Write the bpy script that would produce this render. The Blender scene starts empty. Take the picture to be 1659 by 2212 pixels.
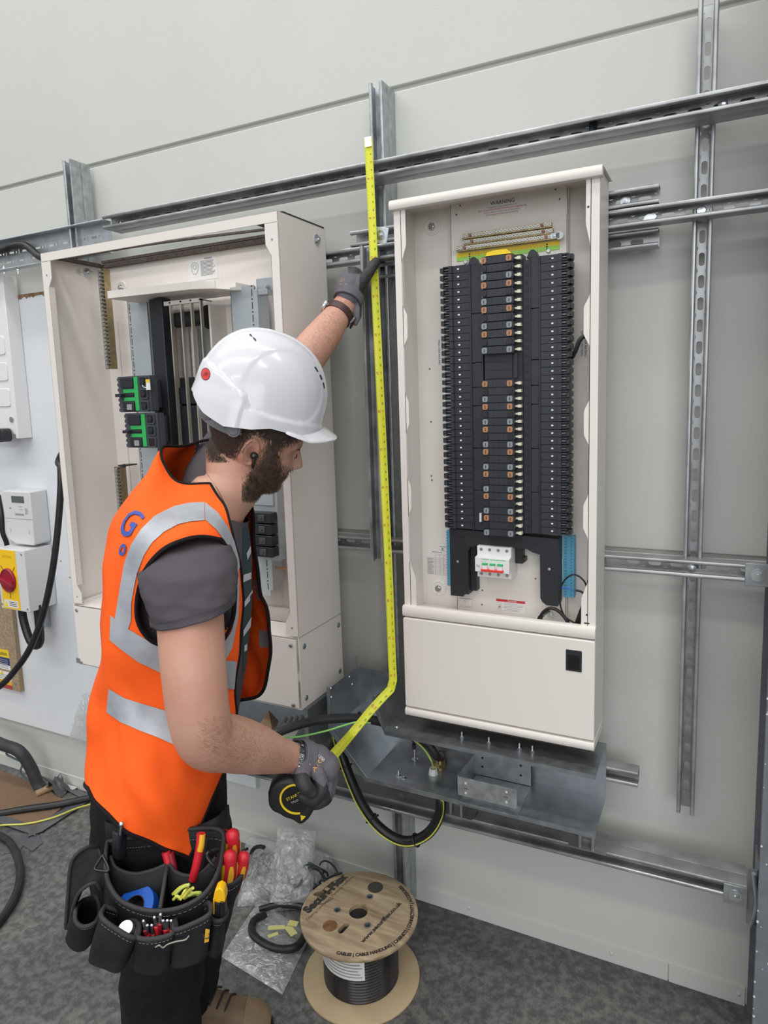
import bpy, math, random
from mathutils import Vector, Matrix
import numpy as np
random.seed(7)
SC = bpy.context.scene
COL = SC.collection
# ---------------------------------------------------------------- camera
CAM_R = Matrix(((0.89546191, -0.03067477, 0.44407997),
                (0.44397755, 0.13353887, -0.88603121),
                (-0.03212313, 0.99056874, 0.13319788)))
CAM_P = Vector((0.0, -1.8327, 1.62))
cd = bpy.data.cameras.new('camera')
cam = bpy.data.objects.new('camera', cd)
COL.objects.link(cam)
cam.matrix_world = Matrix.Translation(CAM_P) @ CAM_R.to_4x4()
cd.sensor_fit = 'HORIZONTAL'
cd.sensor_width = 36.0
cd.lens = 1472.0 / 1659.0 * 36.0
cd.shift_x = (829.5 - 825.0) / 1659.0
cd.shift_y = (1053.0 - 1106.0) / 1659.0
cd.clip_start = 0.05
SC.camera = cam
# ---------------------------------------------------------------- light
w = bpy.data.worlds.new('daylight'); SC.world = w; w.use_nodes = True
nt = w.node_tree; nt.nodes.clear()
wo = nt.nodes.new('ShaderNodeOutputWorld'); bg = nt.nodes.new('ShaderNodeBackground')
tc = nt.nodes.new('ShaderNodeTexCoord'); sx = nt.nodes.new('ShaderNodeSeparateXYZ')
rp = nt.nodes.new('ShaderNodeValToRGB')
nt.links.new(tc.outputs['Generated'], sx.inputs[0]); nt.links.new(sx.outputs['Z'], rp.inputs[0])
nt.links.new(rp.outputs[0], bg.inputs[0]); nt.links.new(bg.outputs[0], wo.inputs[0])
rp.color_ramp.elements[0].position = 0.0; rp.color_ramp.elements[0].color = (0.30, 0.31, 0.33, 1)
rp.color_ramp.elements[1].position = 0.55; rp.color_ramp.elements[1].color = (0.96, 0.98, 0.98, 1)
bg.inputs[1].default_value = 0.85
def area(name, loc, rot, sx_, sy_, power, col=(1, 1, 1)):
    ld = bpy.data.lights.new(name, 'AREA'); ld.shape = 'RECTANGLE'
    ld.size = sx_; ld.size_y = sy_; ld.energy = power; ld.color = col
    o = bpy.data.objects.new(name, ld); COL.objects.link(o)
    o.location = loc; o.rotation_euler = rot
    return o
for i, (x, y) in enumerate([(-4.6, -1.7), (-1.4, -1.7), (1.8, -1.7), (-4.6, -4.6), (-1.4, -4.6), (1.8, -4.6), (-1.4, -8.5)]):
    area('ceiling_lamp', (x, y, 6.2), (0, 0, 0), 3.0, 0.5, 56, (1.0, 0.985, 0.96))
area('front_fill_light', (2.5, -9.0, 3.0), (math.radians(84), 0, math.radians(12)), 7.0, 4.0, 260, (0.97, 0.985, 1.0))  # soft frontal fill added behind the camera, no real opening known there
SC.view_settings.view_transform = 'Standard'
SC.view_settings.look = 'None'
SC.view_settings.exposure = -0.04
SC.view_settings.gamma = 1.0
SC.view_settings.use_curve_mapping = False
# ---------------------------------------------------------------- pixel -> world (design aid: where a sight line meets a real plane)
def _dir(px, py):
    return CAM_R @ Vector(((px - 825.0) / 1472.0, -(py - 1053.0) / 1472.0, -1.0))
def W(px, py, y):                       # meets the vertical plane at distance y from the wall
    d = _dir(px, py); t = (y - CAM_P.y) / d.y
    return CAM_P + d * t
def G(px, py, z=0.0):                   # meets a level plane
    d = _dir(px, py); t = (z - CAM_P.z) / d.z
    return CAM_P + d * t
FWD = Vector((-0.4480, 0.8940, 0.0)); RGT = Vector((0.8940, 0.4480, 0.0)); UP = Vector((0, 0, 1))
def S(px, py, s):                       # meets the upright plane at distance s through the worker
    d = _dir(px, py); t = s / d.dot(FWD)
    return CAM_P + d * t
# ---------------------------------------------------------------- materials
MATS = {}
def mat(name, col, rough=0.5, metal=0.0, var=0.0, vscale=8.0, bump=0.0, bscale=60.0, spec=0.5, sss=0.0, coat=0.0, stretch=(1, 1, 1), col2=None, alpha=1.0, trans=0.0, rvar=0.0, detail=4.0):
    if name in MATS: return MATS[name]
    m = bpy.data.materials.new(name); m.use_nodes = True
    n = m.node_tree.nodes; l = m.node_tree.links
    b = n['Principled BSDF']
    b.inputs['Base Color'].default_value = (*col, 1); b.inputs['Roughness'].default_value = rough
    b.inputs['Metallic'].default_value = metal
    b.inputs['Specular IOR Level'].default_value = spec
    if sss: 
        b.inputs['Subsurface Weight'].default_value = sss; b.inputs['Subsurface Radius'].default_value = (0.012, 0.004, 0.002)
        b.inputs['Subsurface Scale'].default_value = 0.6
    if coat: b.inputs['Coat Weight'].default_value = coat; b.inputs['Coat Roughness'].default_value = 0.08
    if alpha < 1: b.inputs['Alpha'].default_value = alpha
    if trans: b.inputs['Transmission Weight'].default_value = trans
    tcn = n.new('ShaderNodeTexCoord'); mp = n.new('ShaderNodeMapping')
    mp.inputs['Scale'].default_value = stretch
    l.new(tcn.outputs['Object'], mp.inputs[0])
    if var or col2:
        nz = n.new('ShaderNodeTexNoise'); nz.inputs['Scale'].default_value = vscale; nz.inputs['Detail'].default_value = detail
        l.new(mp.outputs[0], nz.inputs['Vector'])
        r = n.new('ShaderNodeValToRGB'); l.new(nz.outputs['Fac'], r.inputs[0]); l.new(r.outputs[0], b.inputs['Base Color'])
        r.color_ramp.elements[0].position = 0.33; r.color_ramp.elements[1].position = 0.67
        c1 = tuple(max(0, c * (1 - var)) for c in col); c2 = col2 if col2 else tuple(min(1, c * (1 + var)) for c in col)
        r.color_ramp.elements[0].color = (*c1, 1); r.color_ramp.elements[1].color = (*c2, 1)
        if rvar:
            mr = n.new('ShaderNodeMapRange'); l.new(nz.outputs['Fac'], mr.inputs[0])
            mr.inputs[1].default_value = .3; mr.inputs[2].default_value = .7
            mr.inputs[3].default_value = rough - rvar; mr.inputs[4].default_value = rough + rvar
            l.new(mr.outputs[0], b.inputs['Roughness'])
    if bump:
        nb = n.new('ShaderNodeTexNoise'); nb.inputs['Scale'].default_value = bscale; nb.inputs['Detail'].default_value = 3
        l.new(mp.outputs[0], nb.inputs['Vector'])
        bp = n.new('ShaderNodeBump'); bp.inputs['Strength'].default_value = bump; bp.inputs['Distance'].default_value = 0.002
        l.new(nb.outputs['Fac'], bp.inputs['Height']); l.new(bp.outputs[0], b.inputs['Normal'])
    MATS[name] = m
    return m
# ---------------------------------------------------------------- mesh builder
class MB:
    def __init__(s): s.v = []; s.f = []; s.m = []; s.cm = 0; s.uv = None
    def add(s, vs, fs, mi=None):
        o = len(s.v); s.v += [Vector(p) for p in vs]
        for f in fs: s.f.append(tuple(i + o for i in f)); s.m.append(s.cm if mi is None else mi)
        return s
    def box(s, a, b, mi=None, M=None):
        x0, x1 = sorted((a[0], b[0])); y0, y1 = sorted((a[1], b[1])); z0, z1 = sorted((a[2], b[2]))
        vs = [Vector(p) for p in [(x0, y0, z0), (x1, y0, z0), (x1, y1, z0), (x0, y1, z0), (x0, y0, z1), (x1, y0, z1), (x1, y1, z1), (x0, y1, z1)]]
        if M is not None: vs = [M @ p for p in vs]
        return s.add(vs, [(0, 3, 2, 1), (4, 5, 6, 7), (0, 1, 5, 4), (1, 2, 6, 5), (2, 3, 7, 6), (3, 0, 4, 7)], mi)
    def rbox(s, a, b, r=0.003, mi=None, M=None):      # box with chamfered edges in its xz outline (front faces -y)
        x0, x1 = sorted((a[0], b[0])); z0, z1 = sorted((a[2], b[2]))
        pts = rrect(x0, x1, z0, z1, r, 3)
        return s.prism([(p[0], p[1]) for p in pts], min(a[1], b[1]), max(a[1], b[1]), mi, M)
    def prism(s, pts, y0, y1, mi=None, M=None):       # outline in xz, extruded along y
        n = len(pts)
        vs = [Vector((p[0], y0, p[1])) for p in pts] + [Vector((p[0], y1, p[1])) for p in pts]
        if M is not None: vs = [M @ p for p in vs]
        fs = [tuple(range(n)), tuple(range(2 * n - 1, n - 1, -1))] + [(i, i + n, (i + 1) % n + n, (i + 1) % n) for i in range(n)]
        return s.add(vs, fs, mi)
    def quad(s, a, b, c, d, mi=None): return s.add([a, b, c, d], [(0, 1, 2, 3)], mi)
    def cyl(s, a, b, r, r2=None, n=16, mi=None, cap=True):
        a = Vector(a); b = Vector(b); r2 = r if r2 is None else r2
        d = (b - a).normalized(); u = d.orthogonal().normalized(); v = d.cross(u)
        vs = []
        for c, rr in ((a, r), (b, r2)):
            for i in range(n):
                t = 2 * math.pi * i / n; vs.append(c + (u * math.cos(t) + v * math.sin(t)) * rr)
        fs = [(i, (i + 1) % n, (i + 1) % n + n, i + n) for i in range(n)]
        if cap: fs += [tuple(range(n - 1, -1, -1)), tuple(range(n, 2 * n))]
        return s.add(vs, fs, mi)
    def tube(s, pts, r, n=10, mi=None, cap=True, closed=False, flat=None):   # r: number or list
        pts = [Vector(p) for p in pts]; m = len(pts)
        rs = r if isinstance(r, (list, tuple)) else [r] * m
        vs = []; u = None
        for i, p in enumerate(pts):
            if closed: t = pts[(i + 1) % m] - pts[i - 1]
            else: t = (pts[min(i + 1, m - 1)] - pts[max(i - 1, 0)])
            t.normalize()
            if u is None: u = t.orthogonal().normalized()
            u = (u - t * u.dot(t)); u = u.normalized() if u.length > 1e-6 else t.orthogonal().normalized()
            v = t.cross(u)
            for k in range(n):
                a = 2 * math.pi * k / n
                vs.append(p + u * math.cos(a) * rs[i] + v * math.sin(a) * rs[i] * (flat or 1))
        fs = []
        for i in range(m if closed else m - 1):
            j = (i + 1) % m
            for k in range(n): fs.append((i * n + k, i * n + (k + 1) % n, j * n + (k + 1) % n, j * n + k))
        if cap and not closed: fs += [tuple(range(n - 1, -1, -1)), tuple(range((m - 1) * n, m * n))]
        return s.add(vs, fs, mi)
    def lathe(s, c, axis, prof, n=32, mi=None):       # prof: (radius, height along axis)
        c = Vector(c); d = Vector(axis).normalized(); u = d.orthogonal().normalized(); v = d.cross(u); vs = []
        for r, h in prof:
            for i in range(n):
                t = 2 * math.pi * i / n; vs.append(c + d * h + (u * math.cos(t) + v * math.sin(t)) * r)
        m = len(prof); fs = []
        for j in range(m - 1):
            for i in range(n): fs.append((j * n + i, j * n + (i + 1) % n, (j + 1) * n + (i + 1) % n, (j + 1) * n + i))
        if prof[0][0] > 1e-5: fs.append(tuple(range(n - 1, -1, -1)))
        if prof[-1][0] > 1e-5: fs.append(tuple(range((m - 1) * n, m * n)))
        return s.add(vs, fs, mi)
    def loft(s, rings, mi=None, cap=True, closed=True):
        n = len(rings[0]); vs = [Vector(p) for r in rings for p in r]; fs = []
        for j in range(len(rings) - 1):
            for i in range(n if closed else n - 1):
                fs.append((j * n + i, j * n + (i + 1) % n, (j + 1) * n + (i + 1) % n, (j + 1) * n + i))
        if cap and closed: fs += [tuple(range(n - 1, -1, -1)), tuple(range((len(rings) - 1) * n, len(rings) * n))]
        return s.add(vs, fs, mi)
    def ball(s, c, r, n=16, m=10, mi=None, M=None):
        vs = []; fs = []; r = r if isinstance(r, (tuple, list)) else (r, r, r)
        for j in range(m + 1):
            p = math.pi * j / m
            for i in range(n):
                t = 2 * math.pi * i / n
                q = Vector((r[0] * math.sin(p) * math.cos(t), r[1] * math.sin(p) * math.sin(t), r[2] * math.cos(p)))
                if M is not None: q = M @ q
                vs.append(Vector(c) + q)
        for j in range(m):
            for i in range(n): fs.append((j * n + i, (j + 1) * n + i, (j + 1) * n + (i + 1) % n, j * n + (i + 1) % n))
        return s.add(vs, fs, mi)
    def bolt(s, p, d, r=0.009, h=0.006, mi=None, washer=1.7):
        p = Vector(p); d = Vector(d).normalized()
        if washer: s.cyl(p, p + d * 0.002, r * washer, n=20, mi=mi)
        s.cyl(p, p + d * (h + .002), r, n=6, mi=mi)
        return s.cyl(p + d * (h + .002), p + d * (h + .0045), r * .55, n=12, mi=mi)
    def build(s, name, mats, parent=None, smooth=True, angle=35, bevel=0.0, seg=2):
        me = bpy.data.meshes.new(name)
        if parent is None:
            lo = Vector((min(p.x for p in s.v), min(p.y for p in s.v), min(p.z for p in s.v)))
            hi = Vector((max(p.x for p in s.v), max(p.y for p in s.v), max(p.z for p in s.v)))
            org = Vector(((lo.x + hi.x) / 2, (lo.y + hi.y) / 2, lo.z))
        else: org = Vector(parent['_o'])
        me.from_pydata([tuple(p - org) for p in s.v], [], s.f)
        if not isinstance(mats, (list, tuple)): mats = [mats]
        for m in mats: me.materials.append(m)
        me.polygons.foreach_set('material_index', s.m)
        me.validate(); me.update()
        if smooth:
            me.polygons.foreach_set('use_smooth', [True] * len(me.polygons))
            me.set_sharp_from_angle(angle=math.radians(angle))
        o = bpy.data.objects.new(name, me); COL.objects.link(o)
        if parent is None: o.location = org
        else: o.parent = parent
        o['_o'] = tuple(org)
        if bevel:
            bv = o.modifiers.new('bevel', 'BEVEL'); bv.width = bevel; bv.segments = seg; bv.limit_method = 'ANGLE'; bv.angle_limit = math.radians(40)
            bv.harden_normals = False
        return o
def rrect(x0, x1, z0, z1, r, n=4):
    pts = []
    for cx, cz, a0 in ((x1 - r, z1 - r, 0), (x0 + r, z1 - r, 90), (x0 + r, z0 + r, 180), (x1 - r, z0 + r, 270)):
        for i in range(n + 1):
            a = math.radians(a0 + 90 * i / n); pts.append((cx + r * math.cos(a), cz + r * math.sin(a)))
    return pts[::-1]
def tag(o, label, cat=None, group=None, kind=None):
    if label: o['label'] = label
    if cat: o['category'] = cat
    if group: o['group'] = group
    if kind: o['kind'] = kind
    return o
def thing(name, label, cat, loc, group=None):
    o = bpy.data.objects.new(name, None); COL.objects.link(o); o.location = loc; o['_o'] = tuple(loc)
    o.empty_display_size = 0.05
    return tag(o, label, cat, group)
def copy_tree(o, delta, label=None, parent=None):
    c = o.copy(); COL.objects.link(c)
    if parent is not None: c.parent = parent
    else:
        c.location = o.location + Vector(delta)
        if label: c['label'] = label
    for ch in list(o.children): copy_tree(ch, delta, None, c)
    return c
def curve_pts(ctrl, n=8):               # Catmull-Rom through the control points
    P = [Vector(p) for p in ctrl]; P = [P[0] * 2 - P[1]] + P + [P[-1] * 2 - P[-2]]; out = []
    for i in range(1, len(P) - 2):
        for k in range(n):
            t = k / n; a, b, c, d = P[i - 1], P[i], P[i + 1], P[i + 2]
            out.append(0.5 * ((2 * b) + (c - a) * t + (2 * a - 5 * b + 4 * c - d) * t * t + (3 * b - a - 3 * c + d) * t ** 3))
    out.append(P[-2]); return out
def text(s, size, loc, X, Z, m, parent, name='lettering', depth=0.0004, align='CENTER', sx_=1.0, shear=0.0, bold=0.0, warp=None, label=None):
    """flat lettering whose baseline runs along X and whose up is Z"""
    cu = bpy.data.curves.new('t', 'FONT'); cu.body = s; cu.size = size; cu.align_x = align; cu.align_y = 'CENTER'
    cu.extrude = 0.0; cu.shear = shear; cu.offset = bold; cu.resolution_u = 3
    t = bpy.data.objects.new('t', cu); COL.objects.link(t)
    dg = bpy.context.evaluated_depsgraph_get(); dg.update()
    me = bpy.data.meshes.new_from_object(t.evaluated_get(dg))
    COL.objects.unlink(t); bpy.data.objects.remove(t)
    X = Vector(X).normalized(); Z = Vector(Z).normalized(); N = X.cross(Z)      # N points towards the reader
    mb = MB(); co = [v.co.copy() for v in me.vertices]
    for q in co:
        if warp: p = warp(q.x * sx_, q.y)
        else: p = Vector(loc) + X * (q.x * sx_) + Z * q.y + N * depth
        mb.v.append(p)
    for p in me.polygons: mb.f.append(tuple(p.vertices)); mb.m.append(0)
    bpy.data.meshes.remove(me)
    o = mb.build(name, m, parent, smooth=False)
    if label: o['label'] = label
    return o
# ---------------------------------------------------------------- palette
GALV = mat('galvanised_steel', (0.45, 0.47, 0.49), 0.38, 0.75, var=0.16, vscale=40, rvar=.1, bump=.1, bscale=200)
STRUT = mat('strut_steel', (0.40, 0.41, 0.42), 0.36, 0.68, var=0.22, vscale=14, rvar=.1, stretch=(1, 1, 1))
ZINC = mat('zinc_plate', (0.66, 0.68, 0.70), 0.25, 0.95)
CREAM = mat('cream_powder_coat', (0.79, 0.745, 0.70), 0.42, 0, bump=.06, bscale=500)
CREAMIN = CREAM
BLKPL = mat('black_plastic', (0.018, 0.020, 0.025), 0.42, bump=.05, bscale=300)
CHAR = mat('charcoal_plastic', (0.030, 0.034, 0.043), 0.38, var=.12, vscale=30)
CABLE = mat('black_cable_sheath', (0.012, 0.012, 0.013), 0.42, var=.5, vscale=25)
BRASS = mat('brass', (0.42, 0.33, 0.19), 0.35, 0.9, var=.15, vscale=60)
WHITEP = mat('white_plastic', (0.80, 0.80, 0.80), 0.35)
PAPER = mat('paper_label', (0.78, 0.77, 0.76), 0.5)
INK = mat('black_ink', (0.03, 0.03, 0.035), 0.6)
INKG = mat('grey_ink', (0.30, 0.30, 0.31), 0.6)
REDINK = mat('red_ink', (0.55, 0.08, 0.08), 0.6)
YEL = mat('yellow_label', (0.85, 0.60, 0.02), 0.45)
GRN = mat('green_label', (0.30, 0.62, 0.10), 0.45)
EY = mat('earth_yellow', (0.62, 0.60, 0.05), 0.5)
EG = mat('earth_green', (0.22, 0.55, 0.10), 0.5)
# ================================================================ SETTING
def wall_material():
    m = mat('painted_cladding', (0.58, 0.595, 0.56), 0.42, var=0.025, vscale=2.2, bump=.12, bscale=350)
    return m
WALLM = wall_material()
b = MB()
for z0, z1 in ((0.0, 1.197), (1.207, 2.452), (2.466, 3.75), (3.764, 6.5)):
    b.box((-6.5, 0.0, z0), (3.0, 0.03, z1))
b.box((-6.5, 0.012, 0), (3.0, 0.05, 6.5))
o = b.build('wall_back', WALLM, bevel=0.003); o['kind'] = 'structure'
b = MB()                                          # folded flashing at the foot of the wall
b.box((-6.5, -0.004, 0.0), (-0.087, 0.001, 0.052)); b.box((-0.085, -0.005, 0.0), (0.10, 0.001, 0.074 - .022))
for x in (-0.66, -0.235, 0.085, -2.3, -3.2, -1.6): b.lathe((x, -0.004, 0.03), (0, -1, 0), [(0.006, 0), (0.006, 0.0015), (0.0035, 0.003), (0.0, .0035)], 12)
o = b.build('baseboard_back', WALLM, bevel=.0006); o['kind'] = 'structure'
# floor: power-floated concrete
fm = bpy.data.materials.new('concrete_floor'); fm.use_nodes = True
n = fm.node_tree.nodes; l = fm.node_tree.links; bs = n['Principled BSDF']
tcn = n.new('ShaderNodeTexCoord')
n1 = n.new('ShaderNodeTexNoise'); n1.inputs['Scale'].default_value = 42; n1.inputs['Detail'].default_value = 9; n1.inputs['Roughness'].default_value = .72
n2 = n.new('ShaderNodeTexNoise'); n2.inputs['Scale'].default_value = 2.2; n2.inputs['Detail'].default_value = 5
n3 = n.new('ShaderNodeTexNoise'); n3.inputs['Scale'].default_value = 160; n3.inputs['Detail'].default_value = 3
for q in (n1, n2, n3): l.new(tcn.outputs['Object'], q.inputs['Vector'])
r1 = n.new('ShaderNodeValToRGB'); l.new(n1.outputs['Fac'], r1.inputs[0])
r1.color_ramp.elements[0].position = .42; r1.color_ramp.elements[0].color = (0.075, 0.077, 0.078, 1)
r1.color_ramp.elements[1].position = .60; r1.color_ramp.elements[1].color = (0.165, 0.166, 0.162, 1)
r2 = n.new('ShaderNodeValToRGB'); l.new(n2.outputs['Fac'], r2.inputs[0])
r2.color_ramp.elements[0].position = .35; r2.color_ramp.elements[0].color = (0.75, 0.76, 0.78, 1)
r2.color_ramp.elements[1].position = .7; r2.color_ramp.elements[1].color = (1.35, 1.3, 1.2, 1)
mx = n.new('ShaderNodeMix'); mx.data_type = 'RGBA'; mx.blend_type = 'MULTIPLY'; mx.inputs[0].default_value = 1
l.new(r1.outputs[0], mx.inputs[6]); l.new(r2.outputs[0], mx.inputs[7]); l.new(mx.outputs[2], bs.inputs['Base Color'])
bs.inputs['Roughness'].default_value = .55
bp = n.new('ShaderNodeBump'); bp.inputs['Strength'].default_value = .25; bp.inputs['Distance'].default_value = .002
l.new(n3.outputs['Fac'], bp.inputs['Height']); l.new(bp.outputs[0], bs.inputs['Normal'])
b = MB(); b.box((-7, -9, -0.1), (4, 0.05, 0.0))
o = b.build('floor', fm); o['kind'] = 'structure'
# ---------------------------------------------------------------- white board on the wall, raw edge at its top
BOARD = mat('white_board_paint', (0.74, 0.76, 0.79), 0.38, var=.02, vscale=3)
RAW = mat('raw_chipboard', (0.26, 0.15, 0.08), .8, var=.3, vscale=60)
r = thing('backboard', 'large white painted board fixed to the wall behind the meter and left cabinet', 'board', (-2.4, -0.01, 0.245))
b = MB(); b.box((-3.6, -0.02, 0.245), (-1.45, -0.0005, 2.045)); b.build('panel', BOARD, r, bevel=.001)
b = MB(); pts = []
x = -3.6; up = [(x, 2.052)]; low = []
while x < -1.45:
    dd = .004 + .012 * random.random() ** 2 * (2 if random.random() < .25 else 1) + (0.02 if x > -2.12 and random.random() < .5 else 0)
    low.append((x, 2.046 - dd)); x += .006 + random.random() * .006
low.append((-1.45, 2.04)); up.append((-1.45, 2.052))
b.prism(up + low[::-1], -0.0212, -0.0195); b.build('torn_edge', RAW, r); 
for px, py in ((132, 1212), (151, 1247)):
    b = MB(); b.cyl(W(px, py, -.02), W(px, py, -.02) + Vector((0, -.002, 0)), .003); b.build('fixing_screw', INKG, r)
# ================================================================ STRUT
def offset_poly(pl, t):
    n = len(pl); L = []; Rr = []
    for i, p in enumerate(pl):
        d0 = Vector((pl[i][0] - pl[i - 1][0], pl[i][1] - pl[i - 1][1])) if i else None
        d1 = Vector((pl[i + 1][0] - p[0], pl[i + 1][1] - p[1])) if i < n - 1 else None
        if d0 is None: d0 = d1
        if d1 is None: d1 = d0
        d0 = d0.normalized(); d1 = d1.normalized()
        n0 = Vector((-d0.y, d0.x)); n1 = Vector((-d1.y, d1.x)); m = (n0 + n1); m.normalize(); k = t / max(.3, m.dot(n0))
        L.append((p[0] + m.x * k, p[1] + m.y * k)); Rr.append((p[0] - m.x * k, p[1] - m.y * k))
    return L + Rr[::-1]
def strut_mesh(b, p0, p1, U, V, slots=True, w=.041, dep=.041, phase=.025):
    """channel from p0 to p1 (centre of its back plate); U across, V from back plate to the open side"""
    p0 = Vector(p0); p1 = Vector(p1); A = (p1 - p0); Ln = A.length; A.normalize(); U = Vector(U); V = Vector(V)
    h = w / 2 - .00125; d = dep - .00125; t = .00125
    def P(a, u, v): return p0 + A * a + U * u + V * v
    sw = .0105 if slots else 0.0
    side = [(-.0115, d - .007), (-.0122, d - .002), (-.0137, d - .0004), (-.0155, d), (-h + .002, d), (-h + .0006, d - .0006), (-h, d - .002), (-h, .003), (-h + .0006, .0018), (-h + .002, .00125), (-sw if slots else 0, .00125)]
    for sg in (-1, 1):
        pl = [(u * (-sg) * -1 if False else u * (1 if sg < 0 else -1), v) for u, v in side]
        poly = offset_poly(pl, t); n = len(poly); m = n // 2
        vs = [P(0, *q) for q in poly] + [P(Ln, *q) for q in poly]
        fs = [(i, (i + 1) % n, (i + 1) % n + n, i + n) for i in range(n)]
        for k in range(m - 1): fs += [(k, k + 1, n - 2 - k, n - 1 - k), tuple(q + n for q in (k, k + 1, n - 2 - k, n - 1 - k))]
        b.add(vs, fs)
    if slots:
        pitch = .05; a = -phase
        while a < Ln:
            a0 = max(0, a); a1 = min(Ln, a + pitch); c = a + pitch / 2
            if a1 - a0 > .002:
                if c - .0145 > a0 and c + .0145 < a1:
                    N = 20; hole = []; outer = []
                    for i in range(N):
                        th = 2 * math.pi * i / N; cx, cy = math.cos(th), math.sin(th)
                        hx = (0.0085 if cx > 0 else -.0085) + .0062 * cx if abs(cx) > .05 else .0062 * cx
                        hole.append((c + hx, .0066 * cy if True else 0))
                        k = 1 / max(abs(cx), abs(cy)); ox = cx * k; oy = cy * k
                        outer.append((c + ox * .5 * pitch if True else 0, oy * sw))
                    outer = [(min(max(q[0], a0), a1), q[1]) for q in outer]
                    vs = []
                    for lst, v in ((outer, 0), (hole, 0), (hole, .0025), (outer, .0025)): vs += [P(q[0], q[1], v) for q in lst]
                    fs = []
                    for rr in range(3):
                        for i in range(N): j = (i + 1) % N; fs.append((rr * N + i, rr * N + j, (rr + 1) * N + j, (rr + 1) * N + i))
                    b.add(vs, fs)
                else:
                    vs = [P(q, u, v) for v in (0, .0025) for q, u in ((a0, -sw), (a1, -sw), (a1, sw), (a0, sw))]
                    b.add(vs, [(0, 1, 2, 3), (7, 6, 5, 4), (0, 3, 7, 4), (1, 2, 6, 5)])
            a += pitch
X, Y, Z = Vector((1, 0, 0)), Vector((0, 1, 0)), Vector((0, 0, 1))
def hstrut(name, x0, x1, z, yback, openneg=True, slots=True, label='', double=False, z1=None, phase=.025, cat='channel'):
    zz = z if z1 is None else z1
    b = MB(); strut_mesh(b, (x0, yback, z), (x1, yback, zz), Z, -Y, slots, phase=phase)
    if double: strut_mesh(b, (x0, yback, z), (x1, yback, zz), Z, Y, slots, phase=phase)
    o = b.build(name, STRUT, None, angle=30); return tag(o, label, cat)
def vstrut(name, x, z0, z1, yback, slots=True, label='', double=False, phase=.025, cat='channel', m=None, V=None):
    b = MB(); strut_mesh(b, (x, yback, z0), (x, yback, z1), X, -Y if V is None else V, slots, phase=phase)
    if double: strut_mesh(b, (x, yback, z0), (x, yback, z1), X, Y, slots, phase=phase)
    o = b.build(name, m or STRUT, None, angle=30); return tag(o, label, cat)
vstrut('upright_channel', -.8595, 0.012, 2.453, -.041, False, 'back-to-back galvanised steel upright channel standing behind the yellow tape', True, m=GALV)
vstrut('upright_channel', -2.031, 0.012, 2.452, -.062, False, 'back-to-back steel upright channel with rusty cut edges behind the left cabinet', True, m=GALV)
vstrut('slotted_channel', -.0535, .551, 2.447, -.042, True, 'long vertical slotted steel channel right of the right cabinet', phase=.018)
hstrut('slotted_channel', -1.818, 0.55, 2.2055, -.1235, label='topmost long slotted steel rail crossing the wall above both cabinets', double=True, phase=.03)
hstrut('slotted_channel', -1.84, 0.55, 2.006, -.0825, label='slotted steel rail with a rusty patch crossing behind the cabinets below the topmost rail', phase=.01)
hstrut('slotted_channel', -.93, -.142, 2.049, -.0825, label='short slotted steel rail end sticking out right of the cabinet top', phase=.02)
hstrut('slotted_channel', -.9, -.145, 1.963, -.043, label='short hidden rail piece under the second slotted rail beside the right cabinet', phase=.02)
hstrut('slotted_channel', -1.8, 0.10, 1.1945, -.0825, label='slotted steel rail at mid height ending in a square bolted plate at the grey column', phase=.012)
hstrut('steel_rail', -1.62, 0.085, .410, -.1235, slots=False, label='low plain steel rail running to the grey column above the floor', double=True, z1=.434)
vstrut('upright_channel', -.860, 1.156, 2.018, -.1235, False, 'short upright steel channel beside the yellow tape, fixed across two slotted rails')
hstrut('steel_rail', -.75, -.163, .639, -.0825, slots=False, label='steel rail stub sticking out right of the galvanised trunking')
# stub uprights under the trunking
for px, lab in ((975, 'short steel stub post under the trunking beside the looping black cable'), (1262, 'short steel stub post under the right end of the trunking')):
    x = W(px, 1790 if px > 1100 else 1740, -.2).x
    r = thing('stub_post', lab, 'post', (x, -.17, .4475))
    b = MB(); strut_mesh(b, (x, -.13, .449), (x, -.13, .571), X, -Y, False); b.build('channel', STRUT, r, angle=30)
    b = MB(); b.box((x - .045, -.175, .4475), (x + .05, -.10, .449)); b.build('foot_plate', STRUT, r)
    b = MB(); b.box((x - .014, -.139, .475), (x + .014, -.134, .52)); b.bolt((x, -.139, .497), (0, -1, 0), .0065, .006); b.build('clamp_bolt', ZINC, r)
def bracket(name, lab, x, z, y, sz=.041, boltr=.0085):
    r = thing(name, lab, 'bracket', (x, y, z - sz / 2))
    b = MB(); b.box((x - sz / 2, y - .006, z - sz / 2), (x + sz / 2, y, z + sz / 2)); b.build('plate', GALV, r, bevel=.0008)
    b = MB(); b.bolt((x, y - .006, z), (0, -1, 0), boltr, .006); b.build('bolt', ZINC, r)
    return r
bracket('square_bracket', 'square steel plate with a hex bolt joining the middle rail to the column', .083, 1.194, -.124, .052)
bracket('square_bracket', 'square steel plate with a hex bolt joining the low rail to the column', .062, .428, -.165, .050)
r = thing('angle_bracket', 'bent steel angle bracket at the column foot behind the low rail', 'bracket', (.10, -.12, .36))
b = MB(); b.box((.086, -.165, .36), (.110, -.16, .50)); b.box((.106, -.165, .36), (.110, -.06, .50)); b.build('angle', STRUT, r)
b = MB(); b.tube(curve_pts([(.098, -.168, .49), (.104, -.185, .44), (.103, -.185, .40), (.098, -.168, .36)]), .005, 8); b.build('strap', STRUT, r)
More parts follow.
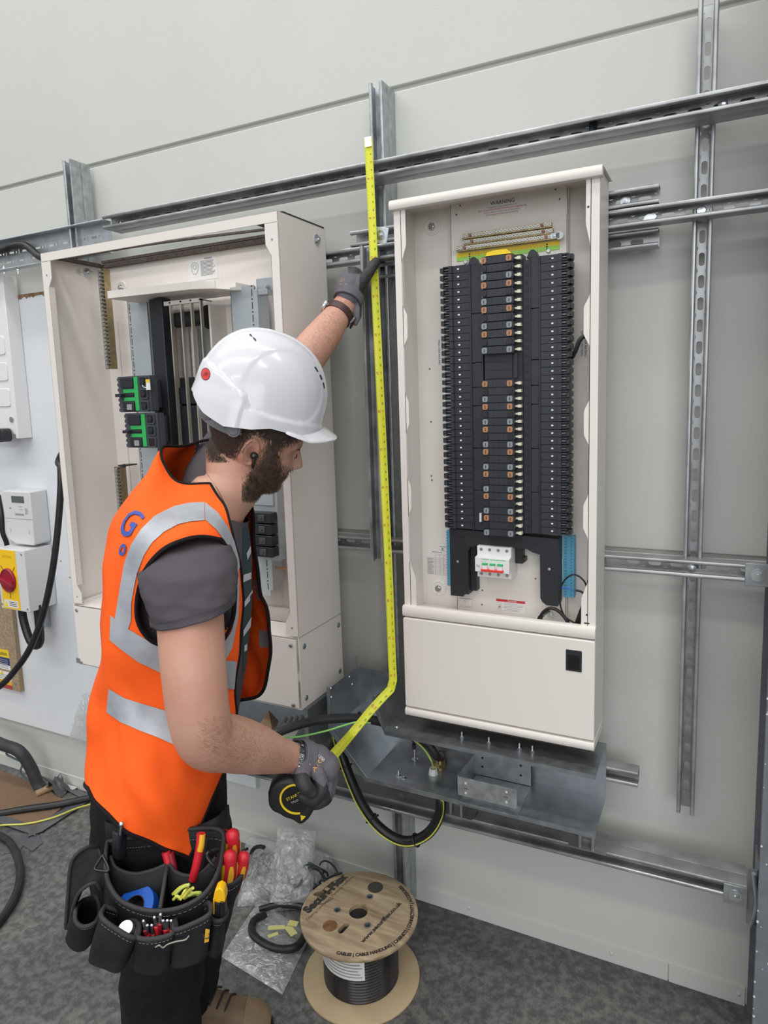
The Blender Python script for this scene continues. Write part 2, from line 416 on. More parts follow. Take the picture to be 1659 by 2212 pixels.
def bolt_thing(px, py, y, rad, lab, name='rail_bolt', nutplate=None, rot=0):
    p = W(px, py, y); r = thing(name, lab, 'bolt', p)
    if nutplate:
        b = MB(); M = Matrix.Translation(p) @ Matrix.Rotation(math.radians(rot), 4, 'Y'); wv, hv = nutplate
        b.rbox((-wv / 2, -.0, -hv / 2), (wv / 2, .006, hv / 2), .004, M=M); b.build('nut_plate', ZINC, r, bevel=.0008)
    b = MB(); b.bolt(p, (0, -1, 0), rad, .006); b.build('bolt_head', ZINC, r)
    return r
bolt_thing(1351, 434, -.092, .0065, 'zinc channel nut and stud inside the short rail end beside the cabinet', nutplate=(.018, .034))
bolt_thing(1402, 473, -.094, .0065, 'tilted zinc wedge nut with a stud inside the rusty slotted rail', nutplate=(.034, .016), rot=-33)
p = W(1515, 455, -.085); b = MB(); b.lathe(p, (0, -1, 0), [(.0105, 0), (.0105, .003), (.009, .0042), (0, .0045)], 24)
for dx in (-.003, .003): b.cyl(p + Vector((dx, -.0044, .004)), p + Vector((dx, -.005, .004)), .001, n=8)
tag(b.build('round_bolt', ZINC), 'round white-headed bolt where the rusty rail crosses the vertical slotted channel', 'bolt')
bolt_thing(1494, 1228, -.085, .006, 'hex bolt where the middle rail crosses the vertical slotted channel')
p = W(1561, 222, -.126); b = MB(); b.lathe(p, (0, -1, 0), [(.0095, 0), (.0095, .002), (.006, .004), (0, .0045)], 20)
tag(b.build('dome_bolt', ZINC), 'domed bolt in a slot of the topmost rail at the far right', 'bolt')
p = W(1281, 277, -.13); b = MB(); b.cyl(p + Vector((0, 0, -.010)), p + Vector((0, 0, .011)), .010, n=6)
tag(b.build('dark_nut', mat('dark_steel', (.06, .08, .10), .35, .8)), 'dark hexagon nut in a slot of the topmost rail above the right cabinet', 'nut')
p = W(822, 508, -.170)
r = thing('square_washer', 'bright square zinc washer with a bolt beside the yellow tape', 'washer', p)
b = MB(); M = Matrix.Translation(p) @ Matrix.Rotation(math.radians(12), 4, 'Y'); b.box((-.02, 0, -.02), (.02, .004, .02), M=M); b.build('washer_plate', mat('bright_zinc', (.75, .82, .85), .35, .6), r, bevel=.0008)
b = MB(); b.bolt(p, (0, -1, 0), .0065, .005, washer=2.0); b.build('bolt_head', ZINC, r)
# ---------------------------------------------------------------- perforated cable tray, upper left
CT = mat('cable_tray_zinc', (.52, .55, .57), .42, .7, var=.1, vscale=30)
def slotgrid(b, x0, x1, z0, z1, y, t, holes):
    """sheet with rectangular holes, cut by a grid"""
    xs = sorted({x0, x1, *[h[0] for h in holes], *[h[1] for h in holes]}); zs = sorted({z0, z1, *[h[2] for h in holes], *[h[3] for h in holes]})
    for i in range(len(xs) - 1):
        for j in range(len(zs) - 1):
            cx = (xs[i] + xs[i + 1]) / 2; cz = (zs[j] + zs[j + 1]) / 2
            if any(h[0] < cx < h[1] and h[2] < cz < h[3] for h in holes): continue
            b.box((xs[i], y, zs[j]), (xs[i + 1], y + t, zs[j + 1]))
def cabletray(x0, x1, z0, z1, y, lab, flange=.03):
    r = thing('cable_tray', lab, 'cable tray', ((x0 + x1) / 2, y, z0))
    hs = []; x = x0 + .02; k = 0
    while x < x1 - .05:
        for zz in ([z0 + .030, z0 + .062] if z1 - z0 > .09 else [z0 + .02]):
            xo = x + (.022 if zz > z0 + .05 else 0)
            hs += [(xo, xo + .026, zz - .0035, zz + .0035), (xo + .034, xo + .042, zz - .004, zz + .004), (xo + .052, xo + .056, zz - .009, zz + .009)]
        x += .072
    b = MB(); slotgrid(b, x0, x1, z0, z1, y, .0012, hs); b.build('perforated_sheet', CT, r)
    b = MB()
    for zz, sg in ((z1, 1), (z0, -1)):
        b.box((x0, y - flange, zz - .0006), (x1, y + .001, zz + .0006)); b.tube([(x0, y - flange, zz), (x1, y - flange, zz)], .003, 8)
    b.build('side_flange', CT, r)
    return r
cabletray(-3.3, -1.865, 2.128, 2.232, -.085, 'perforated galvanised cable tray fixed high up left of the left cabinet')
for px, py in ((170, 520),):
    bolt_thing(px, py, -.087, .006, 'round-headed bolt fixing the perforated cable tray to the upright')
# cable in tray
b = MB(); b.tube(curve_pts([(-3.2, -.11, 2.205), W(-20, 545, -.11), W(25, 532, -.11), W(52, 530, -.112), W(70, 541, -.12), W(90, 556, -.14), (-1.99, -.16, 2.09)]), .013, 12)
tag(b.build('tray_cable', CABLE), 'thick black cable lying in the cable tray and dropping behind the left cabinet', 'cable')
for px in (8, 38):
    p = W(px, 575, -.10); b = MB(); b.cyl(p, p + Vector((0, 0, -.028)), .0035, n=10); b.cyl(p + Vector((0, 0, -.008)), p + Vector((0, 0, -.014)), .0075, n=6)
    tag(b.build('hanging_bolt', ZINC), 'threaded bolt hanging under the cable tray, ' + ('at the left photo edge' if px < 20 else 'nearer the left cabinet'), 'bolt', 'threaded bolts under the cable tray')
# ---------------------------------------------------------------- steel column at the right
COLM = mat('grey_column_paint', (.145, .155, .175), .5, var=.10, vscale=25, bump=.15, bscale=90)
r = thing('steel_column', 'dark grey painted steel column at the right edge of the wall', 'column', (.2, -.2, 0))
b = MB(); b.box((.104, -.026, .0), (.40, -.012, 4.2)); b.build('rear_flange', COLM, r, bevel=.001)
b = MB(); b.box((.20, -.30, 0), (.21, -.02, 4.2)); b.build('web', COLM, r)
b = MB(); x = G(1612, 2200, 0)
b.box((.099, -.312, 0), (.31, -.298, 4.2)); b.build('front_flange', COLM, r, bevel=.001)
b = MB()
for i in range(46):
    zz = random.uniform(.03, 1.25); xx = random.choice([.1005, .1015]) if random.random() < .5 else random.uniform(.103, .16); s_ = random.uniform(.0006, .0022)
    b.box((xx - s_, -.3124, zz), (xx + s_, -.3116, zz + s_ * 2.4))
b.build('paint_chip', mat('paint_chip', (.6, .62, .65), .7), r)
# ================================================================ RIGHT DISTRIBUTION BOARD (open, way pan inside)
x0, x1, zb, zt, yf, yb = -.737, -.249, .768, 2.068, -.25, -.1245
R_ = thing('distribution_board', 'narrow cream distribution board with black breaker pan, open top and closed lower door', 'electrical cabinet', ((x0 + x1) / 2, (yf + yb) / 2, zb))
t = .0022
b = MB()
b.box((x0, yb - t, zb), (x1, yb, 2.0895))
b.box((x0, yf + .002, zb), (x0 + t, yb, 2.0895)); b.box((x1 - t, yf + .002, zb), (x1, yb, 2.0895))
b.box((x0, yf + .004, 2.0875), (x1, yb, 2.0895)); b.box((x0, yf + .01, zb), (x1, yb, zb + t))
b.build('enclosure', CREAM, R_, bevel=.0008)
b = MB()                                            # top cap with a rolled front edge
prof = [(-.120, 2.0895), (-.120, 2.0915), (-.255, 2.0915), (-.2615, 2.088), (-.264, 2.082), (-.264, 2.074), (-.2615, 2.068), (-.256, 2.0665), (-.246, 2.0665), (-.246, 2.0895)]
b.loft([[Vector((xx, q[0], q[1])) for q in prof] for xx in (-.744, -.2425)]); b.build('top_cap', CREAM, R_, bevel=.001)
def flange(xa, s, bumps, base, z0, z1):               # scalloped front return, s=+1 grows to +x
    pts = [(xa, z0)]; N = 150; ins = []
    for i in range(N + 1):
        z = z0 + (z1 - z0) * i / N; wd = base
        for zc, hw, am in bumps:
            d = abs(z - zc) / hw
            if d < 1: wd += am * min(1, (1 - d) * 2.2)
        ins.append((xa + s * wd, z))
    return [(xa, z0)] + ins + [(xa, z1)]
b = MB()
b.prism(flange(x0, 1, [(2.03, .085, .013), (1.79, .05, .011), (1.575, .05, .009), (1.36, .05, .009), (1.09, .10, .016)], .018, 1.07, 2.067), yf, yf + .0018)
b.box((x0 + .0175, yf, 1.07), (x0 + .019, yf + .012, 2.067))
b.build('front_flange', CREAM, R_)
b = MB()
b.prism(flange(x1, -1, [(2.03, .10, .010), (1.77, .055, .013), (1.545, .05, .011), (1.33, .05, .011), (1.09, .085, .014)], .019, 1.07, 2.067), yf, yf + .0018)
b.box((x1 - .019, yf, 1.07), (x1 - .0175, yf + .012, 2.067))
b.cyl((x1 - .024, yf, 2.01), (x1 - .024, yf - .0003, 2.01), .0025, n=10, mi=1); b.cyl((x1 - .02, yf, 1.098), (x1 - .02, yf - .0003, 1.098), .0025, n=10, mi=1)
b.box((x1 - .026, yf - .0003, 1.076), (x1 - .014, yf + .0001, 1.079), mi=1)
b.build('front_flange', [CREAM, BLKPL], R_)
b = MB()                                            # bar between the open part and the door
prof = [(-.238, 1.045), (-.238, 1.070), (-.252, 1.072), (-.258, 1.070), (-.2605, 1.064), (-.2605, 1.048), (-.258, 1.043), (-.250, 1.0415)]
b.loft([[Vector((xx, q[0], q[1])) for q in prof] for xx in (x0 - .003, x1 + .001)]); b.build('middle_bar', CREAM, R_, bevel=.001)
dr = (MB().rbox((x0 - .001, -.262, .794), (x1 + .001, -.249, 1.039), .004)).build('door', CREAM, R_, bevel=.0022, seg=3)
b = MB(); b.loft([[Vector((xx, q[0], q[1])) for q in [(-.135, .768), (-.135, .7905), (-.255, .7905), (-.2615, .788), (-.264, .783), (-.264, .774), (-.260, .768)]] for xx in (x0 - .002, x1 + .001)])
b.build('bottom_lip', CREAM, R_, bevel=.001)
b = MB(); b.rbox((-.3145, -.2635, .9605), (-.2775, -.258, 1.0125), .002); b.build('latch', BLKPL, dr, bevel=.0008)
b = MB(); b.box((-.309, -.2642, .966), (-.283, -.263, 1.0)); b.box((-.305, -.2648, .972), (-.287, -.264, .99)); b.build('latch_lever', mat('gloss_black', (.008, .008, .009), .2), dr)
GASK = mat('brown_gasket', (.055, .04, .032), .8, var=.4, vscale=90)
b = MB(); b.box((x0 + .012, -.243, .756), (x1 - .012, -.13, .768)); b.build('gasket', GASK, R_)
PLATE = mat('cream_plate', (.74, .70, .655), .45)
b = MB(); b.box((-.626, -.152, 1.038), (-.337, -.150, 2.0875)); 
for sx_ in (-.626, -.337): b.box((sx_ - .0012, -.152, 1.038), (sx_ + .0012, -.1265, 2.0875))
for px, py in ((994, 444), (1200, 409), (986, 464), (1209, 430)): q = W(px, py, -.1522); b.cyl(q, q + Vector((0, -.0004, 0)), .0022, n=10, mi=1)
for px, py in ((1031, 1238), (1115, 1227), (1042, 1275), (1157, 1250), (1041, 1306), (1006, 1278), (928, 797), (931, 911), (932, 1028), (933, 1037)): q = W(px, py, -.1522 if px > 985 else -.128); b.cyl(q, q + Vector((0, -.0006, 0)), .0022, n=10, mi=1)
b.build('mounting_plate', [PLATE, mat('drill_hole', (.12, .10, .09), .8)], R_)
for px, py in ((934, 490), (1274, 434), (948, 1270), (1268, 1304)):
    q = W(px, py, -.128)
    b = MB(); b.lathe(q, (0, -1, 0), [(.022, -.002), (.0215, .001), (.019, .002), (.016, .001), (.0155, 0.0), (0, 0)], 32); b.build('fixing_dimple', CREAM, R_)
    b = MB(); b.bolt(q, (0, -1, 0), .0095, .006, washer=0); b.build('fixing_bolt', ZINC, R_)
# ---- pan assembly
PX = -.3525
pan = MB()
pan.box((-.624, -.175, 1.272), (-.325, -.150, 1.925)); pb = pan.build('pan_backing', BLKPL, R_)
def spine(xa, xb, xt, tag_):                           # long moulded cover strips either side of the centre
    b = MB(); zz = [1.272, 1.375, 1.482, 1.588, 1.693 - .06, 1.693, 1.812, 1.929]
    for i in range(len(zz) - 1): b.box((xa, -.1985, zz[i] + .0006), (xb, -.17, zz[i + 1] - .0006))
    for q in (xa + .002, xb - .002): b.box((q - .0018, -.203, 1.272), (q + .0018, -.17, 1.929))
    pts = [(xt - .014, 1.928), (xt - .008, 1.942), (xt - .003, 1.946), (xt + .003, 1.946), (xt + .008, 1.942), (xt + .014, 1.928)]
    b.prism(pts, -.1985, -.176)
    b.build('cover_strip', CHAR, R_, bevel=.0008, seg=1)
    for z in (1.895, 1.775, 1.60, 1.49, 1.385): b = MB(); b.cyl(((xa + xb) / 2 + .008, -.1988, z), ((xa + xb) / 2 + .008, -.1982, z), .0042, n=16); b.build('screw_recess', BLKPL, R_)
spine(-.578 + .016, -.528, -.553, 'l'); spine(-.436 + .021, -.388, -.408, 'r')
LW = mat('white_shutter', (.80, .80, .78), .4)
def way(xa, xb, z, sgn, parent):                       # one outgoing way moulding, terminals at its outer end
    b = MB(); L = abs(xb - xa); o = (lambda u: xa + sgn * u)
    b.box((o(0), -.200, z - .0086), (o(L * .60), -.165, z + .0086)); b.box((o(L * .60), -.2065, z - .0084), (o(L * .72), -.165, z + .0084))
    for dz in (-.0062, .0002, .0066): b.box((o(L * .72), -.204, z + dz - .0016), (o(L * .93), -.165, z + dz + .0016))
    b.box((o(L * .72), -.196, z - .008), (o(L * .9), -.165, z + .008)); b.box((o(L * .9), -.209, z - .0058), (o(L), -.165, z + .0030)); b.box((o(L * .94), -.201, z - .0058), (o(L * 1.06), -.182, z + .006))
    b.box((o(L * .29), -.2004, z - .0022), (o(L * .40), -.1995, z + .0022), mi=1); b.box((o(L * .36), -.2012, z - .0018), (o(L * .43), -.2000, z + .0018), mi=2)
    b.box((o(L * .73), -.2045, z - .0008), (o(L * .86), -.2035, z + .0006), mi=3)
    return b.build('breaker_way', [CHAR, BLKPL, LW, mat('terminal_metal', (.35, .32, .27), .4, .8)], parent)
w0 = way(-.388, -.319, 1.9205, 1, R_); N = 36; pit = (1.9205 - 1.282) / 35
for i in range(1, N):
    c = w0.copy(); COL.objects.link(c); c.parent = R_; c.location = (0, 0, -pit * i)
w1 = way(-.562, -.6335, 1.9215, -1, R_); 
for i in range(1, N):
    c = w1.copy(); COL.objects.link(c); c.parent = R_; c.location = (0, 0, -pit * i)
cols = [mat('phase_brown', (.42, .20, .10), .5), mat('phase_black', (.02, .02, .022), .5), mat('phase_grey', (.25, .27, .30), .5)]
IV = mat('ivory_contact', (.78, .74, .58), .4)
def busstep(z, ci):
    b = MB(); M = None
    pts = [(-.520, z - .0085), (-.447, z - .0085), (-.444, z - .002), (-.447, z + .009), (-.520, z + .009), (-.523, z + .002)]
    b.prism(pts, -.226, -.18)
    b.box((-.508, -.2275, z - .0078), (-.460, -.225, z + .0078))
    for q in (-.497, -.484, -.471): b.box((q - .0002, -.2278, z - .0078), (q + .0002, -.227, z + .0078), mi=3)
    for q in (-.5165, -.4555): b.prism([(q - .0065, z - .004), (q - .0045, z - .0068), (q + .0045, z - .0068), (q + .0065, z - .004), (q + .0065, z + .004), (q + .0045, z + .0068), (q - .0045, z + .0068), (q - .0065, z + .004)], -.230, -.224, mi=1); b.box((q - .0008, -.2304, z - .004), (q + .0008, -.2298, z + .0035), mi=3)
    b.box((-.446, -.216, z - .0022), (-.438, -.19, z + .0022), mi=2); b.box((-.439, -.218, z - .0035), (-.431, -.19, z + .0035), mi=2)
    b.box((-.526, -.214, z - .006), (-.520, -.19, z + .0), mi=2)
    return b.build('phase_link', [CHAR, cols[ci], IV, BLKPL], R_, bevel=.0)
zs = [1.9285 - .0190 * i for i in range(12)] + [1.640 - (1.640 - 1.275) / 20 * i for i in range(21)]
first = {}
for i, z in enumerate(zs):
    ci = i % 3
    if ci not in first: first[ci] = (busstep(z, ci), z)
    else:
        o, zz = first[ci]; c = o.copy(); COL.objects.link(c); c.parent = R_; c.location = (0, 0, z - zz)
b = MB(); 
for i in range(3): b.box((-.522, -.208, 1.6525 + .0195 * i + .0005), (-.455, -.18, 1.6725 + .0195 * i - .0005))
b.box((-.449, -.212, 1.653), (-.441, -.18, 1.711)); b.box((-.455, -.195, 1.65), (-.43, -.18, 1.711)); b.build('blank_cover', CHAR, R_)
b = MB(); b.box((-.524, -.205, 1.272), (-.43, -.17, 1.9375)); b.build('bus_housing', BLKPL, R_)
b = MB(); b.box((-.432, -.196, 1.272), (-.413, -.17, 1.925)); 
for i in range(34):
    b.cyl((-.4225, -.1964, 1.29 + .0188 * i), (-.4225, -.1956, 1.29 + .0188 * i), .0052, n=12, mi=1)
b.build('perforated_strip', [CHAR, BLKPL], R_)
b = MB(); pts = [(-.512, 1.938), (-.508, 1.946), (-.49, 1.949), (-.462, 1.949), (-.452, 1.942), (-.45, 1.938)]; b.prism(pts, -.228, -.19); b.build('yellow_end_cap', YEL, R_)
b = MB(); b.box((-.5425, -.2055, 1.296), (-.5375, -.1985, 1.318)); b.build('barcode_label', PAPER, R_)
# ---- earth bars
for k, (pa, pb_) in enumerate((((1001, 513), (1187, 488)), ((1005, 526), (1190, 501)), ((989, 540), (1196, 513)))):
    A = W(*pa, -.168); B_ = W(*pb_, -.168); A.z = B_.z = (A.z + B_.z) / 2 + .003
    b = MB(); b.box((A.x - .004, -.168, A.z - .0065), (B_.x + .004, -.156, A.z + .0055)); bar = b.build('earth_bar', BRASS, R_)
    n_ = 25 if k < 2 else 28
    ZS = mat('zinc_screw', (.75, .8, .8), .3, .7)
    for i in range(n_):
        xx = A.x + (B_.x - A.x) * i / (n_ - 1); s_ = random.uniform(0, 3)
        dark = (i in (2, n_ - 3))
        q = Vector((xx, -.168, A.z)); b = MB(); b.cyl(q, q + Vector((0, -.003, 0)), .0038, n=12); M = Matrix.Translation(q) @ Matrix.Rotation(s_, 4, 'Y')
        b.box((-.0028, -.0034, -.0006), (.0028, -.0029, .0006), mi=1, M=M); b.box((-.0006, -.0034, -.0028), (.0006, -.0029, .0028), mi=1, M=M)
        b.build('terminal_screw', [mat('red_dot_screw', (.30, .10, .10), .4, .5) if dark else ZS, INKG], bar)
b = MB(); q = W(1205, 509, -.168); b.box((q.x - .016, -.170, q.z - .006), (q.x + .004, -.1675, q.z + .006)); b.cyl(q + Vector((.004, 0, 0)), q + Vector((.004, -.002, 0)), .009, n=16); b.bolt(q + Vector((-.008, -.002, 0)), (0, -1, 0), .0035, .002, washer=0)
b.build('earth_lug', ZINC, R_)
b = MB(); b.box((-.6105, -.1535, 1.9575), (-.3545, -.152, 1.9680)); b.box((-.6105, -.1535, 1.9480), (-.3545, -.152, 1.9575), mi=1)
for xx in (-.576, -.384):
    for z in (1.9515, 1.9570, 1.9625): b.cyl((xx, -.1536, z), (xx, -.1541, z), .0021, n=10, mi=2)
lb = b.build('number_strip', [YEL, GRN, INK], R_)
for i in range(24):
    xx = -.569 + i * (.178 / 23)
    text(str(i + 46 if i + 46 < 73 else 72), .0042, (xx, -.1537, 1.9610), X, Z, INKG, lb, 'numeral'); text(str(i + 3), .0042, (xx, -.1537, 1.9520), X, Z, INKG, lb, 'numeral')
for px, py in ((1006, 566), (1185, 542)):
    q = W(px, py, -.152); b = MB(); b.lathe(q, (0, -1, 0), [(.006, 0), (.006, .001), (.004, .003), (0, .003)], 16); b.build('plate_screw', ZS, R_)
# ---- warning label
b = MB(); b.box((-.548, -.1528, 2.045), (-.436, -.152, 2.081)); wl = b.build('warning_label', mat('clear_label', (.76, .74, .73), .3), R_)
text('WARNING', .0125, (-.491, -.153, 2.0745), X, Z, INK, wl)
for s, z, c in (('The busbar system incorporates an', 2.066, INKG), ('OFF - LOAD DISCONNECTION for each outgoing way', 2.0602, REDINK), ('and the ability to add a lock off attachment.', 2.0545, INKG), ('Do not operate under load conditions', 2.0488, REDINK)):
    text(s, .0052, (-.493, -.153, z), X, Z, c, wl)
# ---- lower moulding (inverted U), neutral strips, isolator
b = MB()
b.prism([(-.628, 1.092), (-.594, 1.092), (-.588, 1.10), (-.578, 1.099), (-.578, 1.215), (-.572, 1.226), (-.548, 1.232), (-.425, 1.232), (-.41, 1.224), (-.392, 1.220), (-.391, 1.110), (-.386, 1.1), (-.376, 1.093), (-.348, 1.093), (-.346, 1.1), (-.346, 1.262), (-.432, 1.264), (-.548, 1.270), (-.628, 1.272)][::1], -.195, -.152)
b.box((-.578, -.175, 1.105), (-.562, -.152, 1.232)); b.box((-.6, -.197, 1.252), (-.588, -.1945, 1.2545), mi=1); b.box((-.408, -.197, 1.248), (-.396, -.1945, 1.2505), mi=1)
for z in (1.12, 1.14, 1.152, 1.165, 1.21): b.cyl((-.570, -.1755, z), (-.570, -.1748, z), .003, n=10, mi=1)
b.build('busbar_shroud', [mat('shroud_black', (.020, .022, .027), .45, bump=.1, bscale=200), BLKPL], R_, bevel=.0012, seg=1)
for (xx, z) in ((-.607, 1.185), (-.369, 1.185)):
    q = Vector((xx, -.195, z)); b = MB(); b.lathe(q, (0, -1, 0), [(.0035, 0), (.0035, .0006), (0, .0012)], 12); b.build('shroud_screw', GALV, R_)
BLU = mat('neutral_blue', (.11, .40, .62), .45)
for xa, za, zb_, xw in ((-.645, 1.105, 1.258, .014), (-.3305, 1.106, 1.262, .027)):
    b = MB(); b.box((xa - xw / 2, -.1535, za), (xa + xw / 2, -.152 + .02, zb_)); nb = b.build('neutral_strip', BLU, R_)
    for i in range(20):
        for dx in (-.007, .007):
            if xw < .02 and dx > 0: continue
            text(str(37 + i + (16 if dx > 0 else 0)), .0048, (xa + dx, -.1537, zb_ - .006 - i * .0075), X, Z, INK, nb, 'numeral')
b = MB()                                             # four pole switch
iso = MB()
pr = [(1.154, -.155), (1.154, -.208), (1.172, -.208), (1.172, -.226), (1.209, -.226), (1.211, -.208), (1.2345, -.208), (1.2345, -.155)]
iso.loft([[Vector((xx, q[1], q[0])) for q in pr] for xx in (-.549, -.4605)]); 
so = iso.build('isolating_switch', WHITEP, R_, bevel=.0008)
for i in range(4):
    for z in (1.226, 1.163):
        q = Vector((-.538 + i * .0222, -.208, z)); b = MB(); b.cyl(q, q + Vector((0, -.0006, 0)), .0042, n=14); b.cyl(q + Vector((0, -.0005, 0)), q + Vector((0, -.001, 0)), .0026, n=10, mi=1); b.build('terminal_hole', [INKG, ZINC], so)
GRNS = mat('green_print', (.05, .50, .18), .5); REDS = mat('red_switch', (.75, .05, .04), .35)
for i in range(3):
    xx = -.522 + .0196 * i; b = MB(); b.box((xx - .0065, -.233, 1.178), (xx + .0065, -.2265, 1.1955)); b.box((xx - .0065, -.2335, 1.1915), (xx + .0065, -.2265, 1.1965), mi=1); b.build('switch_toggle', [WHITEP, GRNS], so, bevel=.0006)
b = MB(); b.box((-.531, -.236, 1.1755), (-.474, -.2265, 1.1815)); b.build('tie_bar', REDS, so, bevel=.001)
text('N', .0095, (-.5405, -.2262, 1.1865), X, Z, mat('blue_ink', (.05, .10, .30), .5), so)
text('Schneider', .0052, (-.5215, -.2262, 1.2055), X, Z, GRNS, so); b = MB(); b.box((-.508, -.2264, 1.2045), (-.470, -.226, 1.2058)); b.build('print_line', GRNS, so)
text('iSW 125A', .003, (-.526, -.2262, 1.1995), X, Z, INKG, so)
b = MB(); b.box((-.459, -.175, 1.188), (-.440, -.152, 1.230)); b.box((-.44, -.178, 1.193), (-.434, -.152, 1.205)); b.build('side_terminal_block', BLKPL, R_, bevel=.001)
# danger sticker, wiring table
b = MB(); b.box((-.5165, -.153, 1.0485), (-.4405, -.152, 1.083)); b.box((-.5165, -.1534, 1.0765), (-.4405, -.1525, 1.083), mi=1); b.box((-.5155, -.1534, 1.0495), (-.500, -.1528, 1.0755), mi=3)
b.box((-.512, -.1536, 1.062), (-.504, -.1532, 1.064), mi=2); b.prism([(-.514, 1.055), (-.508, 1.064), (-.503, 1.071), (-.507, 1.062), (-.503, 1.053), (-.508, 1.06)], -.1537, -.1533, mi=2)
for i in range(6): b.box((-.497, -.1534, 1.0725 - i * .0038), (-.497 + random.uniform(.035, .054), -.1529, 1.0733 - i * .0038), mi=2)
dl = b.build('danger_label', [PAPER, mat('danger_red', (.55, .03, .05), .5), INKG, mat('tan_field', (.70, .66, .60), .5)], R_)
text('DANGER', .0062, (-.474, -.1536, 1.0797), X, Z, PAPER, dl)
b = MB(); xa, xb = -.721, -.662; za, zb_ = 1.1255, 1.182
for i in range(12): z = za + (zb_ - .010 - za) * i / 11; b.box((xa, -.1272, z), (xb, -.1268, z + .0005))
for q in (xa, xa + .024, xa + .037, xa + .048, xb): b.box((q, -.1272, za), (q + .0005, -.1268, zb_ if q > xa + .01 else zb_ - .01))
for i in range(11):
    z = za + .0015 + (zb_ - .010 - za) * i / 11; b.box((xa + .002, -.1272, z), (xa + random.uniform(.014, .022), -.1268, z + .0012))
b.box((xa + .024, -.1272, zb_), (xb, -.1268, zb_ + .0005)); b.box((xa + .015, -.1272, zb_ + .006), (xa + .043, -.1268, zb_ + .008)); b.box((xb - .022, -.1272, zb_ + .022), (xb - .003, -.1268, zb_ + .024)); b.box((xb - .016, -.1272, zb_ + .0145), (xb - .010, -.1268, zb_ + .0195)); b.box((xb - .019, -.1272, zb_ + .0105), (xb - .008, -.1268, zb_ + .0125))
b.build('printed_table', INKG, R_)
for cx_, sgn in ((-.660, 1), (-.302, -1)):
    xl = W(950 if sgn > 0 else 1262, 745, -.13).x; b = MB(); b.box((xl - .012, -.1275, 1.695), (xl + .012, -.127, 1.765)); sd = b.build('side_label', PAPER, R_)
    text('MAX 125A RATING', .0075, (xl - .003 * sgn, -.1278, 1.729), -Z, X, INK, sd); text('OF TOP SECTION', .0075, (xl + .006 * sgn, -.1278, 1.729), -Z, X, INK, sd)
# inside ledge and cabling
b = MB(); b.box((x0 + .003, -.245, 1.036), (x1 - .003, -.128, 1.0385)); b.build('sill', CREAM, R_)
b = MB(); b.box((-.618, -.158, 1.055), (-.582, -.152, 1.074)); b.bolt((-.6, -.158, 1.066), (0, -1, 0), .004, .002); b.build('fixing_tab', PLATE, R_)
def cable(name, pts, r, m=CABLE, parent=None, lab=None, cat='cable', n=10, seg=8, flat=None):
    b = MB(); b.tube(curve_pts(pts, seg), r, n, flat=flat); o = b.build(name, m, parent)
    if lab: tag(o, lab, cat)
    return o
cable('control_cable', [(-.318, -.185, 1.695), (-.308, -.20, 1.708), (-.295, -.205, 1.735), (-.275, -.20, 1.742), (-.256, -.19, 1.742)], .0052, parent=R_)
cable('control_cable', [(-.258, -.20, 1.56), (-.262, -.205, 1.45), (-.260, -.205, 1.3), (-.266, -.205, 1.2), (-.275, -.21, 1.13), (-.288, -.21, 1.09), (-.300, -.205, 1.055)], [.0022 + .0048 * min(1, i / 30) for i in range(49)], parent=R_)
cable('control_cable', [(-.30, -.20, 1.055), (-.33, -.20, 1.072), (-.342, -.2, 1.11), (-.335, -.2, 1.155), (-.31, -.2, 1.178), (-.285, -.2, 1.165), (-.272, -.2, 1.13), (-.27, -.2, 1.09)], .0021, parent=R_)
cable('control_cable', [(-.305, -.20, 1.14), (-.29, -.2, 1.137), (-.275, -.2, 1.122)], .0026, parent=R_)
cable('blue_core', [(-.338, -.2, 1.142), (-.322, -.205, 1.144), (-.308, -.205, 1.140)], .0014, mat('blue_core', (.03, .10, .55), .4), R_)
cable('control_cable', [(-.395, -.20, 1.05), (-.383, -.2, 1.075), (-.365, -.2, 1.088), (-.345, -.2, 1.083), (-.325, -.2, 1.062), (-.318, -.2, 1.045)], .0042, parent=R_)
for k in range(3): cable('thin_core', [(-.398 + .006 * k, -.205, 1.047), (-.392 + .005 * k, -.205, 1.066), (-.372 + .004 * k, -.203, 1.083)], .0012, parent=R_)
b = MB(); b.bolt(W(1190, 1327, -.152), (0, -1, 0), .006, .003, washer=1.5); b.build('plate_bolt', ZINC, R_)
b = MB()
q = W(1262, 1365, -.2); 
# ================================================================ LEFT PANEL BOARD (larger, empty)
x0, x1, zb, zt, yf, yb = -1.883, -1.007, .772, 2.085, -.355, -.1245
zs_ = .978
L_ = thing('panel_board', 'wide cream switchgear cabinet behind the worker, front cover off, two green-fronted breakers inside', 'electrical cabinet', ((x0 + x1) / 2, (yf + yb) / 2, zb))
t = .0022
b = MB()
# back sheet with a tall opening where the wall shows between the rods
ox0, ox1, oz0, oz1 = -1.60, -1.44 + .08, 1.15, 1.86
slotgrid(b, x0, x1, zb, zt - .004, yb - t, t, [(-1.565, -1.375, 1.2, 1.905)])
b.box((x0, yf, zs_), (x0 + t, yb, zt)); b.box((x1 - t, yf, zs_), (x1, yb, zt))
b.box((x0, yf, zb), (x0 + t, yb, zs_ - .001)); b.box((x1 - t, yf, zb), (x1, yb, zs_ - .001))
b.box((x0, yf, zb), (x1, yb, zb + t))
b.build('enclosure', CREAM, L_, bevel=.0008)
b = MB()                                            # open top: frame only
b.box((x0, yf, zt - .026), (x1, yf + .002, zt)); b.box((x0, yf, zt - .002), (x1, yf + .03, zt)); b.box((x0, yb - .012, zt - .002), (x1, yb, zt)); b.box((x0, yf, zt - .002), (x0 + .012, yb, zt)); b.box((x1 - .10, yf, zt - .002), (x1, yb, zt))
b.build('top_frame', CREAM, L_, bevel=.0008)
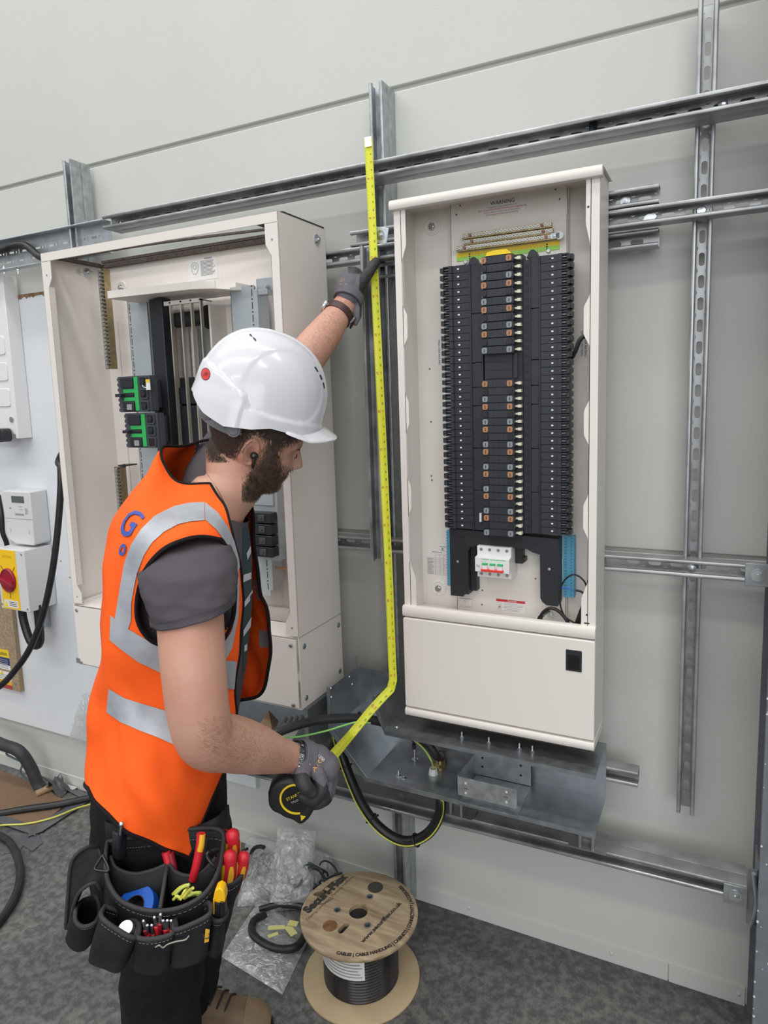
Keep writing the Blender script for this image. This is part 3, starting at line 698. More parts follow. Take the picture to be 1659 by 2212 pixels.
b = MB(); b.box((x0 + .02, -.142, zt - .016), (x1 - .03, -.132, zt - .004)); b.box((x0 + .02, -.142, zt), (x1 - .03, -.126, zt + .008)); b.box((x0 + .01, yf + .03, zt - .013), (x0 + .026, yb - .01, zt - .003)); b.box((x1 - .13, yf + .03, zt), (x1 - .004, yb, zt + .006)); b.build('gasket', GASK, L_)
b = MB(); b.tube(curve_pts([(x0 + .05, -.30, zt - .012), (-1.62, -.27, zt - .002), (-1.4, -.24, zt + .002), (-1.15, -.20, zt + .004)]), .006, 8, flat=.5); b.build('loose_gasket_strip', GASK, L_)
def cabflange(xa, s, lo, hi):
    w_ = .030
    pts = [(xa, lo), (xa + s * w_ * 1.35, lo), (xa + s * w_ * 1.35, lo + .035), (xa + s * w_ * .85, lo + .06), (xa + s * w_ * .85, hi - .075), (xa + s * w_ * 1.35, hi - .05), (xa + s * w_ * 1.35, hi), (xa, hi)]
    b = MB(); b.prism(pts, yf, yf + .0018); b.box((xa + s * w_ * .82, yf, lo + .06), (xa + s * w_ * .86, yf + .02, hi - .075))
    for z in (hi - .04, lo + .022): b.cyl((xa + s * .02, yf - .0004, z), (xa + s * .02, yf, z), .0032, n=12, mi=1)
    b.build('front_flange', [CREAM, INKG], L_)
cabflange(x0, 1, zs_ + .004, zt - .027); cabflange(x1, -1, zs_ + .004, zt - .027)
b = MB(); b.box((x0 + .02, -.352, zs_ - .004), (x1 - .02, yf + .1, zs_ - .002)); 
b.box((x0 + .01, yf + .02, zs_ - .006), (x0 + .022, yb, zs_ + .006)); b.box((x1 - .05, yf + .02, zs_ - .006), (x1 - .01, yb, zs_ + .004)); b.box((x0 + .05, yf + .20, zs_ - .04), (x1 - .02, yf + .205, zs_ + .004)); b.build('gland_ledge', CREAM, L_)
# lower section: cover plate with corner screws, rectangular windows
b = MB(); slotgrid(b, x0 + .004, x1 - .008, zb + .006, zs_ - .006, yf - .004, .003, [(-1.757, -1.40, .818, .922)]); b.build('lower_cover', CREAM, L_)
b = MB(); b.box((-1.762, yf - .0065, .922), (-1.395, yf - .003, .926)); b.box((-1.762, yf - .0065, .814), (-1.395, yf - .003, .818)); b.box((-1.762, yf - .0065, .814), (-1.757, yf - .003, .926)); b.build('window_frame', CREAM, L_)
for px, py in ((166, 1318), (176, 1430), (628, 1394), (634, 1523)):
    q = W(px, py, yf - .004); b = MB(); b.lathe(q, (0, -1, 0), [(.0062, 0), (.0062, .002), (.003, .004), (0, .004)], 16); b.box((q.x - .004, q.y - .0043, q.z - .0006), (q.x + .004, q.y - .0038, q.z + .0006), mi=1); b.build('cover_screw', [GALV, INK], L_)
b = MB(); b.box((x0 - .006, yf + .002, zb + .006), (x0 + .012, yf - .006, zb + .022)); b.build('corner_clip', GALV, L_)
b = MB(); b.box((x0 + .05, yf + .015, zb - .010), (x1 - .05, yf + .04, zb)); b.box((x0 + .06, yf + .01, zb - .004), (x1 - .03, yb, zb)); b.build('base_lip', CREAM, L_)
# side panel screws (on the right side) and earth stud
for (px, py) in ((657, 1396), (731, 1350), (662, 1507), (734, 1449)):
    d = _dir(px, py); tt = (x1 - CAM_P.x) / d.x; q = CAM_P + d * tt; b = MB(); b.lathe(q, (1, 0, 0), [(.008, 0), (.008, .001), (.0055, .003), (0, .0025)], 16); b.build('side_screw', mat('dark_zinc', (.35, .42, .46), .35, .8), L_)
d = _dir(684, 518); tt = (x1 - CAM_P.x) / d.x; q = CAM_P + d * tt; b = MB(); b.bolt(q, (1, 0, 0), .0085, .006); b.build('side_bolt', ZINC, L_)
b = MB(); b.box((x1 + .0002, yf + .001, zs_ - .001), (x1 + .0006, yb, zs_ + .0005)); b.build('panel_joint', mat('joint_shadow_gap', (.35, .33, .31), .8), L_)
d = _dir(188, 590); tt = (x0 + t - CAM_P.x) / d.x; q = CAM_P + d * tt; b = MB(); b.bolt(q, (1, 0, 0), .009, .008); b.cyl(q, q + Vector((.022, 0, 0)), .005, n=12); b.build('earth_stud', ZINC, L_)
q2 = q + Vector((.0004, -.03, 0)); b = MB()
for i, hh in enumerate((.012, .008, .004)): b.box((q2.x, q2.y - i * .005, q2.z - hh), (q2.x + .0004, q2.y - i * .005 + .001, q2.z + hh))
b.box((q2.x, q2.y, q2.z - .0006), (q2.x + .0004, q2.y + .012, q2.z + .0006)); b.build('earth_symbol', INKG, L_)
# back plate furniture
b = MB(); b.box((-1.505, -.1275, 1.992), (-1.391, -.1268, 2.060)); lb = b.build('warning_label', PAPER, L_)
text('WARNING', .0065, (-1.425, -.1278, 2.0545), X, Z, INK, lb)
b = MB()
for i in range(12): b.box((-1.455, -.128, 2.047 - i * .0038), (-1.455 + random.uniform(.045, .058), -.1275, 2.0486 - i * .0038))
b.tube([Vector((-1.478 + .014 * math.cos(a * .63) * (1 + .2 * math.sin(a * 2)), -.1279, 2.03 + .018 * math.sin(a * .63))) for a in range(10)], .0006, 6, closed=True); b.tube([Vector((-1.478 + .006 * math.cos(a * .63), -.1279, 2.034 + .007 * math.sin(a * .63))) for a in range(10)], .0006, 6, closed=True)
b.build('printed_lines', INKG, lb)
for (xx, za, zb_, nn) in ((-1.787, 1.735, 2.050, 26), (-1.787, 1.19, 1.415, 19)):
    b = MB(); b.box((xx - .004, -.215, za), (xx + .012, -.19, zb_)); b.box((xx - .012, -.218, za), (xx - .010, -.185, zb_), mi=1); bar = b.build('terminal_bar', [BRASS, GALV], L_)
    ts = None
    for i in range(nn):
        z = za + .008 + i * (zb_ - za - .016) / (nn - 1)
        if ts is None:
            b = MB(); b.cyl((xx - .002, -.215, z), (xx - .002, -.222, z), .0058, n=10); b.cyl((xx + .0065, -.2152, z + .004), (xx + .0065, -.2162, z + .004), .0036, n=10, mi=1); b.cyl((xx - .004, -.205, z), (xx - .014, -.205, z), .005, n=8); ts = b.build('terminal_screw', [ZINC, INK], bar); z00 = z
        else:
            c = ts.copy(); COL.objects.link(c); c.parent = bar; c.location = (0, 0, z - z00)
b = MB(); b.box((-1.80, -.2, 1.416), (-1.765, -.15, 1.420)); b.cyl((-1.768, -.2, 1.418), (-1.768, -.205, 1.418), .006, n=12); b.build('bar_bracket', BLKPL, L_)
q = W(262, 622, -.128); b = MB(); b.lathe(q, (0, -1, 0), [(.022, -.001), (.021, .001), (.018, .001), (.0165, 0), (0, 0)], 28); b.build('fixing_dimple', CREAM, L_)
b = MB(); b.bolt(q, (0, -1, 0), .009, .006, washer=1.2); b.build('fixing_bolt', ZINC, L_)
for xa in (-1.83, -1.22): b = MB(); b.box((xa, -.131, 1.0), (xa + .006, -.127, 1.9)); b.build('pressed_rib', CREAM, L_)
# folded cover shelf
b = MB(); A = W(232, 633, -.32); B_ = W(415, 615, -.30); C_ = W(465, 618, -.27); Dd = W(545, 630, -.17)
zz = 1.933
A.z = B_.z = C_.z = Dd.z = zz
A.x += .0; poly = [A, B_, C_, Dd, Vector((Dd.x, -.135, zz)), Vector((A.x, -.135, zz))]
b.add(poly + [p + Vector((0, 0, .002)) for p in poly], [(5, 4, 3, 2, 1, 0), (6, 7, 8, 9, 10, 11)] + [(i, (i + 1) % 6, (i + 1) % 6 + 6, i + 6) for i in range(6)])
for p, q in ((A, B_), (B_, C_)):
    dn = Vector((0, .002, 0)); b.add([p, q, q + Vector((0, 0, .022)), p + Vector((0, 0, .022)), p + dn, q + dn, q + dn + Vector((0, 0, .022)), p + dn + Vector((0, 0, .022))], [(0, 1, 2, 3), (7, 6, 5, 4), (3, 2, 6, 7), (0, 4, 5, 1)])
p = C_.lerp(Dd, .55); b.add([p, Dd, Dd + Vector((0, 0, .016)), p + Vector((0, 0, .022)), p + Vector((0, .002, 0)), Dd + Vector((0, .002, 0)), Dd + Vector((0, .002, .016)), p + Vector((0, .002, .022))], [(0, 1, 2, 3), (7, 6, 5, 4), (3, 2, 6, 7)])
b.build('cover_shelf', CREAM, L_, bevel=.0008)
RAIL = mat('zinc_rail', (.50, .55, .58), .45, .45, var=.05, vscale=20)
def slotrail(xa, xb, y0, z0, z1, side=1):
    b = MB(); b.box((xa, y0, z0), (xb, y0 + .002, z1)); b.box((xb - .002 if side > 0 else xa, y0, z0), (xb if side > 0 else xa + .002, -.14, z1)); b.box((xa, y0 - .0, z0), (xa + .002, -.14, z1))
    z = z0 + .02; k = 0; sx_ = xa + .007 if side > 0 else xb - .010
    while z < z1 - .03:
        b.box((sx_, y0 - .0005, z), (sx_ + .0028, y0 + .0001, z + .02), mi=1); b.cyl((sx_ + .0014, y0 - .0006, z + .028), (sx_ + .0014, y0, z + .028), .0026, n=8, mi=1); z += .036
    return b.build('mounting_rail', [RAIL, INK], L_, bevel=.0006)
slotrail(-1.70, -1.615, -.20, 1.03, 1.956); slotrail(-1.29, -1.205, -.20, 1.03, 1.945, -1)
b = MB(); b.box((-1.205, -.205, 1.05), (-1.192, -.15, 1.93)); b.box((-1.215, -.175, 1.925), (-1.155, -.172, 1.965)); b.box((-1.20, -.2, 1.915), (-1.16, -.172, 1.93)); b.build('rail_bracket', RAIL, L_, bevel=.001)
for px, py in ((579, 621), (548, 622)): q = W(px, py, -.176); b = MB(); b.bolt(q, (0, -1, 0), .005, .003, washer=1.4); b.build('rail_screw', GALV, L_)
for px, py in ((460, 679), (510, 656), (609, 1062), (604, 1350)): q = W(px, py, -.13); b = MB(); b.bolt(q, (0, -1, 0), .006, .004, washer=1.4); b.build('panel_screw', GALV, L_)
# black busbar trunk with slots, cross bars and flat rods
xa = W(322, 660, -.25).x; xb = W(352, 660, -.25).x
b = MB(); b.box((xa, -.25, 1.06), ((xa + xb) / 2 - .002, -.215, 1.93)); b.box(((xa + xb) / 2, -.255, 1.06), (xb, -.215, 1.93)); b.build('busbar_trunk', BLKPL, L_, bevel=.002)
b = MB(); 
for k, (pa, pc) in enumerate(((703, 669), (872, 836), (960, 876))):
    za = W(430, pa, -.19).z; zc = W(430, pc, -.19).z; b = MB()
    if k == 0: b.cyl((-1.52, -.18, (za + zc) / 2), (-1.395, -.18, (za + zc) / 2), (zc - za) / 2, n=24); b.cyl((-1.395, -.18, (za + zc) / 2), (-1.388, -.18, (za + zc) / 2), (zc - za) * .78, n=32)
    else: b.box((-1.53, -.20, za), (-1.388, -.165, zc))
    b.build('insulator_bar', mat('matt_black', (.025, .026, .03), .6), L_, bevel=.002)
b = MB(); b.box((-1.53, -.175, 1.45), (-1.388, -.155, W(430, 813, -.19).z)); b.build('insulator_bar', mat('matt_black', (.025, .026, .03), .6), L_, bevel=.004)
b = MB()
b.box((-1.375, -.2, 1.2), (-1.368, -.125, 1.905)); b.box((-1.565, -.135, 1.2), (-1.561, -.125, 1.905)); b.build('opening_edge', CREAM, L_)
for px in (372, 399, 418):
    xq = W(px, 760, -.15).x; b = MB(); b.box((xq - .007, -.15, 1.2), (xq + .007, -.135, 1.9)); b.build('cross_strip', CREAM, L_)
for i, xx in enumerate((-1.478, -1.436, -1.398, -1.363)):
    b = MB(); b.box((xx, -.252, 1.08), (xx + .004, -.2405, 1.915)); b.box((xx, -.252, 1.911), (xx + .004, -.20, 1.915)); b.build('busbar_rod', mat('tinned_copper', (.75, .70, .60), .28, .85), L_)
b = MB(); b.box((-1.5, -.25, 1.906), (-1.36, -.238, 1.918)); b.build('rod_spacer', CREAM, L_)
# moulded case breakers
GR = mat('breaker_green', (.03, .42, .10), .5); DG = mat('breaker_grey', (.055, .062, .075), .42)
for k, (xa, xb, za, zb_) in enumerate(((-1.645, -1.505, 1.596, 1.702), (-1.627, -1.487, 1.489, 1.592))):
    mc = MB(); mc.box((xa + .012, -.325, za), (xb, -.297, zb_)); mc.box((xa + .03, -.30, za + .01), (xb - .03, -.203, zb_ - .01))
    for i in range(7): z = za + (zb_ - za) * (i + .5) / 7; mc.box((xa, -.318, z - .0055), (xa + .02, -.25, z + .0035))
    mo = mc.build('moulded_breaker', DG, L_, bevel=.001)
    w_ = xb - xa; h_ = zb_ - za; gx = xa + w_ * .56
    b = MB()
    b.box((gx, -.3275, za + .004), (gx + w_ * .11, -.325, zb_ - .003)); b.box((xa + w_ * .24, -.3275, za + h_ * .54), (gx, -.325, za + h_ * .64)); b.box((xa + w_ * .24, -.3275, za + h_ * .31), (gx, -.325, za + h_ * .41))
    b.build('green_escutcheon', GR, mo)
    b = MB(); b.box((xa + w_ * .19, -.331, za + h_ * .68), (gx - .002, -.325, zb_ - .004)); b.build('accessory_cover', BLKPL, mo, bevel=.001)
    b = MB(); b.box((xa + w_ * .22, -.331, za + .003), (gx - .002, -.325, za + h_ * .28)); b.build('accessory_cover', BLKPL, mo, bevel=.001)
    b = MB(); b.box((xa + w_ * .20, -.329, za + h_ * .44), (gx - .002, -.325, za + h_ * .52)); b.box((xa + w_ * .12, -.345, za + h_ * .43), (xa + w_ * .28, -.325, za + h_ * .52)); b.build('toggle', BLKPL, mo, bevel=.001)
    b = MB(); b.box((xa + w_ * .34, -.3315, za + h_ * .06), (xa + w_ * .48, -.3305, za + h_ * .22)); b.build('rating_print', INKG, mo)
    for i in range(3):
        z = za + h_ * (i + .5) / 3; xx = xa + w_ * .845
        b = MB(); b.rbox((xx - .0155, -.331, z - .0155), (xx + .0155, -.325, z + .0155), .004); b.rbox((xx - .012, -.3315, z - .0115), (xx + .012, -.3305, z + .0115), .004, mi=1)
        if k == 0 or i > 0: b.cyl((xx, -.3315, z), (xx, -.334, z), .0085, n=14, mi=2)
        b.build('terminal_cover', [DG, mat('deep_black', (.004, .004, .004), .7), BLKPL], mo)
    b = MB(); b.box((xb, -.315, za + .003), (xb + .004, -.30, zb_ - .003)); b.build('side_flange', DG, mo)
b = MB(); q = W(321, 833, -.335); b.box((q.x - .009, -.336, q.z - .012), (q.x + .007, -.335, q.z + .018)); b.box((q.x - .009, -.3365, q.z + .010), (q.x + .007, -.3355, q.z + .018), mi=1)
b.tube([(q.x - .009, -.3355, q.z - .006), (q.x - .02, -.337, q.z - .003), (q.x - .022, -.337, q.z + .003)], .0012, 6); b.build('hang_tag', [PAPER, YEL], L_)
# right-hand terminal blocks seen under the chin
b = MB(); b.box((-1.215, -.26, 1.32), (-1.135, -.255, 1.44)); b.build('grey_cover', RAIL, L_, bevel=.001)
b = MB(); b.box((-1.24, -.255, 1.16), (-1.125, -.20, 1.45)); b.build('carrier_plate', RAIL, L_)
for i in range(4):
    z = 1.288 - i * .033; b = MB(); b.rbox((-1.21, -.285, z - .0145), (-1.128, -.255, z + .0145), .004); b.rbox((-1.172, -.2875, z - .009), (-1.150, -.284, z + .009), .003, mi=1); b.cyl((-1.161, -.2875, z), (-1.161, -.2895, z), .0035, n=12, mi=1)
    b.build('terminal_block', [BLKPL, mat('worn_black', (.07, .07, .07), .4)], L_, bevel=.001)
b = MB(); b.box((-1.13, -.22, 1.165), (-1.06, -.215, 1.20)); b.box((-1.10, -.22, 1.36), (-1.04, -.215, 1.375)); b.build('stay_bracket', GALV, L_)
b = MB(); b.box((-1.5, -.19, 1.115), (-1.03, -.186, 1.121)); b.build('copper_strip', mat('copper', (.62, .30, .18), .35, .8), L_)
# ================================================================ METER, SWITCH, BOXES AT FAR LEFT
GRYP = mat('light_grey_plastic', (.66, .67, .68), .45, bump=.05, bscale=400)
r = thing('electricity_meter', 'pale grey electricity meter with small display above the red rotary switch', 'meter', (-2.46, -.09, 1.085))
b = MB(); b.loft([[Vector(p) for p in [(-2.560, y, 1.290), (-2.372, y, 1.290), (-2.372, y, 1.094), (-2.380, y, 1.087), (-2.50, y, 1.087), (-2.545, y, 1.10), (-2.560, y, 1.12)]] for y in (-.135, -.02)]); b.build('housing', GRYP, r, bevel=.004)
b = MB(); b.box((-2.50, -.1365, 1.247), (-2.415, -.135, 1.272)); b.build('display', mat('lcd_grey', (.11, .12, .11), .25), r)
b = MB(); b.box((-2.555, -.1362, 1.185), (-2.373, -.135, 1.1865)); 
for i in range(7): b.box((-2.415, -.1362, 1.205 + i * .0035), (-2.415 + random.uniform(.012, .022), -.135, 1.2065 + i * .0035))
b.box((-2.485, -.1362, 1.199), (-2.405 - .02, -.135, 1.206)); b.box((-2.52, -.1362, 1.222), (-2.51, -.135, 1.228)); b.box((-2.455, -.1362, 1.232), (-2.43, -.135, 1.2335)); b.box((-2.455, -.1362, 1.222), (-2.43, -.135, 1.2235))
b.build('printed_marks', INKG, r)
b = MB(); b.box((-2.528, -.1364, 1.13), (-2.526, -.135, 1.146)); b.box((-2.402, -.1364, 1.13), (-2.400, -.135, 1.146)); b.build('seal_screw', INKG, r)
r.location = (-2.480, -.067, 1.078); r.scale = (.872, .643, 1.05)
r = thing('rotary_isolator', 'grey isolator box with yellow front and dark red rotary handle below the meter', 'isolator', (-2.47, -.1, .83))
b = MB(); b.rbox((-2.565, -.185, .832), (-2.378, -.022, 1.075), .004); b.build('housing', GRYP, r, bevel=.003)
b = MB(); b.box((-2.548, -.1868, .836), (-2.435, -.185, 1.071)); yp = b.build('yellow_plate', mat('isolator_yellow', (.92, .58, .01), .4), r)
b = MB(); c = Vector((-2.492, -.187, .952)); b.lathe(c, (0, -1, 0), [(.048, 0), (.048, .010), (.044, .016), (.043, .010), (0, .010)], 36)
b.loft([[c + Vector((u * math.cos(.25) - v * math.sin(.25) * 1, -y, u * math.sin(-.25) + v)) for u, v in ((-.042, -.010), (-.03, -.014), (.03, -.014), (.042, -.010), (.042, .010), (.03, .006), (-.03, .006), (-.042, .010))] for y in (.008, .034)]); b.build('rotary_handle', mat('dark_red_plastic', (.30, .012, .03), .3), r, bevel=.002)
b = MB()
for a in (-40, 40, 180): M = Matrix.Translation(c) @ Matrix.Rotation(math.radians(a), 4, 'Y'); b.box((-.0022, -.001, .05), (.0022, 0, .072), M=M)
b.build('dial_mark', mat('brown_ink', (.30, .15, .02), .6), r)
text('SWITCHED', .012, (-2.492, -.1872, 1.045), X, Z, mat('ochre_ink', (.60, .36, .02), .6), r)
b = MB(); b.box((-2.538, -.188, .842), (-2.447, -.1868, .872)); b.prism([(-2.534, .845), (-2.514, .845), (-2.524, .869)], -.1888, -.188, mi=1); 
for i in range(3): b.box((-2.505, -.1886, .849 + i * .007), (-2.455, -.188, .851 + i * .007), mi=2)
b.build('warning_label', [PAPER, YEL, INK], r)
for p in ((-2.557, .85), (-2.39, .845), (-2.395, 1.06)): q = Vector((p[0], -.1855, p[1])); b = MB(); b.cyl(q, q + Vector((0, -.0015, 0)), .0045, n=12); b.build('lid_screw', GALV, r)
r.location = (-2.489, -.081, .820); r.scale = (.91, .755, 1.02)
r = thing('wall_enclosure', 'shallow white casing with knockouts at the left edge above the meter', 'enclosure', (-2.56, -.05, 1.50))
b = MB(); b.box((-2.80, -.075, 1.515), (-2.463, -.021, 2.10)); b.build('casing', WHITEP, r, bevel=.004)
b = MB(); b.box((-2.475, -.079, 1.50), (-2.455, -.021, 2.12)); b.build('casing_edge', WHITEP, r, bevel=.002)
for z in (1.66, 1.76, 1.86): b = MB(); b.rbox((-2.56, -.0785, z - .035), (-2.488, -.075, z + .035), .010); b.build('knockout', WHITEP, r, bevel=.002)
b = MB(); b.cyl((-2.492, -.0752, 1.575), (-2.492, -.079, 1.575), .011, n=18); b.build('casing_screw', GALV, r)
p = W(6, 940, -.10); b = MB(); b.rbox((p.x - .05, -.125, p.z - .026), (p.x + .035, -.085, p.z + .026), .014); b.lathe(p + Vector((0, -.028, 0)), (0, -1, 0), [(.012, 0), (.012, .004), (0, .004)], 20)
tag(b.build('black_catch', BLKPL, bevel=.003), 'black rounded plastic catch at the left edge on the white casing', 'catch')
r = thing('chipboard_panel', 'small chipboard panel with warning stickers at the left edge under the isolator', 'board', (-2.8, -.03, .40))
b = MB(); b.box((-3.1, -.040, .405), (-2.672, -.0205, 1.0)); b.build('board', mat('chipboard', (.34, .25, .16), .8, var=.25, vscale=140), r)
for za, zb_, m_, s in ((.55, .585, YEL, 'Caution'), (.515, .548, mat('navy_label', (.04, .05, .16), .5), ''), (.495, .515, PAPER, ''), (.445, .485, PAPER, ''), (.425, .445, mat('orange_label', (.75, .42, .03), .5), ''), (.40 + .008, .425, mat('dull_red', (.40, .05, .06), .5), '')):
    b = MB(); b.box((-2.84, -.0408, za), (-2.722, -.040, zb_)); lb = b.build('sticker', m_, r)
    if s: text(s, .024, (-2.772, -.0412, .567), X, Z, INK, lb); 
    if m_ == PAPER or 'navy' in m_.name:
        b = MB(); 
        for i in range(3): b.box((-2.80, -.0411, za + .006 + i * .008), (-2.735, -.0407, za + .0085 + i * .008))
        b.build('printed_lines', INKG, lb)
b = MB(); b.cyl((-2.70, -.040, .44), (-2.70, -.043, .44), .005, n=12); b.build('screw', GALV, r)
for k, (xa, za) in enumerate(((-2.815, .56), (-2.78, .47))): 
    b = MB(); b.prism([(xa - .011, za), (xa + .011, za), (xa, za + .018)], -.0417, -.0412); b.build('warning_triangle', INK if k == 0 else YEL, r)
cable('switch_cable', [(-2.515, -.10, .84), (-2.515, -.10, .77), (-2.49, -.10, .69), (-2.455, -.10, .665), (-2.425, -.10, .69), (-2.42, -.10, .77), (-2.42, -.10, .84)], .016, lab='black cable looping in a U under the rotary isolator')
b = MB(); b.box((-2.485, -.06, .725), (-2.455, -.021, .835)); b.cyl((-2.47, -.0605, .755), (-2.47, -.062, .755), .006, n=10, mi=1); b.cyl((-2.47, -.0605, .80), (-2.47, -.062, .80), .006, n=10, mi=1)
tag(b.build('small_bracket', [GALV, INK]), 'small slotted galvanised bracket under the isolator box between the looping cable', 'bracket')
cable('hanging_cable', [(-1.99, -.165, 2.07), (-1.97, -.165, 1.92), (-1.95, -.175, 1.72), (-1.955, -.20, 1.58), W(129, 990, -.22), W(131, 1010, -.24), W(131, 1060, -.25), W(124, 1150, -.26), W(112, 1240, -.27), W(92, 1330, -.28), W(65, 1400, -.29), W(35, 1445, -.30), W(0, 1482, -.31), W(-60, 1520, -.33)], .0115, lab='long black cable curving down in front of the meter and isolator to the left edge')
cable('meter_tails', [W(-4, 1070, -.06), W(3, 1110, -.07), W(6, 1150, -.07), W(14, 1172, -.06), W(18, 1200, -.05)], .010, lab='black meter tail running down beside the meter at the left edge')
# ================================================================ TRUNKING UNDER THE BOARDS
TR = mat('trunking_zinc', (.38, .405, .43), .36, .85, var=.12, vscale=26, rvar=.08)
T_ = thing('cable_trunking', 'open galvanised cable trunking below the narrow board, bending upward at its left end', 'trunking', (-.55, -.2, .57))
YF, YB = -.285, -.124
def V2(px, py, y): p = W(px, py, y); return Vector((p.x, p.z))
zf, ztp, xr = .574, .722, -.239
A = V2(792, 1670, YF); A.y = zf
Bq = V2(721, 1577, YF); Cq = V2(707.5, 1485, YF); xl = (Bq.x + Cq.x) / 2; zc_ = Cq.y
D1 = V2(832, 1570, YF); D1.y = ztp; D2 = V2(813, 1526, YF); D3 = Vector((D2.x, zc_ + .002))
def sheet(b, path, y0, y1, t=.0016):                 # folded sheet: path in xz, extruded in y
    poly = offset_poly([tuple(p) for p in path], t / 2)
    n = len(poly); vs = [Vector((p[0], y0, p[1])) for p in poly] + [Vector((p[0], y1, p[1])) for p in poly]; m = n // 2
    fs = [(i, (i + 1) % n, (i + 1) % n + n, i + n) for i in range(n)]
    for k in range(m - 1): fs += [(k, k + 1, n - 2 - k, n - 1 - k), tuple(q + n for q in (k, k + 1, n - 2 - k, n - 1 - k))]
    b.add(vs, fs)
b = MB(); sheet(b, [(xr, zf), (-.62, zf)], YF, YB); b.box((-.62, YF - .0016, zf - .012), (xr, YF, zf + .001)); b.build('floor_sheet', TR, T_)
b = MB(); sheet(b, [(-.6205, zf), A, (xl, Bq.y), (xl, zc_)], YF, YB)
pth = [(-.6205, zf), (A.x, A.y), (xl, Bq.y), (xl, zc_)]
lip = [(q[0] + .0, q[1]) for q in pth]; inn = [(-.6205, zf - .012), (A.x - .005, zf - .012), (xl - .010, Bq.y - .005), (xl - .010, zc_)]
b.prism(lip + inn[::-1], YF - .0016, YF); b.build('bend_sheet', TR, T_)
b = MB(); sheet(b, [(xr, ztp), (-.725, ztp)], YF, YB); b.box((-.725, YF - .0016, ztp - .010), (xr, YF, ztp + .001)); b.build('top_sheet', TR, T_)
b = MB(); sheet(b, [(-.7255, ztp), (D1.x, D1.y), (D2.x, D2.y), (D3.x, D3.y)], YF, YB); b.box((D1.x, YF - .0016, ztp - .010), (-.7255, YF, ztp + .001)); b.prism([(D1.x - .001, ztp - .010), (D1.x + .001, ztp), (D2.x, D2.y), (D2.x - .01, D2.y)], YF - .0016, YF); b.prism([(D2.x - .010, D2.y), (D2.x, D2.y), (D2.x, D2.y + .028), (D2.x - .010, D2.y + .028)], YF - .0016, YF); b.build('inner_bend_sheet', TR, T_)
b = MB(); pts = [(xr, zf), (A.x, zf), (xl, Bq.y), (xl, zc_), (D3.x, zc_), (D2.x, D2.y), (D1.x, ztp), (xr, ztp)]; b.prism(pts, YB - .0016, YB); b.build('back_sheet', TR, T_)
b = MB(); b.box((xl - .012, YB - .004, zc_ - .01), (xl + .0, YB - .002, zc_ + .035)); b.build('end_tab', TR, T_)
for px in (998, 1056, 1122, 1150):
    q = W(px, 1600, -.235); q.z = ztp; b = MB(); b.cyl(q, q + Vector((0, 0, .004)), .0055, n=6); b.cyl(q, q + Vector((0, 0, .016)), .0026, n=10); b.build('upright_screw', ZINC, T_)
for px, py, h in ((861, 1675, .016), (872, 1680, .006), (896, 1640, .045)):
    q = G(px, py, zf); b = MB(); b.lathe(q, (0, 0, 1), [(.010, 0), (.010, .002), (.006, .004), (.003, .0045), (.003, h), (0, h)], 12); b.build('floor_bolt', ZINC, T_)
q = Vector((W(857, 1567, -.25).x, -.25, ztp)); b = MB(); b.lathe(q, (0, 0, 1), [(.007, 0), (.006, .003), (0, .004)], 12); b.build('dome_screw', ZINC, T_)
for px, py in ((715, 1487), (716, 1506), (755, 1462), (761, 1478)):
    d = _dir(px, py); tt = (xl + .001 - CAM_P.x) / d.x; q = CAM_P + d * tt; b = MB(); b.lathe(q, (1, 0, 0), [(.004, 0), (.003, .002), (0, .0025)], 10); b.build('rivet', ZINC, T_)
r = thing('u_bracket', 'galvanised U-shaped bracket with drilled holes lying across the front of the trunking', 'bracket', (-.47, -.2, zf))
f0 = V2(987, 1676, -.297); f1 = V2(1116.5, 1747, -.297); g0 = V2(1025, 1626, -.155); g1 = V2(1147, 1688, -.155)
b = MB(); b.box((f0.x, -.298, f1.y), (f1.x, -.2965, f0.y)); b.box((g0.x, -.156, zf + .004), (g1.x, -.1545, g0.y))
vs = [Vector((f0.x, -.298, f1.y)), Vector((f0.x, -.298, f0.y)), Vector((g0.x, -.155, g0.y)), Vector((g0.x, -.155, zf + .002))]; b.add(vs + [p + Vector((.0015, 0, 0)) for p in vs], [(0, 1, 2, 3), (7, 6, 5, 4), (1, 5, 6, 2), (0, 4, 5, 1)])
b.box((f0.x + .004, -.297, zf + .0012), (f1.x, -.156, zf + .0025)); b.build('folded_plate', GALV, r)
for px, py in ((1006, 1692), (1006, 1713), (1094, 1711), (1094, 1733)):
    q = W(px, py, -.2982); b = MB(); b.cyl(q, q + Vector((0, -.0004, 0)), .0034, n=12); b.build('drilled_hole', mat('hole_light', (.55, .57, .58), .6), r)
for px, py in ((1042, 1637), (1042, 1656), (1125, 1654), (1125, 1675)):
    q = W(px, py, -.1562); b = MB(); b.cyl(q, q + Vector((0, -.0004, 0)), .0034, n=12); b.build('drilled_hole', INK, r)
for px, py in ((1008, 1704), (1092, 1722)): q = W(px, py, -.2982); b = MB(); b.box((q.x - .006, q.y - .0004, q.z - .0006), (q.x + .006, q.y, q.z + .0006)); b.build('slit', INK, r)
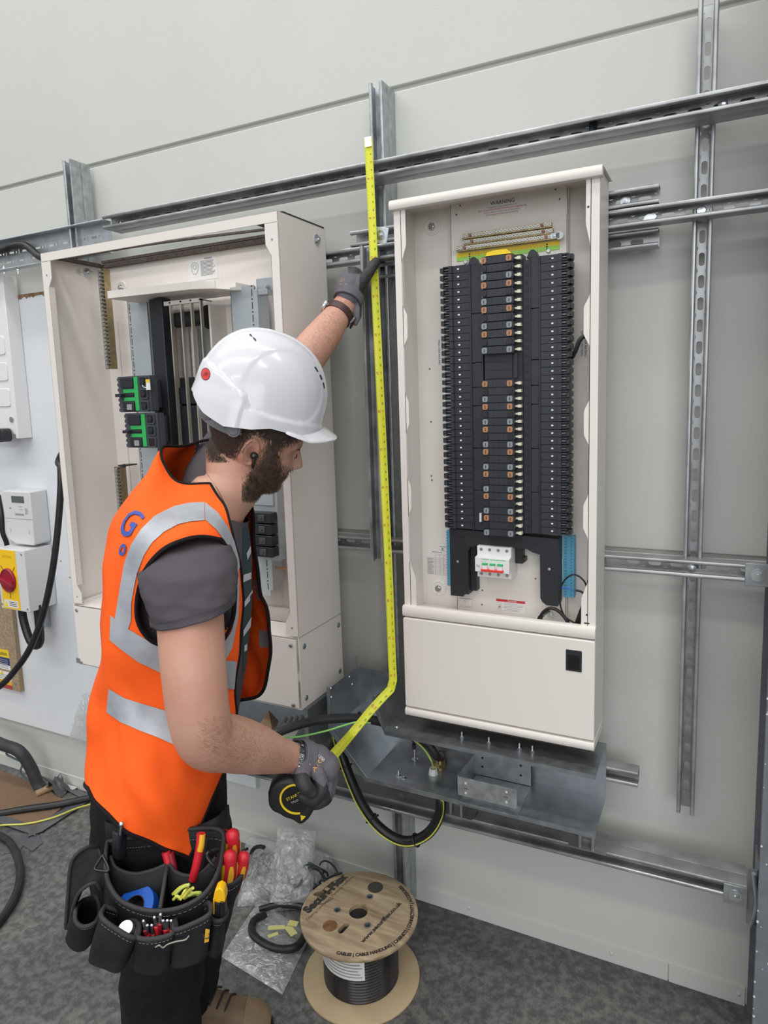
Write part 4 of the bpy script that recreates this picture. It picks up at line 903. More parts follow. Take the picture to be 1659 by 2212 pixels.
# trunking under the wide cabinet
r = thing('cable_trunking', 'dark galvanised trunking box under the wide cabinet holding cardboard and paper', 'trunking', (-1.3, -.24, .56))
q0 = V2(665, 1533, -.335)
b = MB(); b.box((-1.70, -.335, q0.y - .19), (q0.x, -.13, q0.y - .188)); b.box((-1.70, -.132, q0.y - .19), (q0.x, -.13, .755)); b.build('floor_sheet', TR, r)
b = MB(); b.box((q0.x - .0015, -.335, q0.y - .19), (q0.x, -.13, q0.y + .0)); b.box((q0.x - .012, -.3365, q0.y - .19), (q0.x, -.335, q0.y)); b.build('end_sheet', TR, r)
b = MB(); b.box((-1.7, -.337, q0.y - .20), (q0.x, -.335, q0.y - .165)); b.build('front_lip', TR, r)
# cardboard and paper lying on it
CARD = mat('brown_cardboard', (.36, .24, .15), .8, var=.12, vscale=40)
pp = [W(556, 1572, -.30), W(579, 1536, -.26), W(601, 1560, -.24), W(588, 1590, -.31)]
b = MB(); b.add(pp + [p + Vector((.001, .002, .003)) for p in pp], [(0, 1, 2, 3), (7, 6, 5, 4), (0, 4, 5, 1), (1, 5, 6, 2), (2, 6, 7, 3), (3, 7, 4, 0)])
tag(b.build('cardboard_scrap', CARD), 'small scrap of brown cardboard under the wide cabinet beside the thick cable', 'cardboard')
for k in range(4):
    p0 = W(598 + 12 * k, 1588 - 1 * k, -.28); p1 = W(618 + 12 * k, 1566 + 3 * k, -.20); p0.z = max(p0.z, q0.y - .17); p1.z = p0.z + .012
    b = MB(); b.tube([p0, p1], .0075, 12)
    tag(b.build('paper_roll', mat('off_white_paper', (.55, .56, .56), .6)), 'white paper tube in the dark trunking, ' + ('leftmost', 'second from the left', 'third from the left', 'rightmost')[k] + ' of the four', 'paper tube', 'paper tubes in the dark trunking')
b = MB(); pp = [W(585, 1596, -.33), W(612, 1562, -.25), W(650, 1572, -.25), W(628, 1605, -.33)]; b.add(pp + [p + Vector((0, 0, .002)) for p in pp], [(0, 1, 2, 3), (7, 6, 5, 4), (0, 4, 5, 1), (1, 5, 6, 2), (2, 6, 7, 3), (3, 7, 4, 0)])
tag(b.build('paper_sheet', mat('off_white_paper', (.55, .56, .56), .6)), 'white sheet of paper in the trunking beside the cardboard scrap', 'paper')
# ---------------------------------------------------------------- cables in and under the trunking
gx = G(950, 1655, zf)
cp = [W(560, 1600, -.47), W(600, 1582, -.44), W(650, 1564, -.385), W(700, 1554, -.325), W(760, 1551, -.27), W(800, 1554, -.235), W(850, 1568, -.205), W(893, 1592, -.19), W(925, 1610, -.185), W(942, 1632, -.18), gx + Vector((0, 0, .03)), gx + Vector((0, 0, -.02))]
cable('armoured_cable', cp, .0125, m=mat('worn_cable_sheath', (.022, .020, .022), .38, var=.5, vscale=18, bump=.3, bscale=40), lab='thick black armoured cable running through the trunking into a brass gland')
GY = EG
cable('earth_wire', [W(590, 1592, -.43), W(640, 1592, -.40), W(700, 1580, -.335), W(740, 1568, -.305), W(770, 1560, -.285), W(800, 1562, -.25)], .0026, m=mat('bright_green_wire', (.30, .75, .18), .4), lab='bright green earth wire beside the thick cable left of the tape')
gw = G(936, 1672, zf)
cable('earth_wire', [W(862, 1578, -.2), W(893, 1598, -.215), W(915, 1617, -.22), W(930, 1640, -.225), gw + Vector((0, 0, .02)), gw + Vector((0, 0, -.01))], .0026, m=mat('yellow_green_wire', (.50, .62, .12), .4), lab='yellow-green earth wire dropping into the white grommet on the trunking floor')
b = MB(); b.lathe(gw, (0, 0, 1), [(.0135, 0), (.0135, .006), (.0115, .0065), (.0115, .017), (.009, .0175), (.009, .004), (0, .004)], 8)
tag(b.build('grommet', mat('white_nylon', (.62, .63, .62), .5), angle=25), 'white hexagonal plastic grommet on the trunking floor with the earth wire in it', 'grommet')
b = MB(); b.cyl(gx, gx + Vector((0, 0, .004)), .021, n=24); b.cyl(gx + Vector((0, 0, .004)), gx + Vector((0, 0, .012)), .0165, n=6); b.cyl(gx + Vector((0, 0, .012)), gx + Vector((0, 0, .022)), .0145, n=20)
tag(b.build('cable_gland', mat('gland_brass', (.50, .38, .20), .3, .9)), 'brass cable gland where the thick cable passes through the trunking floor', 'cable gland')
gz = G(977, 1640, zf); b = MB(); b.cyl(gz + Vector((-.012, -.002, .010)), gz + Vector((.016, .006, .014)), .012, n=6); b.cyl(gz + Vector((.014, .006, .014)), gz + Vector((.04, .012, .014)), .008, n=16)
tag(b.build('cable_gland', mat('gland_brass', (.50, .38, .20), .3, .9)), 'loose brass gland lying on its side on the trunking floor in shadow', 'cable gland')
b = MB(); lp = curve_pts([Vector((gx.x, gx.y, zf - .01)), W(953, 1725, -.19), W(948, 1765, -.19), W(925, 1800, -.195), W(890, 1817, -.20), W(855, 1812, -.205), W(815, 1783, -.21), W(782, 1738, -.215), W(760, 1690, -.215), W(743, 1645, -.21), W(730, 1605, -.20), W(722, 1575, -.19)], 8)
b.tube(lp, .0150, 14); tag(b.build('looped_cable', CABLE), 'thick black cable hanging in a deep loop under the trunking', 'cable')
b = MB(); off = []
for i, p in enumerate(lp):
    t = (lp[min(i + 1, len(lp) - 1)] - lp[max(i - 1, 0)]).normalized(); dcam = (CAM_P - p).normalized(); s = t.cross(dcam).normalized()
    k = i / len(lp); off.append(p + dcam * .0145 + s * (.004 + .009 * math.sin(k * 2.6)) * (1 if k > .1 else -1) * -1)
b.tube(off, .0022, 8); tag(b.build('earth_wire', mat('yellow_stripe_wire', (.62, .60, .10), .4)), 'thin yellow-green wire strapped along the hanging loop of black cable', 'wire')
for k, (px, py) in enumerate(((757, 1655), (800, 1765), (893, 1815))):
    q = min(lp, key=lambda p: (p - W(px, py, -.21)).length); i = lp.index(q); t = (lp[i + 1] - lp[i - 1]).normalized()
    b = MB(); u = t.orthogonal().normalized(); v = t.cross(u)
    b.tube([q + (u * math.cos(a * math.pi / 8) + v * math.sin(a * math.pi / 8)) * .0178 for a in range(16)], .0024, 6, closed=True)
    hd = (RGT * .5 + Vector((0, 0, .4)) + FWD * -.3).normalized() * (1 if k < 2 else -1); b.cyl(q + hd * .017, q + hd * .03, .0035, n=6)
    tag(b.build('cable_tie', BLKPL), ('black cable tie at the top of the hanging cable loop', 'black cable tie halfway down the hanging cable loop', 'black cable tie at the lowest bend of the cable loop')[k], 'cable tie')
for k, (px, py, lab) in enumerate(((759, 1556, 'black cable tie around the thick cable just left of the tape'), (894, 1598, 'black cable tie on the thick cable inside the trunking'))):
    q0_ = W(px, py, -.215); cc = curve_pts(cp, 8); q = min(cc, key=lambda p: (p - q0_).length); i = cc.index(q); t = (cc[i + 1] - cc[i - 1]).normalized(); u = t.orthogonal().normalized(); v = t.cross(u)
    b = MB(); b.tube([q + (u * math.cos(a * math.pi / 8) + v * math.sin(a * math.pi / 8)) * .0155 for a in range(16)], .003, 6, closed=True); b.box((q.x - .004, q.y - .016, q.z - .026), (q.x + .004, q.y - .008, q.z - .012)); tag(b.build('cable_tie', BLKPL), lab, 'cable tie')
# ================================================================ CABLE DRUM
PLY = bpy.data.materials.new('drum_plywood'); PLY.use_nodes = True
n = PLY.node_tree.nodes; l = PLY.node_tree.links; bs = n['Principled BSDF']; tcn = n.new('ShaderNodeTexCoord'); mp = n.new('ShaderNodeMapping'); l.new(tcn.outputs['Object'], mp.inputs[0])
mp.inputs['Rotation'].default_value = (0, 0, math.radians(-38)); mp.inputs['Scale'].default_value = (5, 26, 26)
nz = n.new('ShaderNodeTexNoise'); nz.inputs['Scale'].default_value = 1.3; nz.inputs['Detail'].default_value = 8; nz.inputs['Roughness'].default_value = .6; nz.inputs['Distortion'].default_value = .8; l.new(mp.outputs[0], nz.inputs['Vector'])
rr = n.new('ShaderNodeValToRGB'); l.new(nz.outputs['Fac'], rr.inputs[0]); rr.color_ramp.elements[0].position = .3; rr.color_ramp.elements[0].color = (.23, .155, .09, 1); rr.color_ramp.elements[1].position = .68; rr.color_ramp.elements[1].color = (.50, .39, .255, 1)
l.new(rr.outputs[0], bs.inputs['Base Color']); bs.inputs['Roughness'].default_value = .6
DC = Vector((-.863, -.338, 0)); DR = .1635; ZT = .200
D_ = thing('cable_drum', 'plywood cable drum of black cable standing on the floor, lettering on its upper disc', 'cable drum', DC)
def bool_cut(o, cutters):
    tmp = []
    for cme in cutters:
        c = bpy.data.objects.new('cut', cme); COL.objects.link(c); c.location = (0, 0, 0)
        m = o.modifiers.new('b', 'BOOLEAN'); m.operation = 'DIFFERENCE'; m.object = c; m.solver = 'EXACT'; tmp.append(c)
    dg = bpy.context.evaluated_depsgraph_get(); dg.update()
    me = bpy.data.meshes.new_from_object(o.evaluated_get(dg)); o.modifiers.clear(); o.data = me
    for c in tmp: bpy.data.objects.remove(c)
def disc(z0, z1, name, m, holes):
    b = MB(); b.lathe(DC + Vector((0, 0, z0)), (0, 0, 1), [(DR - .002, 0), (DR, .002), (DR, z1 - z0 - .002), (DR - .002, z1 - z0)], 96)
    o = b.build(name, m, D_, angle=50)
    cs = []
    for px, py, r_, kind in holes:
        q = G(px, py, z1); c = MB()
        if kind == 'c': c.cyl(q + Vector((0, 0, -.03)), q + Vector((0, 0, .02)), r_, n=40)
        else:
            q1 = G(*kind, z1); d = (q1 - q).normalized(); s = Vector((-d.y, d.x, 0)); pts = []
            for i in range(13): a = math.pi * i / 12; pts.append(q1 + s * math.cos(a) * r_ + d * math.sin(a) * r_)
            for i in range(13): a = math.pi * i / 12; pts.append(q - s * math.cos(a) * r_ - d * math.sin(a) * r_)
            vs = [p + Vector((0, 0, -.03)) for p in pts] + [p + Vector((0, 0, .02)) for p in pts]; N = len(pts); c.add(vs, [tuple(range(N)), tuple(range(2 * N - 1, N - 1, -1))] + [(i, i + N, (i + 1) % N + N, (i + 1) % N) for i in range(N)])
        me = bpy.data.meshes.new('c'); me.from_pydata([tuple(p - DC) for p in c.v], [], c.f); me.update(); cs.append(me)
    if cs:
        o.parent = None; bool_cut(o, cs); o.parent = D_
        o.data.polygons.foreach_set('use_smooth', [True] * len(o.data.polygons)); o.data.set_sharp_from_angle(angle=math.radians(50))
    return o
disc(0.0, .010, 'lower_disc', mat('pale_fibreboard', (.46, .35, .21), .7, var=.10, vscale=9), [])
td = disc(ZT - .012, ZT, 'upper_disc', PLY, [(774, 1969, .0262, 'c'), (728.5, 1966, .0085, 'c'), (798.5, 1937.5, .0085, 'c'), (794, 1999, .0085, 'c'), (736, 2011, .0085, (748, 1998))])
for px, py in ((728.5, 1966), (798.5, 1937.5), (794, 1999)):
    b = MB(); q = G(px, py, ZT); b.lathe(q + Vector((0, 0, -.012)), (0, 0, 1), [(.0085, 0), (.0085, .0125), (.0105, .013), (.0105, .0135), (.0078, .0135), (.0078, 0)], 24); b.build('eyelet', GALV, td)
b = MB(); q = G(811, 1917, ZT); b.lathe(q, (0, 0, 1), [(.0225, .0002), (.0225, .0006), (0, .0006)], 40); b.build('round_sticker', mat('faded_black_ink', (.05, .045, .042), .6), td)
b = MB(); q = G(713, 2000, ZT); b.lathe(q, (0, 0, 1), [(.020, .0001), (.020, .0003), (.014, .0005), (0, .0005)], 40); b.build('wood_knot', mat('wood_knot', (.20, .095, .04), .65, var=.3, vscale=60), td)
b = MB(); q = G(697, 1930, ZT); M = Matrix.Translation(q) @ Matrix.Rotation(.6, 4, 'Z'); b.add([M @ Vector((.028 * math.cos(a * .35), .010 * math.sin(a * .35), .0003)) for a in range(18)], [tuple(range(18))]); b.build('wood_knot', mat('dark_knot', (.20, .11, .06), .65, var=.5, vscale=50), td)
BI = mat('stencil_ink', (.04, .035, .03), .6)
a0 = G(655, 1978, ZT); a1 = G(752, 1888, ZT); dx = (a1 - a0).normalized(); up_ = Vector((-dx.y, dx.x, 0))
# true text directions on the disc
text('Securi-Flex', .034, (a0 + a1) / 2 + Vector((0, 0, .0004)) + up_ * .004, dx, up_, BI, td, sx_=1.0 * (a1 - a0).length / .178, bold=.0022)
text('Creating Connections, Powering Possibilities', .0115, G(715, 1938, ZT) + Vector((0, 0, .0004)), (G(768, 1897, ZT) - G(674, 1986, ZT)), up_, mat('stencil_ink_faint', (.12, .10, .08), .6), td)
g0, g1 = G(782, 2035, ZT), G(864, 1951, ZT); dd_ = (g1 - g0).normalized(); text('www.securiflex.co.uk', .0175, (g0 + g1) / 2 + Vector((0, 0, .0004)), dd_, Vector((-dd_.y, dd_.x, 0)), BI, td, sx_=(g1 - g0).length / .150, bold=.0006)
cc_ = DC + Vector((0, 0, ZT + .0004))
def arc(s, size, px0, py0, px1, py1, sx_=1.0):
    p0 = G(px0, py0, ZT) - cc_; p1 = G(px1, py1, ZT) - cc_; A0 = math.atan2(p0.y, p0.x); A1 = math.atan2(p1.y, p1.x)
    while A1 < A0: A1 += 2 * math.pi
    rad = (p0.length + p1.length) / 2; mid = (A0 + A1) / 2; Ls = rad * (A1 - A0)
    cu_w = len(s) * size * .60; k = Ls / cu_w
    def wp(x, y): a = mid + x * k / rad; rr_ = rad - .003 - y * 1.15; return cc_ + Vector((rr_ * math.cos(a), rr_ * math.sin(a), 0))
    text(s, size, (0, 0, 0), X, Y, BI, td, warp=wp, bold=.0007)
arc('CABLES | CABLE HANDLING | CABINETS | CONNECTIVITY | ACCESSORIES', .0118, 706, 2050, 850, 1902)
b = MB(); el = []
ec = G(716, 1925, ZT) + Vector((0, 0, .0004))
for i in range(40):
    a = -.6 + 5.0 * i / 39; el.append(ec + dx * (.060 * math.cos(a)) + up_ * (.024 * math.sin(a)))
b.tube(el, .0008, 4); b.build('logo_arc', BI, td)
b = MB(); pr = [(.0, .0)]; RC = .1055; nl = 21; z0_, z1_ = .0102, ZT - .0122
prof = []
for i in range(nl):
    for k in range(6): a = math.pi * (k + .5) / 6; prof.append((RC - .0045 + .0045 * math.sin(a), z0_ + (z1_ - z0_) * (i + .5 - .5 * math.cos(a)) / nl))
b.lathe(DC, (0, 0, 1), prof, 72); b.build('wound_cable', mat('wound_black_cable', (.022, .019, .021), .25, var=.4, vscale=30, stretch=(1, 1, .4)), D_, angle=80)
b = MB(); qa = math.atan2(*( (G(742, 2100, .08) - DC).yx)); 
for s_, (a_0, a_1, z_0, z_1, mi) in enumerate([(-1.06, .0, .112, .186, 0)]): pass
def wrap(a0_, a1_, z_0, z_1, rad, name, m, parent, nseg=14):
    b = MB(); vs = []
    for z in (z_0, z_1):
        for i in range(nseg + 1): a = a0_ + (a1_ - a0_) * i / nseg; vs.append(DC + Vector((rad * math.cos(a), rad * math.sin(a), z)))
    b.add(vs, [(i, i + 1, i + nseg + 2, i + nseg + 1) for i in range(nseg)]); return b.build(name, m, parent)
pl = S(697, 2090, 1.0); 
def ang(px, py): # direction where the sight line meets the drum's cable
    d = _dir(px, py); ox, oy = CAM_P.x - DC.x, CAM_P.y - DC.y; A_ = d.x ** 2 + d.y ** 2; B_ = 2 * (ox * d.x + oy * d.y); C__ = ox * ox + oy * oy - .1055 ** 2
    disc_ = B_ * B_ - 4 * A_ * C__; t = (-B_ - math.sqrt(max(0, disc_))) / (2 * A_); p = CAM_P + d * t; return math.atan2(p.y - DC.y, p.x - DC.x), p.z
aL, zL = ang(698, 2100); aR, zR = ang(788, 2110); _, zB = ang(786, 2118); 
wl_ = wrap(aL - .35, aR, zB, ZT - .0125, .1066, 'paper_label', PAPER, D_)
for i in range(6):
    z = zB + .008 + i * .009; wrap(aL + .15 + .1 * (i % 2), aR - .06 - .05 * ((i * 7) % 3), z, z + .003, .1069, 'printed_line', INKG, wl_)
wrap(aL - .1, aL + .14, ZT - .05, ZT - .02, .1069, 'printed_block', INK, wl_)
# ================================================================ BAGS ON THE FLOOR
PL_ = bpy.data.materials.new('clear_polythene'); PL_.use_nodes = True
n = PL_.node_tree.nodes; l = PL_.node_tree.links; n.remove(n['Principled BSDF']); out = n['Material Output']
gl = n.new('ShaderNodeBsdfGlossy'); gl.inputs['Roughness'].default_value = .12; gl.inputs['Color'].default_value = (.9, .9, .9, 1)
tp = n.new('ShaderNodeBsdfTransparent'); df = n.new('ShaderNodeBsdfDiffuse'); df.inputs['Color'].default_value = (.75, .77, .77, 1)
m1 = n.new('ShaderNodeMixShader'); m2 = n.new('ShaderNodeMixShader'); m1.inputs[0].default_value = .22; m2.inputs[0].default_value = .2
tcn = n.new('ShaderNodeTexCoord'); nz = n.new('ShaderNodeTexNoise'); nz.inputs['Scale'].default_value = 30; nz.inputs['Detail'].default_value = 6; nz.inputs['Distortion'].default_value = 1.5; l.new(tcn.outputs['Object'], nz.inputs['Vector'])
bp = n.new('ShaderNodeBump'); bp.inputs['Strength'].default_value = 1; bp.inputs['Distance'].default_value = .012; l.new(nz.outputs['Fac'], bp.inputs['Height']); l.new(bp.outputs[0], gl.inputs['Normal']); l.new(bp.outputs[0], df.inputs['Normal'])
l.new(tp.outputs[0], m1.inputs[1]); l.new(df.outputs[0], m1.inputs[2]); l.new(m1.outputs[0], m2.inputs[1]); l.new(gl.outputs[0], m2.inputs[2]); l.new(m2.outputs[0], out.inputs[0])
from mathutils import noise as mnoise
def bag_mesh(corners, nu, nv, amp, puff, seed, thick=.03):
    """pillow-like crumpled bag spanned between four corners (lower and upper skin)"""
    A, B_, C_, D__ = [Vector(c) for c in corners]; b = MB()
    nrm = (B_ - A).cross(D__ - A).normalized()
    for sgn in (1, -1):
        vs = []
        for j in range(nv + 1):
            for i in range(nu + 1):
                u, v = i / nu, j / nv; p = A.lerp(B_, u).lerp(D__.lerp(C_, u), v); e = (min(u, 1 - u) * min(v, 1 - v) * 4) ** .4
                nn = mnoise.noise(Vector((u * 5 + seed, v * 5, seed))) * .6 + abs(mnoise.noise(Vector((u * 13, v * 13 + seed, 3)))) * .7
                h = puff * e * (1 if sgn > 0 else .25) + amp * nn * (e * .8 + .2)
                q = p + nrm * (h * sgn if sgn > 0 else -h * .4)
                q.z = max(q.z, .0015 + .0005 * (sgn > 0)); vs.append(q)
        w_ = nu + 1; fs = [(j * w_ + i, j * w_ + i + 1, (j + 1) * w_ + i + 1, (j + 1) * w_ + i) for j in range(nv) for i in range(nu)]
        b.add(vs, fs)
    return b
rb_ = thing('plastic_bag', 'bulging clear plastic bag of dark fittings slumped by the wall left of the drum', 'bag', G(600, 1950))
base = G(520, 1955), G(690, 1945)
wl0 = G(512, 1960, .0); wl1 = G(668, 1948, .0)
bag_mesh([wl0, wl1, W(700, 1842, -.03), W(532, 1806, -.04)], 34, 30, .022, .085, 3).build('bag_skin', PL_, rb_, angle=180)
fb = MB()
cols_ = [(-.02, 0), (.0, 0)]
rnd = random.Random(5)
cb = (wl0 + wl1 + W(690, 1850, -.06) + W(548, 1830, -.06)) / 4
for i in range(40):
    c = cb + Vector((rnd.uniform(-.11, .09), rnd.uniform(-.06, .01), rnd.uniform(-.09, .05))); c.z = max(.02, c.z); a = rnd.uniform(0, 3); pts = [c + Vector((.045 * math.cos(a + t), .02 * math.sin(a + t * .7), .035 * math.sin(a + t))) for t in np.linspace(0, rnd.uniform(2, 4.5), 12)]
    for p in pts: p.z = max(p.z, .006); p.y = min(p.y, -.012)
    fb.tube(pts, .0045 + .003 * rnd.random(), 8)
tag(fb.build('cable_offcuts', CABLE), 'tangle of black cable offcuts inside the bulging clear bag', 'cable offcuts', kind='stuff')
bag2 = thing('plastic_bag', 'tall crumpled clear bag standing upright against the wall behind the first bag', 'bag', G(640, 1935))
bag_mesh([G(580, 1972, .0), G(674, 1962, .0), W(682, 1795, -.06), W(600, 1785, -.07)], 22, 34, .02, .06, 9).build('bag_skin', PL_, bag2, angle=180)
bag4 = thing('plastic_bag', 'dark crumpled plastic bag of wires lying between the wall and the drum', 'bag', G(700, 1900))
bag_mesh([G(665, 1945), G(725, 1905), W(715, 1850, -.02), W(668, 1830, -.03)], 20, 16, .02, .04, 21).build('bag_skin', PL_, bag4, angle=180)
fb = MB()
for i in range(12):
    c = G(690, 1915, .03) + Vector((rnd.uniform(-.05, .05), rnd.uniform(-.03, .02), rnd.uniform(-.02, .07))); a = rnd.uniform(0, 6); pts = [c + Vector((.035 * math.cos(a + t), .02 * math.sin(a + t), .03 * math.sin(a * 2 + t))) for t in np.linspace(0, 4, 12)]
    for p in pts: p.z = max(p.z, .005); p.y = min(p.y, -.012)
    fb.tube(pts, .003, 6)
tag(fb.build('wire_offcuts', mat('dark_green_wire', (.02, .035, .03), .5)), 'tangle of dark wire offcuts in the crumpled bag beside the drum', 'wire offcuts', kind='stuff')
bag3 = thing('plastic_bag', 'flat clear bag with a black cable ring and yellow labels on the floor', 'bag', G(600, 2040))
bag_mesh([G(478, 2068), G(610, 2150), G(672, 2020), G(560, 1945)], 30, 30, .008, .02, 14).build('bag_skin', PL_, bag3, angle=180)
ring = curve_pts([G(573, 1975, .02), G(548, 1990, .022), G(545, 2015, .022), G(565, 2035, .02), G(600, 2050, .02), G(640, 2045, .02), G(662, 2015, .02)], 6)
cable('coiled_cable', ring, .0115, m=CABLE, lab='short black cable bent into a ring inside the flat clear bag')
fb = MB(); fb.tube([G(571, 1972, .025), G(560, 1973, .027)], .0045, 8); q = G(555, 1972, .027); fb.lathe(q, (0, .3, 1), [(.007, 0), (.007, .002), (.0035, .002), (.0035, 0)], 16); tag(fb.build('cable_lug', ZINC), 'ring-shaped cable lug on the end of the bagged cable', 'cable lug')
b = MB(); p = curve_pts([G(560, 1965, .015), G(600, 1955, .02), G(650, 1958, .02), G(668, 1975, .02)], 6); b.tube(p, .010, 10); tag(b.build('coiled_cable', CABLE), 'second black cable end curving behind the yellow labels in the flat bag', 'cable')
YL = mat('pale_yellow_label', (.58, .56, .22), .5)
for k, (px, py, w1, h1, a) in enumerate(((597, 2004, .05, .016, .5), (628, 2010, .045, .022, -.5), (590, 2020, .03, .012, .9), (633, 1995, .03, .02, .2))):
    M = Matrix.Translation(G(px, py, .034 + .002 * k)) @ Matrix.Rotation(a, 4, 'Z'); b = MB(); b.box((-w1 / 2, -h1 / 2, 0), (w1 / 2, h1 / 2, .0012), M=M); tag(b.build('label_strip', YL), ('longest pale yellow label in the flat clear bag', 'widest pale yellow label beside the cable ring', 'smallest pale yellow label near the cable lug', 'pale yellow label under the wall side of the bag')[k], 'label')
rb2 = thing('plastic_sheet', 'crumpled clear plastic sheeting hanging below the cabinet behind the worker', 'plastic sheet', W(190, 1600, -.09))
bag_mesh([W(148, 1600, -.08), W(260, 1640, -.10), W(280, 1480, -.06), W(178, 1500, -.05)], 22, 22, .025, .03, 33).build('sheet', PL_, rb2, angle=180)
# ================================================================ FLOOR AT THE LEFT
CPT = mat('brown_carpet_tile', (.20, .125, .075), .9, var=.16, vscale=200, bump=.4, bscale=500)
TAPE = mat('grey_gaffer_tape', (.10, .105, .115), .32, var=.2, vscale=12, bump=.35, bscale=40)
def flat(name, pts, h, m, z=0.0, lab=None, cat='tape', sub=0, group=None):
    P = [G(px, py, 0) for px, py in pts]; n_ = len(P); b = MB()
    vs = [Vector((p.x, min(p.y, -.006), z)) for p in P] + [Vector((p.x, min(p.y, -.006), z + h)) for p in P]
    b.add(vs, [tuple(range(n_ - 1, -1, -1)), tuple(range(n_, 2 * n_))] + [(i, (i + 1) % n_, (i + 1) % n_ + n_, i + n_) for i in range(n_)])
    o = b.build(name, m, smooth=False)
    if lab: tag(o, lab, cat, group)
    return o
flat('floor_mat', [(-200, 1600), (0, 1668), (60, 1690), (95, 1695), (118, 1720), (150, 1735), (75, 1795), (0, 1770), (-200, 1700)], .006, CPT, .001, 'brown floor covering taped to the concrete at the left wall', 'floor covering')
flat('gaffer_tape', [(85, 1676), (190, 1735), (195, 1722), (100, 1672)], .0015, TAPE, .0072, 'strip of grey tape along the wall edge of the brown floor covering')
flat('gaffer_tape', [(0, 1762), (68, 1786), (78, 1810), (0, 1782)], .0015, TAPE, .0072, 'strip of grey tape at the front left edge of the brown floor covering')
flat('gaffer_tape', [(60, 1812), (92, 1800), (196, 1732), (186, 1724), (66, 1792)], .0015, TAPE, .0074, 'long diagonal strip of grey tape on the brown floor covering edge')
flat('gaffer_tape', [(28, 1800), (82, 1803), (92, 1822), (70, 1840), (50, 1828), (40, 1842), (8, 1845), (2, 1830), (30, 1822)], .002, TAPE, .0012, 'crumpled patch of grey tape on the concrete near the yellow wire')
b = MB(); vs = []
rn = random.Random(3); c = G(118, 1700, .03); c.y = -.03 - .03
for i in range(9):
    for j in range(7): vs.append(c + Vector(((i - 4) * .013 + rn.uniform(-.006, .006), (j - 3) * .008 + rn.uniform(-.008, .008), max(-.028, .035 - .016 * abs(i - 4) + rn.uniform(-.014, .014)))))
b.add(vs, [(i * 7 + j, i * 7 + j + 1, (i + 1) * 7 + j + 1, (i + 1) * 7 + j) for i in range(8) for j in range(6)])
o = b.build('crumpled_tape', mat('dark_foil', (.10, .105, .11), .3, .3), angle=180); tag(o, 'crumpled ball of dark grey tape standing against the wall foot', 'tape')
flat('card_strip', [(137, 1697), (168, 1706), (158, 1711), (135, 1704)], .003, mat('off_white_paper', (.55, .56, .56), .6), .009, 'small white strip of card lying on the tape by the wall', 'card')
cable('floor_conduit', [W(-60, 1575, -.14), W(0, 1606, -.13), W(40, 1622, -.12), W(65, 1655, -.10), W(80, 1690, -.09), G(88, 1702, .02)], .024, m=mat('dull_black_rubber', (.035, .035, .037), .6, var=.3, vscale=20), lab='thick dull black cable rising from the brown floor covering at the left', n=14)
cable('cable_rope', [W(22, 1612, -.095), W(14, 1628, -.09), W(30, 1638, -.085), W(48, 1648, -.085), W(45, 1670, -.09), G(70, 1692, .012)], .0045, m=mat('blue_grey_rope', (.10, .15, .17), .7), lab='blue-grey cord knotted around the thick dull black cable')
b = MB(); p0, p1 = G(78, 1715, .016), G(112, 1700, .02); b.tube([p0, p1], .014, 12); tag(b.build('cardboard_roll', CARD), 'small rolled piece of brown cardboard beside the cable hole', 'cardboard')
cable('floor_cable', [G(-80, 1768, .014), G(0, 1757, .014), G(60, 1747, .020), G(130, 1737, .020), G(200, 1722, .02), G(300, 1700, .02), G(420, 1690, .02)], .0135, lab='straight black cable lying across the brown floor covering')
cable('floor_wire', [G(-60, 1790, .010), G(0, 1783, .012), G(60, 1779, .013), G(115, 1766, .015), G(160, 1748, .016), G(200, 1736, .012), G(260, 1720, .01)], .0035, m=mat('yellow_stripe_wire', (.62, .60, .10), .4), lab='thin yellow wire lying beside the straight black floor cable')
cable('floor_cable', [G(-80, 1775, .014), G(0, 1806, .014), G(28, 1830, .014), G(42, 1870, .014), G(40, 1915, .014), G(20, 1960, .014), G(-10, 2000, .014), G(-60, 2050, .014)], .0135, lab='black cable curving in a wide arc on the bare concrete at the left edge')
# ================================================================ THE WORKER
from mathutils.bvhtree import BVHTree
SKIN = bpy.data.materials.new('skin'); SKIN.use_nodes = True
n = SKIN.node_tree.nodes; l = SKIN.node_tree.links; bs = n['Principled BSDF']; tcn = n.new('ShaderNodeTexCoord')
nz = n.new('ShaderNodeTexNoise'); nz.inputs['Scale'].default_value = 9; nz.inputs['Detail'].default_value = 6; l.new(tcn.outputs['Object'], nz.inputs['Vector'])
rr = n.new('ShaderNodeValToRGB'); l.new(nz.outputs['Fac'], rr.inputs[0]); rr.color_ramp.elements[0].position = .35; rr.color_ramp.elements[0].color = (.56, .285, .205, 1); rr.color_ramp.elements[1].position = .65; rr.color_ramp.elements[1].color = (.62, .36, .265, 1)
l.new(rr.outputs[0], bs.inputs['Base Color']); bs.inputs['Roughness'].default_value = .52; bs.inputs['Subsurface Weight'].default_value = .12; bs.inputs['Subsurface Radius'].default_value = (.01, .004, .002); bs.inputs['Subsurface Scale'].default_value = .5
nb = n.new('ShaderNodeTexNoise'); nb.inputs['Scale'].default_value = 420; bp = n.new('ShaderNodeBump'); bp.inputs['Strength'].default_value = .12; bp.inputs['Distance'].default_value = .001; l.new(tcn.outputs['Object'], nb.inputs['Vector']); l.new(nb.outputs['Fac'], bp.inputs['Height']); l.new(bp.outputs[0], bs.inputs['Normal'])
def fabric(name, col, rough=.85, scale=900, var=.08, bump=.25):
    return mat(name, col, rough, var=var, vscale=7, bump=bump, bscale=scale, spec=.2)
ORANGE = mat('fluorescent_orange', (1.0, .120, .012), .75, var=.04, vscale=4, bump=.12, bscale=600, spec=.25)
SILVER = mat('reflective_tape', (.40, .42, .46), .45, .2, var=.14, vscale=16, bump=.6, bscale=45)
